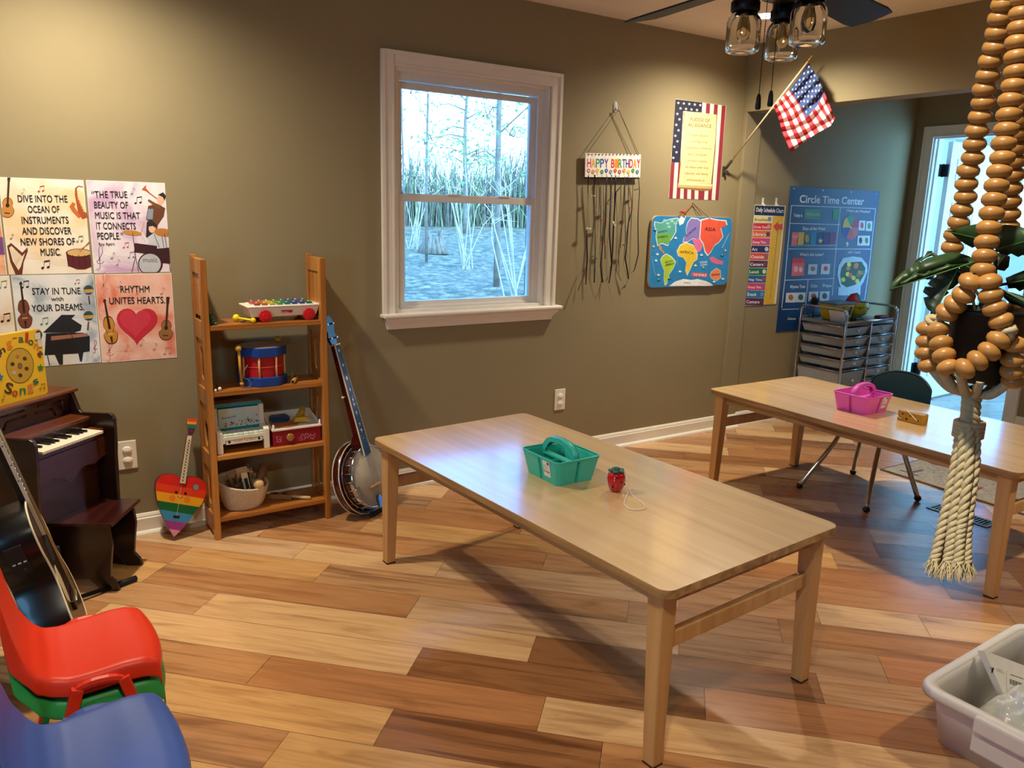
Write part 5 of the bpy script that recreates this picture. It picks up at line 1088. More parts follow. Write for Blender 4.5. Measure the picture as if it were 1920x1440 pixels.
bands = [(740, 852, 'd8301c', 870), (852, 925, 'e84a1c', 0), (930, 1015, 'eda41c', 0), (1015, 1098, '0f6a34', 0), (1098, 1195, '3a86b8', 0), (1195, 1285, '9a3a8c', 0), (1285, 1390, 'd88aa0', 0)]
def bandclip(y0, y1, c):
    sl = .16   # stripes slope with the leaning body
    def inside(pt, yy, sg): return sg*(pt[1]-(yy+sl*(pt[0]-108))) >= 0
    P = [((x-350)*.985+350, (y-1000)*.985+1000) for x, y in out_]
    for yy, sg in ((y0, 1), (y1, -1)):
        o_ = []
        for i in range(len(P)):
            a, q = P[i-1], P[i]; fa = sg*(a[1]-(yy+sl*(a[0]-108))); fq = sg*(q[1]-(yy+sl*(q[0]-108)))
            if (fa >= 0) != (fq >= 0): t = fa/(fa-fq); o_.append((a[0]+(q[0]-a[0])*t, a[1]+(q[1]-a[1])*t))
            if fq >= 0: o_.append(q)
        P = o_
        if not P: return
    if len(P) > 2: p.poly(P, m(c, .3, coat=.4))
for y0, y1, c in ((700, 848, 'd0221c'), (848, 928, 'dc3c18'), (928, 1016, 'e3a01c'), (1016, 1100, '0d6030'), (1100, 1192, '3a86b4'), (1192, 1272, '96388a'), (1272, 1500, 'd48aa2')): bandclip(y0, y1, c)
p.disc(500, 893, 33, 36, '6a1a14'); p.disc(501, 893, 28, 31, '8a8474'); p.disc(311, 942, 15, 16, '1c1410'); p.disc(400, 954, 15, 16, '1c1410'); p.ring(350, 972, 24, 24, 5, '1c1410', a0=.1, a1=PI-.1); p.disc(275, 998, 30, 32, 'dc7a18'); p.disc(416, 1012, 30, 32, 'dc7a18')
p.line([(362, 860), (315, 1170)], 3, 'c8b898'); p.poly([(282, 1162), (345, 1168), (343, 1195), (280, 1190)], '101010')
b.obj('striped_front', hg, auto=False)
b = MB(HM); nk = [mph(*q) for q in ((340, 852), (398, 858), (462, 392), (412, 390))]; b.prism(nk, -.006, .008, m('6a1420', .35)); b.obj('neck', hg)
b = MB(); p = Paint(b, mph, HM, .0085); p.poly([(341, 850), (396, 856), (458, 396), (414, 393)], 'cfc2a4')
for k in range(14): t = k/14; x, y = 370+66*t, 825-415*t; p.line([(x-24, y+14), (x+26, y+16)], 3, '8a7a60'); p.disc(x+1, y, 7, 8, '2a2420')
b.obj('fretboard', hg, auto=False)
b = MB(HM); hd = [mph(*q) for q in ((420, 388), (466, 388), (516, 262), (510, 230), (415, 232), (408, 255), (424, 310))]; b.prism(hd, -.010, .006, m('c8301c', .3)); b.obj('headstock', hg, bev=.002)
b = MB(); p = Paint(b, mph, HM, .0064); p.poly([(412, 238), (512, 238), (508, 265), (410, 258)], 'dc4a20'); p.poly([(410, 258), (508, 265), (500, 288), (414, 282)], 'e3a01c'); p.poly([(414, 282), (500, 288), (488, 320), (424, 315)], '2a6a5a'); p.poly([(424, 315), (488, 320), (470, 380), (422, 380)], '4a3450'); b.obj('head_print', hg, auto=False)
for x, y in ((432, 325), (470, 330), (436, 352), (462, 356)): q = mph(x, y); b = MB(HM); b.cyl((q[0], q[1], .006), (q[0], q[1], .012), .003, CH, seg=8); b.obj('tuning_peg', hg)
b = MB(HM); q = mph(288, 1380); b.ball((q[0], q[1], -.012), .0045, CH, 10); b.obj('strap_button', hg)
# ---- banjo
BN = Vector((.50, -.80, .27)).normalized(); BH = onp(697, 892, (0, 3.245, 0), (0, 1, 0)); bt_ = onp(628, 648, BH, BN); BAx = (bt_-BH).normalized(); BX = BAx.cross(BN).normalized()
BJ = Matrix((BX, BAx, BN)).transposed().to_4x4(); BJ.translation = BH; BL = (bt_-BH).length
bj = thing('banjo', 'five-string banjo leaning on the wall right of the pine shelf', 'banjo', BJ)
RES = wood('3a0e08', '260805', '4c160c', 'Y', .8, .2, .5, seed=21.); CHR = m('b8bcc4', .12, 1., n=.0); STN = m('7a7f86', .22, 1.)
b = MB(BJ); b.lathe([(.0001, -.115), (.10, -.113), (.150, -.105), (.168, -.095), (.172, -.085), (.172, -.052), (.168, -.050), (.158, -.050), (.155, -.085)], RES, 56); b.obj('resonator', bj)
for z_, r_ in ((-.052, .1715), (-.088, .1722)): b = MB(BJ); b.tube([(r_*math.cos(i*PI/32), r_*math.sin(i*PI/32), z_) for i in range(64)], .0022, m('e8dcc4', .4), 6, closed=True); b.obj('binding', bj)
b = MB(BJ); b.lathe([(.143, -.09), (.143, -.008), (.137, -.002), (.137, -.09)], RES, 48); b.lathe([(.150, -.062), (.150, -.050), (.143, -.050), (.143, -.062), (.150, -.062)], CHR, 48); b.obj('rim', bj)
b = MB(BJ); b.lathe([(.147, -.014), (.147, .004), (.143, .006), (.139, .004), (.139, -.014)], CHR, 56); b.obj('tension_hoop', bj)
b = MB(BJ); b.lathe([(.1395, .000), (.1385, .0025), (.0001, .0025)], m('a39a86', .6, n=.10, ns=14), 56); b.obj('drum_head', bj)
b = MB(BJ); P = [(.128*math.cos(a), .128*math.sin(a)) for a in [math.radians(185+i*5) for i in range(17)]]; P += [(.112*math.cos(a), .112*math.sin(a)) for a in [math.radians(265-i*5) for i in range(17)]]; b.prism(P, .0026, .0036, m('6a6456', .4)); b.obj('armrest_mark', bj)
for i in range(24):
    a = 2*PI*i/24+.13; c_, s_ = math.cos(a), math.sin(a)
    if abs(a-PI/2) < .15: continue
    b = MB(BJ); b.cyl((.149*c_, .149*s_, .002), (.149*c_, .149*s_, -.068), .0016, CHR, seg=6); b.cyl((.150*c_, .150*s_, -.056), (.150*c_, .150*s_, -.070), .0042, CHR, seg=8); b.ball((.146*c_, .146*s_, .005), .0038, CHR, 8); b.obj('tension_hook', bj)
b = MB(BJ); b.add([(x, y, z) for y, w_, zz in ((.135, .026, -.028), (BL, .017, -.014)) for x, z in ((-w_, .008), (w_, .008), (w_*.8, zz), (-w_*.8, zz))], [(0, 1, 5, 4), (1, 2, 6, 5), (2, 3, 7, 6), (3, 0, 4, 7), (0, 3, 2, 1), (4, 5, 6, 7)], m('4a120c', .25, coat=.4)); b.add([(-.024, .135, .006), (.024, .135, .006), (.02, .20, -.03), (-.02, .20, -.03), (-.024, .135, -.075), (.024, .135, -.075)], [(0, 1, 2, 3), (0, 4, 5, 1), (4, 3, 2, 5), (0, 3, 4), (1, 5, 2)], m('4a120c', .25, coat=.4)); b.obj('neck', bj)
b = MB(BJ); b.add([(x, y, z) for y, w_ in ((.105, .027), (BL, .0175)) for x, z in ((-w_, .008), (w_, .008), (w_, .0145), (-w_, .0145))], [(0, 1, 5, 4), (1, 2, 6, 5), (2, 3, 7, 6), (3, 0, 4, 7), (0, 3, 2, 1), (4, 5, 6, 7)], m('0e0d0f', .3)); b.obj('fretboard', bj)
b = MB(BJ)
for s in (-1, 1): b.add([(s*.027, .105, .009), (s*.0272, .105, .015), (s*.0177, BL, .015), (s*.0175, BL, .009), (s*.0245, .105, .0151), (s*.0155, BL, .0151)], [(0, 1, 2, 3), (1, 4, 5, 2)], m('ddd2ba', .4))
b.obj('neck_binding', bj)
scl = BL+.04
for k in range(1, 20):
    y = BL-scl*(1-2**(-k/12))
    if y < .11: break
    w_ = .0175+(BL-y)*.0185; b = MB(BJ); b.cyl((-w_, y, .015), (w_, y, .015), .001, CHR, seg=6); b.obj('fret', bj)
    if k in (1, 3, 5, 7, 9, 10, 12, 15, 17): b = MB(BJ); r_ = .007 if k != 5 else .010; b.prism([(r_*.8, y+.012), (0, y+.012+r_*1.2), (-r_*.8, y+.012), (0, y+.012-r_*1.2)], .0146, .0151, m('d8d8d4', .2)); b.obj('inlay', bj)
b = MB(BJ); b.bb(-.017, .017, BL, BL+.006, .010, .019, m('e8e0cc', .3)); b.obj('nut', bj)
b = MB(BJ); hz = [(-.018, 0), (.018, 0), (.030, .03), (.024, .055), (.036, .09), (.026, .125), (.008, .138), (0, .13), (-.008, .138), (-.026, .125), (-.036, .09), (-.024, .055), (-.030, .03)]; b.prism([(x, y+BL+.006) for x, y in hz], -.006, .006, m('101828', .2, coat=.6), L=T(0, 0, -.006)); b.obj('peghead', bj, bev=.001)
for s in (-1, 1):
    for y in (.035, .10): b = MB(BJ); b.cyl((s*.02, BL+y, 0), (s*.02, BL+y, .012), .004, CHR, seg=10); b.cyl((s*.02, BL+y, -.012), (s*.02, BL+y, -.03), .006, CHR, seg=10); b.ball((s*.02, BL+y, -.034), (.010, .006, .007), m('e6e0d0', .3), 10); b.obj('tuning_peg', bj)
b = MB(BJ); b.cyl((-.024, BL-.235, -.002), (-.036, BL-.235, -.002), .0035, CHR, seg=8); b.ball((-.045, BL-.235, -.002), (.008, .006, .006), m('cfc8b8', .3), 10); b.obj('fifth_peg', bj)
for i in range(5):
    x = -.012+i*.006; b = MB(BJ); b.tube([(x*2, -.13, .010), (x*1.9, -.045, .016), (x, BL, .0185)], .0005, STN, 5); b.obj('string', bj)
b = MB(BJ); b.bb(-.035, .035, -.048, -.042, .0025, .0165, m('b89a6a', .5)); b.obj('bridge', bj)
b = MB(BJ); b.prism([(-.016, -.155), (.016, -.155), (.014, -.105), (.005, -.092), (-.005, -.092), (-.014, -.105)], .006, .013, m('6a9ac4', .15, .9)); b.obj('tailpiece', bj, bev=.002)
b = MB(BJ); b.tube([(-.06, -.165, -.02), (-.02, -.178, -.03), (.03, -.176, -.02), (.06, -.158, -.01), (.055, -.150, .01), (.02, -.158, .012)], [.012]*6, m('101312', .8), 8, flat=.35); b.obj('strap', bj)
# ---- moulded stacking chairs (origin on the floor under the seat centre, facing +x)
def chair_profile(zs, zb):
    """(x, z) from the top of the back, down, through the seat to the front lip"""
    return [(-.185, zb), (-.176, zb-.07), (-.162, zb-.15), (-.146, zs+.07), (-.128, zs+.03), (-.10, zs+.006), (-.06, zs-.004), (0, zs), (.06, zs+.006), (.10, zs+.004), (.125, zs-.004), (.137, zs-.018), (.138, zs-.040)]
def moulded_chair(label, M, mat, zs, zb, wd=.150, group=None, legh=True, z0=0.):
    t = thing('stacking_chair', label, 'chair', M, group)
    prof = chair_profile(zs, zb); R_ = []
    NV_ = 22
    # finer profile
    pf = []
    for i in range(len(prof)-1):
        for k in range(3): u = k/3; pf.append((prof[i][0]*(1-u)+prof[i+1][0]*u, prof[i][1]*(1-u)+prof[i+1][1]*u))
    pf.append(prof[-1]); n = len(pf)
    for i, (x, z) in enumerate(pf):
        s = i/(n-1); w = wd*(.80+.20*min(1, s/.28)) if s < .35 else wd*(1-.10*math.exp(-((s-.42)/.10)**2)*1.0)
        if s > .5: w = wd*(.96+.04*math.cos((s-.75)*6))
        if s < .12: w *= (.55+.45*(1-(1-s/.12)**2)**.5)
        row = []
        for j in range(NV_+1):
            v = -1+2*j/NV_; dish = .012*(1-v*v); bow = 0
            if s < .4: xx = x-.030*(1-v*v)*(1-s/.4)-.008*0; zz = z-.012*(abs(v)**4)*(1-s/.4)
            else:
                xx = x+.020*(1-v*v)*max(0, (s-.55)/.45); zz = z-dish*(1-abs(s-.6)/.4 if abs(s-.6) < .4 else 0)
            row.append((xx, v*w, zz))
        # skirt down both sides
        d = .048 if s > .35 else .012+.036*max(0, (s-.1)/.25)
        if s > .30:
            e0 = row[0]; e1 = row[-1]; q = .52+.0*s; arch = .020*math.exp(-((s-.70)/.07)**2)
            row = [(e0[0], e0[1]-.012, e0[2]-d*.9), (e0[0], e0[1]-.009, e0[2]-d*.35)]+row+[(e1[0], e1[1]+.009, e1[2]-d*.35), (e1[0], e1[1]+.012, e1[2]-d*.9)]
        else:
            e0 = row[0]; e1 = row[-1]; row = [(e0[0]-d*.9, e0[1]-.006, e0[2]), (e0[0]-d*.35, e0[1]-.005, e0[2])]+row+[(e1[0]-d*.35, e1[1]+.005, e1[2]), (e1[0]-d*.9, e1[1]+.006, e1[2])]
        R_.append(row)
    b = MB(M); b.grid(R_, mat, True); b.obj('seat_shell', t, solid=.0045, sub=1, auto=False)
    for sy in (-1, 1):
        y = sy*(wd+.010)
        b = MB(M); b.tube([(-.055, y, zs-.030), (-.03, y+sy*.004, zs-.016), (.0, y+sy*.005, zs-.013), (.04, y+sy*.004, zs-.018), (.058, y, zs-.034)], [.015, .017, .018, .017, .015], mat, 4); b.obj('side_arch', t, sub=1)
        for dx in (-1, 1):
            x0 = -.045 if dx < 0 else .052; x1 = -.125 if dx < 0 else .125
            b = MB(M); P = [(x0, y, zs-.022), (x0+(x1-x0)*.3, y+sy*.010, zs*.68), (x0+(x1-x0)*.7, y+sy*.024, zs*.30), (x1, y+sy*.034, z0)]; b.tube(P, [.019, .018, .016, .014], mat, 4); b.obj('leg', t, bev=.003)
    return t
CR = m('dd3415', .42, n=.03, ns=90, bump=.05); CG = m('2c9a48', .42, n=.03, ns=90, bump=.05); CB = m('3d5aa4', .42, n=.04, ns=90, bump=.05)
moulded_chair('red moulded child chair stacked on top of a green one', T(.118, 2.085, 0), CR, .312, .60, .150)
moulded_chair('green moulded child chair nested directly under the red one', T(.122, 2.085, 0), CG, .252, .54, .150)
moulded_chair('blue moulded child chair in the bottom left corner of the picture', T(.092, 1.62, 0), CB, .312, .60, .170)
moulded_chair('dark red moulded child chair nested beneath the blue one', T(.098, 1.632, 0), m('a81c14', .42, n=.03, ns=90), .252, .54, .165)
# ================================================================ things on the tables
def caddy(label, M, col):
    """three-compartment caddy, handle along y, label on the -x side"""
    t = thing('caddy', label, 'caddy', M); P1 = m(col, .32, n=.02, sub=.0)
    W0, L0, W1, L1, H = .076, .088, .094, .104, .086
    def outl(w, l, r, nd_):
        base = rrect(-w, w, -l, l, r, 5); out = []
        for i in range(len(base)):
            a, c = base[i-1], base[i]; out.append(('p', a)); dx, dy = c[0]-a[0], c[1]-a[1]
            if math.hypot(dx, dy) > .05:
                mx, my = (a[0]+c[0])/2, (a[1]+c[1])/2; ux, uy = dx/math.hypot(dx, dy), dy/math.hypot(dx, dy); nx, ny = -mx/math.hypot(mx, my), -my/math.hypot(mx, my); k = .008
                if not (mx > .04): out += [('n', (mx-ux*k, my-uy*k)), ('n', (mx-ux*k*.8+nx*nd_, my-uy*k*.8+ny*nd_)), ('n', (mx+ux*k*.8+nx*nd_, my+uy*k*.8+ny*nd_)), ('n', (mx+ux*k, my+uy*k))]
        return [q for _, q in out]
    rows = [[(x, y, z) for x, y in outl(w, l, r, nd_)] for w, l, r, nd_, z in ((W0, L0, .014, .012, .001), (W0+(W1-W0)*.88, L0+(L1-L0)*.88, .016, .010, H*.9), (W1, L1, .018, .0002, H*.93), (W1, L1, .018, .0, H))]
    rows = [r+[r[0]] for r in rows]
    b = MB(M); b.grid(rows, P1, False); b.add(rows[0][:-1], [tuple(range(len(rows[0])-1))], P1); b.obj('tub', t, solid=.0022, auto=False)
    b = MB(M); b.tube([(x, y, H) for x, y in rrect(-W1, W1, -L1, L1, .018, 5)], .0028, P1, 6, closed=True); b.obj('rim', t)
    b = MB(M); b.bb(-.0012, .0012, -L0, L0, .002, H*.78, P1); b.bb(-W0, 0, -.0012, .0012, .002, H*.72, P1); b.obj('divider', t)
    arc = [(0, y, z) for y, z in [(-.092, .080), (-.086, .098), (-.070, .116), (-.045, .128), (0, .133), (.045, .128), (.070, .116), (.086, .098), (.092, .080)]]
    b = MB(M); vs = []
    for _, y, z in arc: vs += [(-.012, y, z), (.012, y, z)]
    b.add(vs, [(2*i, 2*i+1, 2*i+3, 2*i+2) for i in range(len(arc)-1)], P1, True)
    for s in (-.011, .011):
        v2 = []
        for _, y, z in arc: d = .016; v2 += [(s, y, z), (s, y*(1-.16 if abs(y) > .05 else 1), max(.070, z-d))]
        b.add(v2, [(2*i, 2*i+1, 2*i+3, 2*i+2) for i in range(len(arc)-1)], P1)
    b.bb(-.011, .011, -.088, .088, .060, .066, P1); b.obj('handle', t, solid=.002, auto=False)
    # sticker on the label side
    xw = lambda z: -(W0+(W1-W0)*z/H)-.0016
    b = MB(M); b.add([(xw(.022), -.022, .022), (xw(.022), -.058, .022), (xw(.078), -.060, .078), (xw(.078), -.022, .078)], [(0, 1, 2, 3)], m('e6e2da', .5)); KK = m('2a2a2c', .5)
    def lb(y0, y1, z0, z1, c=KK): b.add([(xw(z)-.0004, y, z) for y, z in ((y0, z0), (y1, z0), (y1, z1), (y0, z1))], [(0, 1, 2, 3)], c)
    lb(-.046, -.056, .067, .075); lb(-.026, -.030, .036, .044)
    for k in range(7): lb(-.036-k*.0026, -.0372-k*.0026, .036, .043)
    for k in range(5): lb(-.026, -.050+(k % 2)*.006, .048+k*.0036, .0488+k*.0036, m('8a8a88', .5))
    b.obj('price_sticker', t, auto=False)
    return t
caddy('teal plastic caddy with a handle on the near table', T(1.578, 2.062, TH) @ R(.01, 'Z'), '35b8a4')
caddy('pink plastic caddy with a handle on the right table', T(3.432, 2.128, TH) @ R(PI/2+.02, 'Z'), 'e05cc0')
sb = thing('threading_strawberry', 'red wooden strawberry threading toy with a green cap and white string', 'toy', (1.648, 1.848, TH)); RS = m('b80f16', .12, n=.03, coat=.6)
b = MB(T(1.648, 1.848, TH)); b.lathe([(.0001, 0), (.014, .001), (.021, .006), (.026, .018), (.030, .036), (.0305, .050), (.027, .061), (.018, .068), (.0001, .070)], RS, 32); b.obj('berry', sb)
for a, z in ((3.6, .022), (4.6, .040), (5.5, .026), (2.2, .04), (.8, .03), (4.0, .056)): r_ = .0285 if z > .03 else .0268; b = MB(T(1.648+r_*math.cos(a), 1.848+r_*math.sin(a), TH+z)); b.ball((0, 0, 0), .0042, m('26080a', .6), 8); b.obj('seed_hole', sb)
b = MB(T(1.648, 1.848, TH)); G2 = m('1d5c44', .5); P = []
for i in range(30): a = 2*PI*i/30; r_ = .014+.014*(abs(math.cos(a*2.5))**.8); P.append((r_*math.cos(a), r_*math.sin(a)))
b.prism(P, .068, .074, G2); b.lathe([(.0001, .082), (.008, .082), (.011, .074)], G2, 16); b.obj('leaf_cap', sb, bev=.001)
b = MB(); WS = m('efe2cc', .7)
def spline(P, k=8, closed=False):
    P = [Vector(p) for p in P]; o = []; n = len(P)
    for i in range(n if closed else n-1):
        p0, p1, p2, p3 = (P[(i-1) % n], P[i], P[(i+1) % n], P[(i+2) % n]) if closed else (P[max(0, i-1)], P[i], P[i+1], P[min(n-1, i+2)])
        for s in range(k): t = s/k; o.append(.5*((2*p1)+(p2-p0)*t+(2*p0-5*p1+4*p2-p3)*t*t+(3*p1-p0-3*p2+p3)*t**3))
    if not closed: o.append(P[-1])
    return o
b.tube(spline([(1.660, 1.838, .596), (1.674, 1.822, .58), (1.676, 1.818, .55), (1.670, 1.812, .530), (1.628, 1.775, .5252), (1.590, 1.738, .5252), (1.577, 1.700, .5252), (1.600, 1.678, .5252), (1.628, 1.684, .5252), (1.648, 1.722, .5252), (1.665, 1.785, .5255), (1.682, 1.828, .545), (1.678, 1.842, .57)]), .0017, WS, 6); b.obj('string', sb)
cb = thing('threading_block', 'yellow wooden cheese threading block with white lacing beside the pink caddy', 'toy', T(3.409, 1.815, TH)); CY = wood('b98a1e', 'a87a18', 'c8992a', 'Y', .6, .4, seed=30.)
CBM = T(3.409, 1.815, TH) @ R(-.03, 'Z')
b = MB(CBM); b.bb(0, .046, 0, .120, 0, .047, CY); b.obj('block', cb, bev=.003)
for y, z, r_ in ((.022, .018, .0045), (.075, .014, .0055), (.058, .032, .004), (.095, .034, .004), (.108, .018, .003)): b = MB(CBM); b.ball((0, y, z), (.001, r_, r_), m('2a1a08', .8), 12); b.obj('hole', cb)
b = MB(CBM); b.tube(spline([(-.003, .022, .018), (-.004, .045, .034), (-.002, .068, .049), (.008, .078, .0505), (.02, .05, .051), (.03, .02, .051), (.044, .004, .049)]), .0018, WS, 6); b.obj('lace', cb)
b = MB(CBM); b.tube(spline([(.012, -.001, .045), (.006, .004, .052), (.006, .012, .050)]), .0018, WS, 6); b.obj('lace', cb)
b = MB(CBM); b.tube(spline([(-.001, .118, .020), (-.005, .108, .016), (-.001, .100, .012)]), .0018, WS, 6); b.obj('lace', cb)
# ================================================================ teal school chair
TC = m('0a2d3a', .38, n=.03); tcn = thing('school_chair', 'dark teal school chair with chrome legs, tucked under the right table', 'chair', T(3.74, 2.26, 0)); CMx = T(3.74, 2.262, 0) @ R(PI, 'Z') @ R(-.05, 'Z')
# local: front +x (towards the table), back at -x
R_ = []
pf = [(-.268, .632), (-.264, .59), (-.255, .53), (-.245, .47), (-.232, .42), (-.205, .375), (-.16, .350), (-.10, .340), (-.02, .338), (.06, .342), (.11, .338), (.135, .322)]
for i, (x, z) in enumerate(pf):
    s = i/(len(pf)-1); w = .165+.01*math.sin(s*3); row = []
    for j in range(17):
        v = -1+2*j/16; top = (.055*abs(v)**2.6 if i == 0 else .022*abs(v)**3 if i == 1 else 0); row.append((x+.045*v*v*(1-s)*(1 if s < .5 else 0)+.0, v*w, z-top+(.012*v*v if s > .5 else 0)))
    R_.append(row)
b = MB(CMx); b.grid(R_, TC, True); b.obj('seat_shell', tcn, solid=.006, sub=1, auto=False)
b = MB(CMx); E = [R_[i][0] for i in range(len(R_))][::-1]+[q for q in R_[0][1:-1]]+[R_[i][16] for i in range(len(R_))]; b.tube(E, .0055, TC, 6); b.obj('rolled_edge', tcn)
CRM_ = m('c9ccd2', .08, 1., n=0.)
for (tx, ty), (bx, by) in (((.06, .11), (.225, .195)), ((.06, -.11), (.245, -.195)), ((-.11, .11), (-.165, .215)), ((-.11, -.11), (-.225, -.215))):
    b = MB(CMx); b.tube(spline([(tx-.04*(1 if tx > 0 else -1), ty, .325), (tx, ty+.01*(1 if ty > 0 else -1), .315), (tx+(bx-tx)*.2, ty+(by-ty)*.2, .25), (bx, by, .018)]), .0125, CRM_, 12); lg = b.obj('leg', tcn)
    b = MB(CMx); b.ball((bx, by, .016), (.018, .018, .016), m('08090a', .4), 14); b.obj('rubber_foot', lg)
b = MB(CMx); b.bb(-.12, .09, -.12, .12, .316, .326, m('101418', .5)); b.obj('under_frame', tcn, bev=.003)
# ================================================================ letter rug
RG = m('a89f92', .95, n=.25, ns=60, bump=.6); rg = thing('alphabet_rug', 'light grey rug with scattered letters, under the right edge of the far table', 'rug', T(4.215, 2.42, 0)); RMx = frame((4.205, 2.425, 0), (1, -.02, 0), y=(-.02, -1, 0))
b = MB(RMx @ Matrix.Diagonal((1, 1, 1, 1))); b.bb(0, 1.25, 0, 2.0, -.007, 0, RG); b.M = frame((4.205, 2.425, .0075), (1, -.02, 0), z=(0, 0, 1)) ; b = MB(frame((4.205, 2.425, 0), (1, -.02, 0), z=(0, 0, 1))); b.bb(0, 1.25, -2.0, 0, .0005, .008, RG); b.bb(-.012, 1.262, -2.012, .012, .0003, .006, m('5a4a3c', .9)); b.obj('pile', rg)
b = MB(frame((4.205, 2.425, 0), (1, -.02, 0), z=(0, 0, 1))); rr = random.Random(11)
for i, ch in enumerate('TGHJKLEMNPQRSUVWXYZABCDFIO'):
    gx, gy = i % 4, i//4; v, f = textgeo(ch, 0.); a = PI/2+rr.uniform(-.5, .5); k = .20; c_ = m(['5c5a58', '8a4a40', '4a5258'][i % 3], .95); x0_, y0_ = .13+gx*.30, -.12-gy*.30
    b.add([(x0_+k*((x-.3)*math.cos(a)-(y-.35)*math.sin(a)), y0_+k*((x-.3)*math.sin(a)+(y-.35)*math.cos(a)), .0086) for x, y in v], f, c_)
b.obj('letters', rg, auto=False)
# ================================================================ chrome drawer cart in the alcove and what is on it
X0, X1, XM, Y0, Y1 = 4.720, 5.305, 5.012, 3.112, 3.470
ct = thing('drawer_cart', 'chrome rolling cart with two columns of clear grey drawers, in the alcove corner', 'cart', T(5.01, 3.29, 0)); DRW = m('a4a8ab', .25, n=.04, trans=.25); KN = m('e8ecf0', .08, n=0., trans=.3)
for x in (X0, X1):
    b = MB(); b.tube(spline([(x-.0, Y0, .07), (x, Y0, .40), (x, Y0, .76), (x, Y0+.012, .805), (x, Y0+.05, .822), (x, Y1-.05, .822), (x, Y1-.012, .805), (x, Y1, .76), (x, Y1, .40), (x, Y1, .07)], 6), .0085, CRM_, 10); b.obj('side_frame', ct)
b = MB(); b.tube([(XM, Y0, .07), (XM, Y0, .725)], .006, CRM_, 8); b.tube([(XM, Y1, .07), (XM, Y1, .725)], .006, CRM_, 8); b.obj('middle_post', ct)
b = MB()
for y in (Y0, Y1): b.cyl((X0, y, .74), (X1, y, .74), .007, CRM_, seg=8); b.cyl((X0, y, .085), (X1, y, .085), .007, CRM_, seg=8)
b.obj('cross_bar', ct)
b = MB(); b.bb(X0+.008, X1-.008, Y0+.006, Y1-.006, .712, .732, m('6f777a', .2, n=.02, trans=.2)); b.obj('top_tray', ct, bev=.002)
ZL = [.712, .636, .560, .484, .410, .250, .100]
def drawer(xa, xb, zt, zb_, cont):
    b = MB(); zb2 = zb_+.012; zt2 = zt-.012
    for (p0, p1) in (((xa+.010, xb-.010), (xa+.026, xb-.026)),):
        b.add([(p1[0], Y0+.02, zb2), (p1[1], Y0+.02, zb2), (p1[1], Y1-.02, zb2), (p1[0], Y1-.02, zb2), (p0[0], Y0+.004, zt2), (p0[1], Y0+.004, zt2), (p0[1], Y1-.006, zt2), (p0[0], Y1-.006, zt2)], [(0, 3, 2, 1), (0, 1, 5, 4), (1, 2, 6, 5), (2, 3, 7, 6), (3, 0, 4, 7)], DRW)
    d = b.obj('drawer', ct, solid=.002, auto=False)
    b = MB(); xc, zc = (xa+xb)/2, (zt2+zb2)/2+.004; yf = Y0+.004+.008
    b.cyl((xc, yf, zc), (xc, yf-.012, zc), .007, KN, seg=12); b.ball((xc, yf-.016, zc), (.011, .007, .011), KN, 12); b.obj('knob', d)
    b = MB()
    for x in (xa+.004, xb-.004): b.cyl((x, Y0, zt-.006), (x, Y1, zt-.006), .0035, CRM_, seg=6)
    b.cyl((xa, Y0, zb_-.002), (xb, Y0, zb_-.002), .0032, CRM_, seg=6); b.obj('runner', ct)
    if cont:
        b = MB(); b.bb(xa+.04, xb-.06, Y0+.03, Y1-.08, zb2+.003, zb2+(zt2-zb2)*.5, m(cont, .6, n=.4, ns=60)); b.obj('drawer_contents', d)
for i in range(4): drawer(X0+.006, XM-.004, ZL[i], ZL[i+1], ['c9b070', None, 'c8b8a0', '9a8a70'][i]); drawer(XM+.004, X1-.006, ZL[i], ZL[i+1], ['8a4a50', '9a5a40', '6a6a80', '5a5a5a'][i])
drawer(X0+.006, XM-.004, ZL[4]-.002, ZL[5], '8a5a50'); drawer(XM+.004, X1-.006, ZL[4]-.002, ZL[4]-.078, '7a6a70'); drawer(XM+.004, X1-.006, ZL[4]-.08, ZL[5], None); drawer(X0+.006, XM-.004, ZL[5]-.002, ZL[6], None); drawer(XM+.004, X1-.006, ZL[5]-.002, ZL[6], None)
for x in (X0, X1):
    for y in (Y0, Y1): b = MB(); b.cyl((x, y, .07), (x, y, .045), .006, CRM_, seg=8); b.cyl((x-.010, y, .024), (x+.010, y, .024), .024, m('1a1a1a', .5), seg=18); b.obj('caster', ct)
ZT = .733
yt = thing('plastic_tub', 'small yellow plastic tub with a blue lid on top of the drawer cart', 'tub', T(4.87, 3.30, ZT)); YT = m('b5a428', .4, n=.05)
b = MB(T(4.875, 3.30, ZT)); b.taper((0, 0, 0), (.085, .055), (0, 0, .108), (.105, .072), YT); b.obj('body', yt, bev=.008, seg=3)
b = MB(T(4.875, 3.30, ZT)); b.taper((0, 0, .108), (.108, .075), (0, 0, .122), (.108, .075), m('5a7a94', .4)); b.obj('lid', yt, bev=.003)
b = MB(T(4.875, 3.30, ZT)); b.add([(.03, -.0601, .02), (.085, -.0601, .02), (.094, -.0715, .10), (.03, -.0715, .10)], [(0, 1, 2, 3)], m('e0c030', .4)); b.add([(.045, -.064, .035), (.075, -.064, .035), (.078, -.072, .09), (.042, -.072, .09)], [(0, 1, 2, 3)], m('2a2a20', .5)); b.add([(-.05, -.0655, .05), (-.01, -.0655, .05), (-.01, -.0725, .095), (-.05, -.0725, .095)], [(0, 1, 2, 3)], m('c0641c', .5)); b.obj('label', yt, auto=False)
ml = thing('melon_toy', 'round yellow-green melon shaped toy basket with a red and blue cloth, on the cart', 'toy', T(5.10, 3.31, ZT)); MG = m('b9b430', .35, n=.08)
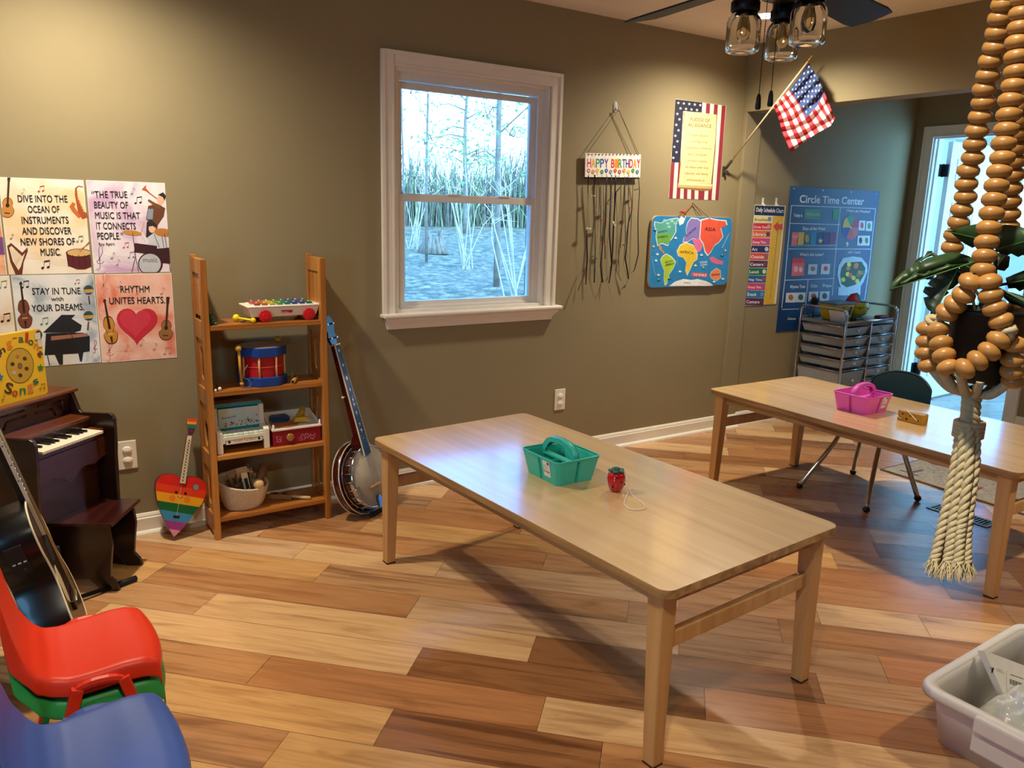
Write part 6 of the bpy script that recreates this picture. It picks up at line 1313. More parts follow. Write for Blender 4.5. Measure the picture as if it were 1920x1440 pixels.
b = MB(T(5.10, 3.31, ZT)); b.lathe([(.0001, 0), (.045, .003), (.078, .025), (.092, .060), (.093, .085), (.086, .110)], MG, 32); b.obj('bowl', ml)
for z, r_, c in ((.030, .0815, '3a6a3a'), (.080, .0935, '2f7a4a'), (.109, .0875, 'd8d8a0')): b = MB(T(5.10, 3.31, ZT)); b.tube([(r_*math.cos(i*PI/20), r_*math.sin(i*PI/20), z) for i in range(40)], .0025, m(c, .4), 6, closed=True); b.obj('stripe', ml)
for a in (-2.2, -1.4): b = MB(T(5.10, 3.31, ZT)); b.ball((.0935*math.cos(a), .0935*math.sin(a), .072), .005, m('1a1a10', .5), 8); b.obj('seed', ml)
b = MB(T(5.09, 3.31, ZT)); b.add([(-.07, -.03, .10), (-.01, -.05, .11), (.06, -.04, .115), (.085, .0, .11), (-.04, .01, .165), (.0, -.01, .175), (.05, .0, .155), (-.075, .03, .11), (.0, .06, .12), (.07, .05, .11)], [(0, 1, 5, 4), (0, 4, 7), (4, 8, 7), (4, 5, 8)], m('c23a40', .7), True); b.obj('red_cloth', ml, solid=.003, auto=False)
b = MB(T(5.09, 3.31, ZT)); b.add([(-.01, -.05, .111), (.06, -.04, .116), (.085, .0, .111), (.0, -.01, .176), (.05, .0, .156), (.0, .06, .12), (.07, .05, .11)], [(0, 1, 4, 3), (1, 2, 4), (3, 4, 6, 5), (4, 2, 6)], m('3a9ab0', .6), True); b.obj('blue_cloth', ml, solid=.003, auto=False)
def box_thing(name, label, cat, M_, s, c, r=.5, bev=.003):
    b = MB(M_); b.bb(0, s[0], 0, s[1], 0, s[2], m(c, r, n=.05)); o = b.obj(name, bev=bev); return tag(o, label, cat)
box_thing('pencil_case', 'dark red pencil case lying at the right end of the cart top', 'pencil case', T(5.17, 3.15, ZT), (.105, .05, .025), '7a1f22', .6, .008)
box_thing('stapler', 'small black box at the front edge of the cart top', 'box', T(4.86, 3.13, ZT), (.085, .05, .028), '121214', .4)
box_thing('tape_roll', 'small silver tin in front of the melon toy', 'tin', T(4.99, 3.135, ZT), (.05, .035, .024), 'a8acae', .3)
wp = thing('paper_box', 'open white folded paper box on the left side of the cart top', 'box', T(4.80, 3.25, ZT)); b = MB(T(4.80, 3.20, ZT) @ R(.3, 'Z')); b.add([(-.01, 0, 0), (.07, 0, 0), (.07, .07, 0), (-.01, .07, 0), (-.04, -.01, .07), (.055, -.02, .055), (.075, .08, .06), (-.04, .08, .075)], [(0, 1, 2, 3), (0, 1, 5, 4), (1, 2, 6, 5), (2, 3, 7, 6), (3, 0, 4, 7)], m('d8d8d8', .6)); b.obj('carton', wp, solid=.001, auto=False)
pu = thing('black_pompom', 'fuzzy black ball between the cart and the blue chart', 'pompom', T(4.79, 3.42, ZT)); b = MB(); rr = random.Random(4)
for k in range(70): d = Vector((rr.gauss(0, 1), rr.gauss(0, 1), rr.gauss(0, 1))).normalized(); b.cyl((4.79, 3.42, ZT+.115), Vector((4.79, 3.42, ZT+.115))+d*.040, .0035, m('121416', .9), r1=.001, seg=5)
b.ball((4.79, 3.42, ZT+.115), .026, m('121416', .9), 12); b.obj('fluff', pu, auto=False); b = MB(); b.cyl((4.79, 3.42, ZT), (4.79, 3.42, ZT+.10), .004, m('202020', .6), seg=8); b.obj('stick', pu)
# ================================================================ ceiling fan with mason jar lights
FX, FY = 1.913, 1.582
fan = thing('ceiling_fan', 'black ceiling fan with three clear mason jar lamps, hanging from the ceiling', 'ceiling fan', T(FX, FY, ZC)); FB = m('0b0b0c', .45, .3, n=.05); BL_ = m('0e0d0d', .6, n=.1)
b = MB(T(FX, FY, 0)); b.lathe([(.0001, ZC), (.07, ZC), (.07, ZC-.02), (.045, ZC-.06), (.014, ZC-.065)], FB, 32); b.obj('canopy', fan)
b = MB(T(FX, FY, 0)); b.lathe([(.013, ZC-.06), (.013, 2.21)], FB, 14); b.obj('downrod', fan)
b = MB(T(FX, FY, 0)); b.lathe([(.0001, 2.225), (.05, 2.22), (.10, 2.20), (.125, 2.17), (.125, 2.12), (.115, 2.085), (.075, 2.065), (.06, 2.06)], FB, 40); b.obj('motor_housing', fan)
b = MB(T(FX, FY, 0)); b.lathe([(.06, 2.06), (.065, 2.05), (.065, 2.025), (.05, 2.012), (.0001, 2.01)], FB, 32); b.obj('switch_housing', fan)
for k in range(5):
    a = math.radians(84.5-72*k); BMt = T(FX, FY, 2.075) @ R(a, 'Z') @ R(math.radians(-12), 'X')
    b = MB(BMt); b.prism([(.17, -.052), (.30, -.062), (.60, -.073), (.655, -.066), (.672, .0), (.655, .066), (.60, .073), (.30, .062), (.17, .052)], -.003, .003, BL_); bl = b.obj('blade', fan, bev=.0015)
    b = MB(BMt); b.prism([(.08, -.02), (.15, -.02), (.20, -.045), (.24, -.04), (.24, .04), (.20, .045), (.15, .02), (.08, .02)], -.009, -.003, FB); b.obj('blade_bracket', bl)
JG = m('f4f6f2', .02, n=0., trans=1., ior=1.18); BU = m('fff0d0', .03, n=0., trans=1., ior=1.12)
for jx, jy in ((1.843, 1.644), (2.006, 1.639), (1.890, 1.464)):
    jz = 1.870; J = T(jx, jy, jz)
    b = MB(); d = Vector((jx-FX, jy-FY, 0)).normalized(); b.tube(spline([(FX+d.x*.05, FY+d.y*.05, 2.035), (FX+d.x*.08, FY+d.y*.08, 2.045), (jx, jy, 2.038), (jx, jy, 2.02)]), .010, FB, 10); arm = b.obj('lamp_arm', fan)
    b = MB(J); b.lathe([(.0001, .166), (.028, .166), (.036, .160), (.036, .138), (.040, .134), (.040, .112), (.036, .108)], FB, 28); b.bb(.036, .050, -.006, .006, .118, .130, FB); b.bb(-.050, -.036, -.006, .006, .118, .130, FB); b.obj('jar_cap', arm)
    b = MB(J); b.lathe([(.034, .122), (.034, .104), (.044, .092), (.0475, .080), (.0475, .014), (.044, .004), (.036, .0), (.026, .004), (.0001, .007)], JG, 36); b.lathe([(.0001, .010), (.030, .008), (.041, .008), (.0445, .018), (.0445, .078), (.041, .090), (.0315, .102), (.0315, .122)], JG, 36); jo = b.obj('jar', arm, auto=False)
    b = MB(J); b.lathe([(.010, .110), (.012, .095), (.018, .075), (.020, .055), (.015, .038), (.0001, .032)], BU, 20); b.obj('bulb', arm)
    b = MB(J); b.cyl((0, 0, .112), (0, 0, .096), .013, m('9a9080', .4, .6), seg=12)
    for q in range(4): a = q*PI/2; b.tube([(.003*math.cos(a), .003*math.sin(a), .096), (.009*math.cos(a), .009*math.sin(a), .080), (.009*math.cos(a), .009*math.sin(a), .050), (.002*math.cos(a), .002*math.sin(a), .045)], .0006, m('c8a060', .4, .6), 4)
    b.obj('filament', arm)
for (px_, py_), (qx, qy), zb_ in (((1434, 50), (1423, 178), 1.0), ((1458, 50), (1446, 172), 1.0)):
    dd = 2.50; q = ray(qx, qy).normalized()*dd+CAM; b = MB(); b.cyl(q, (q.x, q.y, 2.03), .0008, FB, seg=5)
    z_ = q.z
    while z_ < 2.02: b.ball((q.x, q.y, z_), .0018, FB, 6); z_ += .0065
    ch = b.obj('pull_chain', fan, auto=False); b = MB(T(q.x, q.y, q.z)); b.lathe([(.0001, .004), (.004, .002), (.0065, -.008), (.0085, -.034), (.0065, -.040), (.0001, -.041)], m('121212', .4), 14); b.obj('chain_fob', ch)
# ================================================================ bin of parcels at the lower right
BNM = m('dcd7cf', .42, n=.02); bi = thing('storage_bin', 'grey white plastic storage bin of parcels on the floor, bottom right', 'bin', T(2.045, .97, 0))
BI0 = T(2.045, .975, 0) @ R(math.radians(1.5), 'Z')
def binloop(x0, x1, y0, y1, r, z): return [(x, y, z) for x, y in rrect(x0, x1, y0, y1, r, 6)]
BW, BLn, BH_ = .60, .42, .170
rows = [binloop(.030, BW-.03, -BLn+.03, -.03, .04, .002), binloop(.010, BW-.010, -BLn+.010, -.010, .045, .148), binloop(.009, BW-.009, -BLn+.009, -.009, .045, BH_)]
rows = [r+[r[0]] for r in rows]
b = MB(BI0); b.grid(rows, BNM, True); b.add(rows[0][:-1], [tuple(range(len(rows[0])-1))], BNM); b.obj('tub', bi, solid=.004, auto=False)
o1 = binloop(.009, BW-.009, -BLn+.009, -.009, .045, BH_+.001); o2 = binloop(-.014, BW+.014, -BLn-.014, .014, .055, BH_+.003); o3 = binloop(-.018, BW+.018, -BLn-.018, .018, .058, BH_-.004); o4 = binloop(-.018, BW+.018, -BLn-.018, .018, .058, BH_-.022)
b = MB(BI0); b.grid([r+[r[0]] for r in (o1, o2, o3, o4)], BNM, True); b.obj('rim', bi, solid=.003, auto=False)
for x, s in ((-.018, -1), (BW+.018, 1)):
    b = MB(BI0); b.bb(min(x, x+s*.018), max(x, x+s*.018), -.275, -.145, BH_-.045, BH_+.004, BNM); b.obj('handle', bi, bev=.012, seg=4)
    b = MB(BI0); b.bb(min(x*.3, x*.3+s*.012) if s < 0 else BW-.002, 0.002 if s < 0 else BW+.012, -.28, -.14, .06, BH_-.03, BNM); b.obj('handle_recess', bi, bev=.006)
BXP = Vector((2.265, .925, .15)); BXN = Vector((-.30, -.85, .43)).normalized()
BXM = frame(BXP, Vector((1, .02, .30)), z=BXN); BXI = BXM.inverted()
def mpq(x, y): q = BXI @ onp(1700+x/4.5, 1120+y/4.5, BXP, BXN); return (q.x, q.y)
pc_ = [mpq(*q) for q in ((680, 450), (1180, 610), (1180, 900), (648, 665))]; lw_ = (pc_[3][0]+.01, min(pc_[2][1], pc_[3][1])-.06); rw_ = (pc_[2][0], min(pc_[2][1], pc_[3][1])-.06)
t = thing('parcel', 'white cardboard parcel with a printed label propped in the grey white bin', 'parcel', BXM)
b = MB(BXM); b.prism([pc_[0], pc_[1], rw_, lw_], -.022, 0, m('e6e0d2', .6, n=.03)); b.obj('box', t)
b = MB(); p = Paint(b, mpq, BXM, .0005)
p.poly([(715, 585), (735, 605), (728, 640), (745, 635), (762, 600), (748, 588), (742, 602), (725, 588)], '1a1a1a'); p.line([(780, 600), (850, 622)], 3, '8a8a86'); p.line([(780, 615), (868, 645)], 3, '8a8a86'); p.line([(885, 620), (868, 790)], 3, '9a968e')
for k in range(16): p.line([(915+k*10, 690+k*3), (913+k*10, 735+k*3)], 4 if k % 3 else 7, '2a2a2a')
for k in range(3): p.line([(905, 760+k*12), (1060, 806+k*12)], 3, '8a8a86')
p.line([(920, 650), (1050, 690)], 5, '6a6a66'); b.obj('shipping_label', t, auto=False)
PLB = m('d4d8d4', .14, n=.0, trans=.35, ior=1.2)
pbg = thing('plastic_bag', 'crinkled clear plastic bag of goods lying in the grey white bin', 'bag', T(2.30, .75, .02)); rr = random.Random(8); G_ = []
CA, CB_, CC_, CD_ = Vector((2.185, .925, 0)), Vector((2.085, .66, 0)), Vector((2.60, .90, 0)), Vector((2.58, .60, 0))
for i in range(45):
    row = []
    for j in range(29):
        u, v = i/44, j/28; e = max(0, (1-abs(2*u-1)**3)*(1-abs(2*v-1)**3)); q = (CA*(1-u)+CC_*u)*(1-v)+(CB_*(1-u)+CD_*u)*v
        row.append((q.x+.008*math.sin(v*9), q.y, .030+.105*e**.5+.009*math.sin(u*31+v*13)*e+.006*math.sin(v*37-u*15)*e+.004*math.sin(u*70+math.sin(v*20)*3)*e+rr.uniform(-.002, .002)))
    G_.append(row)
b = MB(); b.grid(G_, PLB, True); b.obj('film', pbg, auto=False)
b = MB(); b.ball((2.34, .77, .062), (.17, .11, .048), m('9aa09c', .6, n=.2, ns=20), 20); b.obj('contents', pbg)
b = MB(); b.cyl((2.083, .79, .06), (2.092, .782, .165), .004, m('f0ece6', .4), seg=8); o = b.obj('white_stick'); tag(o, 'small white plastic stick poking up at the near rim of the bin', 'stick')
# ================================================================ hanging plant near the camera
def pd(x, y, d): return CAM+ray(x, y).normalized()*d
hn = thing('plant_hanger', 'hanging wooden bead plant hanger with a cream rope tassel, close at the right', 'plant hanger', pd(1936, 0, 1.0)); BD = m('ae7c3e', .38, n=.12, ns=14, coat=.15); RP_ = m('bfae84', .9, n=.08, ns=200, bump=.5)
def c5(L_): return [(1680+x/2, y/2) for x, y in L_]
SA = c5([(416, -90), (410, -38), (404, 15), (391, 68), (381, 122), (371, 177), (355, 228), (345, 283), (331, 334), (327, 384), (316, 437), (304, 490), (295, 541), (288, 592), (271, 640), (264, 690), (261, 738), (246, 787), (235, 834), (220, 882), (211, 927)])
SB = c5([(490, -60), (480, -5), (472, 50), (466, 103), (457, 157), (454, 212), (452, 268), (443, 321), (430, 375), (423, 430), (414, 485), (404, 538), (399, 592), (387, 643), (377, 696), (367, 748), (358, 800), (348, 854), (340, 907), (332, 960), (326, 1013)])
SCd = c5([(500, 140), (494, 192), (488, 244), (484, 296), (478, 345), (472, 398), (466, 452), (458, 503), (450, 556), (446, 605), (441, 655), (432, 706), (427, 755), (424, 803), (420, 850), (422, 900)])
def dl(n, a, c): return [a+(c-a)*i/max(1, n-1) for i in range(n)]
strands = [(SA, dl(len(SA), 1.0, 1.035)), (SB, dl(len(SB), .985, .945)), (SCd, dl(len(SCd), 1.02, 1.06)),
    (c5([(280, 1055), (254, 1105), (222, 1140), (191, 1172)]), dl(4, .940, .955)), (c5([(350, 1056), (355, 1108), (370, 1156), (393, 1203)]), dl(4, .938, .942)),
    (c5([(159, 1237), (169, 1288), (180, 1334), (197, 1379)]), dl(4, .958, .944)), (c5([(258, 1382), (306, 1352), (350, 1318), (384, 1275)]), dl(4, .934, .940)),
    (c5([(118, 1232), (116, 1280), (112, 1322), (124, 1368)]), dl(4, .985, .985)), (c5([(443, 1292), (438, 1348), (436, 1392)]), dl(3, .955, .965)), (c5([(440, 1428)]), [.975]), (c5([(462, 1150), (466, 1205), (472, 1262), (474, 1330)]), dl(4, 1.02, 1.0))]
first = None; cordp = []
for pts, ds in strands:
    P = [pd(x, y, d) for (x, y), d in zip(pts, ds)]; cordp.append(P)
    for i, q in enumerate(P):
        if len(P) > 1: t_ = P[min(i+1, len(P)-1)]-P[max(i-1, 0)]
        else: t_ = Vector((0, 0, 1))
        hsz = .0132
        vz = .0104 if len(P) > 8 else .0112
        if first is None:
            b = MB(); b.lathe([(.0020, -.0084), (.0052, -.0079), (.0084, -.0060), (.0111, -.0034), (.0119, 0), (.0111, .0034), (.0084, .0060), (.0052, .0079), (.0020, .0084)], BD, 24); first = b.obj('bead', hn, world=False); o = first
        else: o = first.copy(); COL.objects.link(o)
        L = T(*q) @ look(t_) @ R(i*1.3, 'Z'); o.matrix_local = TM[hn].inverted() @ L
for P in cordp:
    if len(P) > 1: b = MB(); b.tube(P, .0016, RP_, 6); b.obj('cord', hn)
hook_top = pd(1936, 0, 1.0); topz = ZC
jn = Vector((hook_top.x+.02, hook_top.y-.005, ZC-.30))
for P in (cordp[0], cordp[1], cordp[2]): b = MB(); b.tube([P[0], P[0].lerp(jn, .5), jn], .0016, RP_, 6); b.obj('cord', hn)
b = MB(); b.tube([jn+Vector((0, 0, -.01)), jn+Vector((0, 0, .28))], .006, RP_, 8); b.obj('hanging_rope', hn)
b = MB(); b.tube(spline([jn+Vector((0, 0, .30)), jn+Vector((.012, 0, .27)), jn+Vector((0, 0, .255)), jn+Vector((-.012, 0, .265))]), .002, CH, 6); b.obj('ceiling_hook', hn)
def knot(x, y, d, k, seed):
    rr = random.Random(seed); b = MB(); c_ = pd(x, y, d)
    for i in range(5): a = Vector((rr.uniform(-1, 1), rr.uniform(-1, 1), rr.uniform(-1, 1))).normalized(); e = a.orthogonal().normalized(); f_ = a.cross(e); o_ = Vector((rr.uniform(-1, 1), rr.uniform(-1, 1), rr.uniform(-.6, .6)))*k*.35; b.tube([c_+o_+(e*math.cos(q*PI/5)+f_*math.sin(q*PI/5))*k*.55 for q in range(10)], k*.3, RP_, 8, closed=True)
    b.obj('knot', hn)
knot(1756, 600, .965, .010, 1); knot(1893, 620, .945, .011, 2); knot(1800, 700, .95, .006, 3)
# cords gathering below the pot, braid and tassel
gth = pd(1823, 733, .995)
for (x, y, d) in ((1765, 692, .95), (1800, 699, .935), (1838, 712, .97), (1898, 712, .97), (1745, 688, .985), (1870, 715, 1.02)):
    b = MB(); a = pd(x, y, d); b.tube(spline([a, a.lerp(gth, .5)+Vector((0, 0, -.010)), gth]), .0052, RP_, 8); b.obj('cradle_cord', hn)
b = MB()
for k in range(3):
    P = []
    for i in range(30): t_ = i/29; q = pd(1823+(1818-1823)*t_, 730+(795-730)*t_, .995); a = t_*11+k*2.09; P.append(q+Vector((.007*math.cos(a), .004*math.sin(a), 0)))
    b.tube(P, .0055, RP_, 8)
b.obj('braid', hn)
b = MB(); tw = pd(1817, 800, .995)
for k in range(4): b.tube([tw+Vector((.0145*math.cos(q*PI/8), .0125*math.sin(q*PI/8), .004-k*.0045)) for q in range(16)], .0034, RP_, 6, closed=True)
b.obj('wrap_knot', hn)
ropes = [([(1800, 803), (1795, 850), (1779, 930), (1764, 1000), (1752, 1052)], .992), ([(1808, 803), (1803, 870), (1790, 950), (1783, 1010), (1777, 1056)], .984), ([(1818, 803), (1816, 880), (1806, 960), (1800, 1010), (1797, 1058)], .982), ([(1829, 803), (1828, 870), (1818, 950), (1812, 1010), (1813, 1056)], .988), ([(1805, 803), (1800, 870), (1784, 950), (1773, 1010), (1765, 1056)], 1.002), ([(1825, 803), (1822, 880), (1812, 960), (1806, 1010), (1805, 1052)], 1.004)]
for pts, d in ropes:
    P = spline([pd(x, y, d) for x, y in pts], 22); n = len(P); b = MB()
    for k in range(3):
        Q = []
        for i in range(n):
            t_ = (P[min(n-1, i+1)]-P[max(0, i-1)]).normalized(); e = t_.orthogonal().normalized(); f_ = t_.cross(e); a = i*.46+k*2.0944; Q.append(P[i]+(e*math.cos(a)+f_*math.sin(a))*.0028)
        b.tube(Q, .0029, RP_, 6)
    ro = b.obj('tassel_rope', hn, auto=False)
    rr = random.Random(int(pts[0][0])); b = MB(); dr_ = (P[-1]-P[-6]).normalized()
    for k in range(60):
        s0 = P[-1]+Vector((rr.uniform(-.004, .004), rr.uniform(-.004, .004), 0))-dr_*.004; e = dr_*rr.uniform(.010, .022)+Vector((rr.uniform(-.008, .008), rr.uniform(-.008, .008), rr.uniform(-.002, .002))); b.tube([s0, s0+e*.5+Vector((rr.uniform(-.001, .001), 0, 0)), s0+e], [.0007, .0006, .0003], RP_, 4, cap=False)
    b.obj('frayed_end', ro, auto=False)
# pot and plant
pt = thing('potted_plant', 'small black pot with dark split leaves sitting in the bead hanger', 'potted plant', pd(1832, 710, 1.0)); PC = pd(1832, 712, .998)
b = MB(T(*PC)); b.lathe([(.0001, .0), (.029, .0), (.031, .004), (.0355, .072), (.037, .073), (.037, .078), (.034, .078), (.0335, .070)], m('050505', .55, n=.03), 40); b.obj('pot', pt)
b = MB(T(*PC)); b.lathe([(.0335, .066), (.0001, .069)], m('1c120b', .95, n=.4, ns=150, bump=1.), 24); b.obj('soil', pt)
LF = m('27401f', .42, n=.25, ns=25); LFD = m('162a17', .45, n=.25, ns=25); STM = m('3a3a22', .5)
def cl_(L_): return [(1660+x/3.808, 390+y/3.808) for x, y in L_]
def leaf(pts, rib, d0, d1, fold, mat, name='leaf'):
    """traced outline hung in space: depth runs d0 -> d1 along the rib, folding away from it"""
    b = MB(); r0, r1 = Vector(cl_([rib[0]])[0]), Vector(cl_([rib[1]])[0]); rv = r1-r0; P = []
    for x, y in cl_(pts):
        q = Vector((x, y))-r0; t_ = max(0, min(1, q.dot(rv)/rv.length_squared)); off = (q-rv*t_).length; P.append(pd(x, y, d0+(d1-d0)*t_+fold*off/40))
    c_ = []
    N_ = 8
    for i in range(N_+1): t_ = i/N_; v = r0+rv*t_; c_.append(pd(v.x, v.y, d0+(d1-d0)*t_))
    # fan the outline to the nearest rib point so that the blade folds along its rib
    n = len(P); vs = P+c_; fs = []
    def near(i): q = Vector(cl_([pts[i]])[0])-r0; return max(0, min(N_, round(q.dot(rv)/rv.length_squared*N_)))
    for i in range(n):
        j = (i+1) % n; a, c2_ = near(i), near(j)
        fs.append((i, j, n+a))
        st = 1 if c2_ > a else -1
        while a != c2_: fs.append((j, n+a+st, n+a)); a += st
    b.add([tuple(v) for v in vs], fs, mat, True); lf = b.obj(name, pt, solid=.0007, auto=False)
    b = MB(); b.tube([Vector(q)-(ray(960, 720).normalized())*.0006 for q in c_], [.0011*(1-.7*i/N_) for i in range(N_+1)], m('4a6a34', .4), 5); b.obj('midrib', lf)
leaf([(30, 590), (45, 540), (75, 500), (130, 450), (165, 432), (172, 442), (200, 400), (240, 378), (252, 388), (300, 358), (400, 332), (470, 318), (540, 325), (600, 345), (650, 378), (620, 398), (560, 400), (470, 405), (440, 398), (420, 416), (370, 432), (330, 452), (310, 446), (280, 470), (230, 466), (212, 452), (180, 490), (110, 530), (60, 588)], ((640, 385), (40, 580)), .985, .955, .006, LF)
leaf([(205, 398), (225, 365), (262, 345), (275, 352), (300, 308), (336, 306), (330, 342), (300, 352), (258, 376)], ((330, 325), (210, 395)), .995, .99, .004, LFD)
leaf([(520, 420), (538, 480), (520, 540), (480, 575), (440, 590), (455, 605), (410, 640), (392, 690), (368, 702), (385, 735), (350, 772), (318, 752), (330, 730), (300, 720), (285, 690), (272, 640), (310, 632), (268, 600), (285, 560), (340, 566), (300, 540), (340, 505), (365, 490), (358, 460), (390, 440), (450, 425)], ((515, 440), (345, 760)), .985, .975, .010, LFD)
leaf([(415, 165), (480, 157), (560, 130), (660, 113), (705, 125), (712, 200), (700, 300), (655, 293), (640, 275), (620, 285), (560, 252), (500, 205), (470, 175)], ((700, 230), (425, 165)), .985, .960, .006, LF)
leaf([(785, 140), (860, 118), (950, 128), (1010, 150), (1060, 200), (1080, 290), (1040, 345), (980, 335), (950, 350), (900, 325), (870, 338), (820, 325), (785, 290), (772, 200)], ((790, 300), (1060, 220)), .99, .97, .008, LF)
leaf([(860, 500), (930, 470), (1010, 438), (1080, 440), (1110, 520), (1060, 590), (1000, 575), (960, 595), (930, 572), (880, 575)], ((870, 540), (1100, 500)), 1.0, .985, .008, LFD)
leaf([(800, 560), (850, 598), (910, 605), (1010, 640), (1060, 690), (1010, 720), (930, 690), (890, 680), (850, 640), (815, 595)], ((810, 575), (1050, 700)), .975, .965, .006, LFD)
leaf([(535, 395), (600, 370), (660, 390), (655, 450), (600, 482), (560, 470), (530, 440)], ((650, 450), (540, 400)), 1.0, 1.0, .006, LFD)
leaf([(760, 330), (840, 320), (890, 350), (880, 420), (850, 450), (800, 440), (770, 400)], ((780, 440), (860, 330)), 1.01, 1.02, .006, LFD)
top = PC+Vector((0, 0, .068))
for i, ((x, y), d) in enumerate((((640, 385), .985), ((515, 440), .985), ((700, 230), .985), ((790, 300), .99), ((870, 540), 1.0), ((810, 575), .975), ((650, 450), 1.0), ((780, 440), 1.01), ((330, 325), .995))):
    q = pd(*cl_([(x, y)])[0], d); s0 = top+Vector((.010*math.cos(i*2.1), .010*math.sin(i*2.1), 0)); b = MB(); mid = s0.lerp(q, .5)+Vector((0, 0, .012)); b.tube(spline([s0, mid, q], 6), .0016, STM, 6); b.obj('stem', pt)
# ================================================================ chair beyond the door
fc = thing('side_chair', 'pale grey chair frame standing beyond the doorway', 'chair', T(7.3, 3.05, 0)); FCM = m('b9b5b2', .5)
q0 = onp(1855, 800, (0, 0, .0), (0, 0, 1))
FO = Vector((6.95, 2.86, 0)); FR = T(*FO) @ R(-.35, 'Z')
for x in (0, .40):
    for y in (0, .38): b = MB(FR); b.taper((x, y, 0), (.013, .013), (x, y, .45 if y < .2 else .92), (.017, .017), FCM); b.obj('leg', fc)
b = MB(FR); b.bb(-.02, .42, -.02, .40, .45, .475, FCM); b.obj('seat', fc, bev=.004)
b = MB(FR); b.bb(0, .40, -.008, .008, .20, .225, FCM); b.bb(-.008, .008, 0, .38, .26, .285, FCM); b.bb(.392, .408, 0, .38, .26, .285, FCM); b.obj('stretcher', fc)
b = MB(FR); b.bb(0, .40, .372, .388, .84, .92, FCM); b.bb(0, .40, .372, .388, .62, .66, FCM); b.obj('backrest', fc, bev=.003)
# ================================================================ the yard outside the window
def gz(y): return -.62+(y-3.7)*.055
gm, gnt, gbs = mnew('leaf_litter'); tcx = nd(gnt, 'ShaderNodeTexCoord'); gno = nd(gnt, 'ShaderNodeTexNoise'); gno.inputs['Scale'].default_value = 5.; gno.inputs['Detail'].default_value = 8; gno.inputs['Roughness'].default_value = .75
gnt.links.new(tcx.outputs['Object'], gno.inputs['Vector']); gnt.links.new(ramp(gnt, gno.outputs['Fac'], [(.38, lin('2c3826')), (.47, lin('4c4c3c')), (.55, lin('6c6654')), (.66, lin('9a8c74'))]), gbs.inputs['Base Color']); gbs.inputs['Roughness'].default_value = .9
G = []
rr = random.Random(21)
for i in range(61):
    G.append([(-12+i*1.0, y, gz(y)+.05*math.sin(i*1.3+y)+.04*math.sin(y*2.1+i)) for y in [3.75+k*.75 for k in range(56)]])
b = MB(); b.grid(G, gm, True); o = b.obj('yard_ground'); o['kind'] = 'structure'
BRK_ = m('6d6258', .9, n=.3, ns=8); BRL = m('a89c88', .9, n=.25, ns=8); LVG = m('5b7a4c', .7, n=.4, ns=3); LVB = m('7a8560', .7, n=.4, ns=3)
def leafcloud(b, c, r, n, mat, s, rr, flat=1.):
    c = Vector(c)
    for k in range(n):
        d = Vector((rr.gauss(0, 1), rr.gauss(0, 1), rr.gauss(0, flat))); d = d/max(1e-3, d.length)*r*rr.random()**.45; q = c+d; a = Vector((rr.uniform(-1, 1), rr.uniform(-1, 1), rr.uniform(-1, 1))).normalized()*s*rr.uniform(.6, 1.4); e = a.orthogonal().normalized()*s*rr.uniform(.3, .6)
        b.add([tuple(q-a), tuple(q+e), tuple(q+a), tuple(q-e)], [(0, 1, 2, 3)], mat)
def tree(x, y, h, r, label, foliage, spread, seed, br=9, crown=.55, name='tree', bark=BRK_, bl=1.):
    t = thing(name, label, 'tree', T(x, y, gz(y))); rr = random.Random(seed); z0 = gz(y); b = MB(); P = []
    for k in range(9): P.append((x+.12*math.sin(k*.9+seed)*k/8, y+.1*math.cos(k*.7+seed)*k/8, z0-.1+h*k/8))
    b.tube(P, [r*(1-.75*k/8) for k in range(9)], bark, 10); b.obj('trunk', t)
    b = MB(); fo = MB()
    for k in range(br):
        f_ = crown+(1-crown)*k/br; i = f_*8; i0 = min(7, int(i)); s0 = Vector(P[i0]).lerp(Vector(P[i0+1]), i-i0); a = rr.uniform(0, 2*PI); L_ = spread*rr.uniform(.6, 1.1)*(1.15-f_*.6); e = s0+Vector((math.cos(a)*L_, math.sin(a)*L_, L_*rr.uniform(-.15, .55))); m_ = s0.lerp(e, .5)+Vector((0, 0, .12*L_))
        b.tube([s0, m_, e], [r*.28, r*.16, .006], bark, 6)
        for q in range(int(5*bl)): w = s0.lerp(e, rr.uniform(.35, 1)); g_ = Vector((rr.gauss(0, 1), rr.gauss(0, 1), rr.gauss(.3, .6)))*.35*spread*.5; b.tube([w, w+g_*.5+Vector((0, 0, .05)), w+g_], [.011, .007, .003], bark, 4, cap=False)
        if foliage: leafcloud(fo, e, spread*.42, foliage, LVG, .055, rr, .6); leafcloud(fo, m_, spread*.30, foliage//2, LVG, .05, rr, .5)
    b.obj('branches', t, auto=False)
    if foliage: fo.obj('foliage', t, auto=False)
def yard(px, Y): q = onp(px, 400, (0, Y, 0), (0, 1, 0)); return q.x, Y
for px_, Y, h, r, lb, fo, sp, sd, br_, cr in ((934, 13., 9., .065, 'dark pine trunk with needles seen in the right of the window', 40, 1.3, 3, 14, .28), (800, 17., 11., .035, 'thin bare tree in the left half of the window', 0, 1.3, 5, 12, .3), (757, 13.5, 8., .022, 'slim tree at the left edge of the window with few leaves', 16, .9, 8, 12, .25), (990, 12., 9., .03, 'leafy tree at the right edge of the window', 46, 1.5, 11, 16, .22), (872, 24., 6.2, .10, 'round green tree far off in the middle of the window', 60, 1.5, 14, 14, .35), (1010, 17., 9., .05, 'tree behind the right window jamb', 40, 1.6, 15, 14, .3)):
    x, y = yard(px_, Y); tree(x, y, h, r, lb, fo, sp, sd, br_, cr)
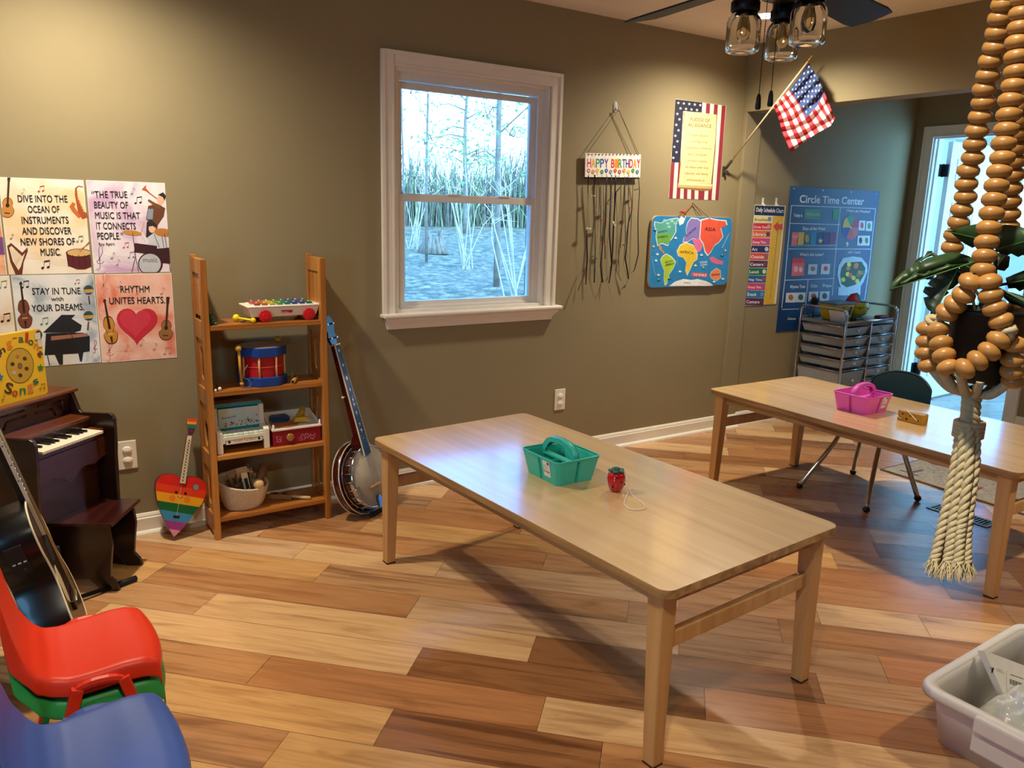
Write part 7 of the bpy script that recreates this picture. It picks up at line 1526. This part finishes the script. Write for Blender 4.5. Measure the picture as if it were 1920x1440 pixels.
# pale bare bushes, the brush line and the stump
def bush(px_, Y, hgt, wid, n, label, seed, mat=BRL):
    x, y = yard(px_, Y); t = thing('bare_bush', label, 'bush', T(x, y, gz(y))); rr = random.Random(seed); b = MB()
    for k in range(n):
        a = rr.uniform(0, 2*PI); L_ = hgt*rr.uniform(.5, 1.1); e = Vector((x+math.cos(a)*wid*rr.random(), y+math.sin(a)*wid*rr.random()*.6, gz(y)+L_)); s0 = Vector((x+rr.uniform(-.15, .15), y, gz(y)-.05)); m_ = s0.lerp(e, .55)+Vector((rr.uniform(-.2, .2), 0, .15*L_)); b.tube([s0, m_, e], [.016, .010, .004], mat, 4, cap=False)
        for q in range(3): w = m_.lerp(e, rr.random()); b.tube([w, w+Vector((rr.uniform(-.4, .4), rr.uniform(-.3, .3), rr.uniform(-.05, .4)))], [.006, .003], mat, 4, cap=False)
    b.obj('twigs', t, auto=False)
bush(965, 11.5, 2.3, 1.6, 9, 'pale bare bush with arching twigs, lower right of the upper pane', 5)
bush(880, 16., 2.7, 2.2, 10, 'pale bare bush in the middle of the window', 9)
bush(775, 20., 2.9, 1.6, 9, 'bare bush at the left of the window', 12)
rr = random.Random(33); b = MB()
for k in range(3600):
    x = rr.uniform(2, 34); y = 27.+rr.uniform(0, 3.); h = rr.uniform(1.2, 3.1)+.5*math.sin(x*.7); b.tube([(x, y, gz(y)), (x+rr.uniform(-.2, .2), y, gz(y)+h*.6), (x+rr.uniform(-.45, .45), y, gz(y)+h)], [.030, .022, .008], BRK_ if k % 3 else LVB, 3, cap=False)
leafcloud(b, (14, 29, 2.6), 1, 10, LVB, .1, rr)
for k in range(26): leafcloud(b, (4+k*1.15, 28.5, gz(28.5)+1.+.5*math.sin(k)), 1.3, 150, [LVB, LVG, BRK_][k % 3], .11, rr, .7)
o = b.obj('brush', auto=False); tag(o, 'thicket of bluish brush along the far edge of the yard', 'brush', None, 'stuff')
x, y = yard(812, 19.); st = thing('tree_stump', 'broken old tree stump on the lawn outside the window', 'stump', T(x, y, gz(y))); b = MB(); rr = random.Random(2)
for k in range(16): a = 2*PI*k/16; b.tube([(x+.36*math.cos(a), y+.36*math.sin(a), gz(y)-.05), (x+.25*math.cos(a), y+.25*math.sin(a), gz(y)+.22), (x+.23*math.cos(a), y+.23*math.sin(a), gz(y)+rr.uniform(.32, .6))], [.09, .07, .03], BRK_, 6)
b.cyl((x, y, gz(y)), (x, y, gz(y)+.3), .24, BRK_, seg=14); b.obj('stump_wood', st)
# ================================================================ light
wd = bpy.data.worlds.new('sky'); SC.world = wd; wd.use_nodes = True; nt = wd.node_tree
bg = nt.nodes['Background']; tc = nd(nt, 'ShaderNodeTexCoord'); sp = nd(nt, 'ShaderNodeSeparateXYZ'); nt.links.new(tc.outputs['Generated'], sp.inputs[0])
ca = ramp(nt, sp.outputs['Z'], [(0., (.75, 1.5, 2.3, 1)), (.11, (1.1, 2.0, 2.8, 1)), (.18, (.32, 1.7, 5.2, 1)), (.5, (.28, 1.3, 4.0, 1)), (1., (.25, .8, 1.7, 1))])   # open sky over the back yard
cb = nd(nt, 'ShaderNodeRGB'); cb.outputs[0].default_value = (1.9, 4.6, 7.6, 1)                       # unseen front sky made brighter, to light the alcove and right wall
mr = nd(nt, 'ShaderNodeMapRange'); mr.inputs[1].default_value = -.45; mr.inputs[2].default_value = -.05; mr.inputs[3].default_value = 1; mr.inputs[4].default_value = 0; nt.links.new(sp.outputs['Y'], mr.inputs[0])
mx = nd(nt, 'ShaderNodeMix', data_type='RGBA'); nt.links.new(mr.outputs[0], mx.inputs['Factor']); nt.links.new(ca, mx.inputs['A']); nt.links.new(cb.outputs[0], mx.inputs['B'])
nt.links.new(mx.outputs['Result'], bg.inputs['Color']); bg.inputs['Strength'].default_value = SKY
def area_portal(loc, rot, sx, sy):
    l = bpy.data.lights.new('portal', 'AREA'); l.shape = 'RECTANGLE'; l.size = sx; l.size_y = sy; l.cycles.is_portal = True
    o = bpy.data.objects.new('window_portal', l); o.location = loc; o.rotation_euler = rot; COL.objects.link(o)
area_portal((2.08, YW+.2, 1.48), (-PI/2, 0, 0), .95, 1.2)
area_portal((5.075, .1, 1.05), (PI/2, 0, 0), 1.5, 2.05)
area_portal((-2.0, .15, 1.45), (0, -PI/2, 0), 1.05, .95)
area_portal((7.75, .7, 1.2), (PI/2, 0, 0), 3, 2.2)
area_portal((9.8, 3.0, 1.7), (0, PI/2, 0), 1.3, 2.9)
sn = bpy.data.lights.new('sun', 'SUN'); sn.energy = 1.2; sn.angle = .02; sn.color = (1, .93, .8); so = bpy.data.objects.new('sun', sn); COL.objects.link(so)
so.rotation_euler = Vector((.75, .0, .6)).to_track_quat('Z', 'Y').to_euler()
# recessed ceiling lights: the fixture and its lamp
WHT = m('f2efe8', .5, n=.01)
canlab = ['round recessed ceiling light glowing behind the fan jars', 'round recessed ceiling light above the music posters', 'round recessed ceiling light behind the camera to the right', 'round recessed ceiling light behind the camera to the left']
for (x, y, w), lb in zip(CANS, canlab):
    t = thing('recessed_light', lb, 'ceiling light', (x, y, ZC), group='recessed lights in the main room')
    b = MB(T(x, y, ZC)); b.lathe([(.062, -.001), (.085, -.004), (.088, -.001), (.088, 0)], WHT, 32); b.lathe([(.062, -.001), (.058, .004)], WHT, 32); b.obj('trim_ring', t)
    b = MB(T(x, y, ZC)); b.face([(.06*math.cos(i*PI/16), .06*math.sin(i*PI/16)) for i in range(32)], m('fff0d8', .5, emit=9., n=0), -.0015); b.obj('diffuser', t)
    l = bpy.data.lights.new('recessed_lamp', 'SPOT'); l.energy = w; l.spot_size = math.radians(SPOTA); l.spot_blend = SPOTB; l.shadow_soft_size = .05; l.color = LCOL
    o = bpy.data.objects.new('recessed_lamp', l); o.location = (x, y, ZC-.012); COL.objects.link(o)
SC.view_settings.view_transform = 'Standard'; SC.view_settings.look = 'None'; SC.view_settings.gamma = 1; SC.view_settings.use_curve_mapping = False
SC.view_settings.exposure = EXPO
try:
    SC.cycles.use_denoising = True; SC.cycles.denoiser = 'OPENIMAGEDENOISE'; SC.cycles.max_bounces = 10; SC.cycles.diffuse_bounces = 5; SC.cycles.transparent_max_bounces = 16; SC.cycles.sample_clamp_indirect = 6
    SC.cycles.caustics_reflective = False; SC.cycles.caustics_refractive = False
except Exception: pass
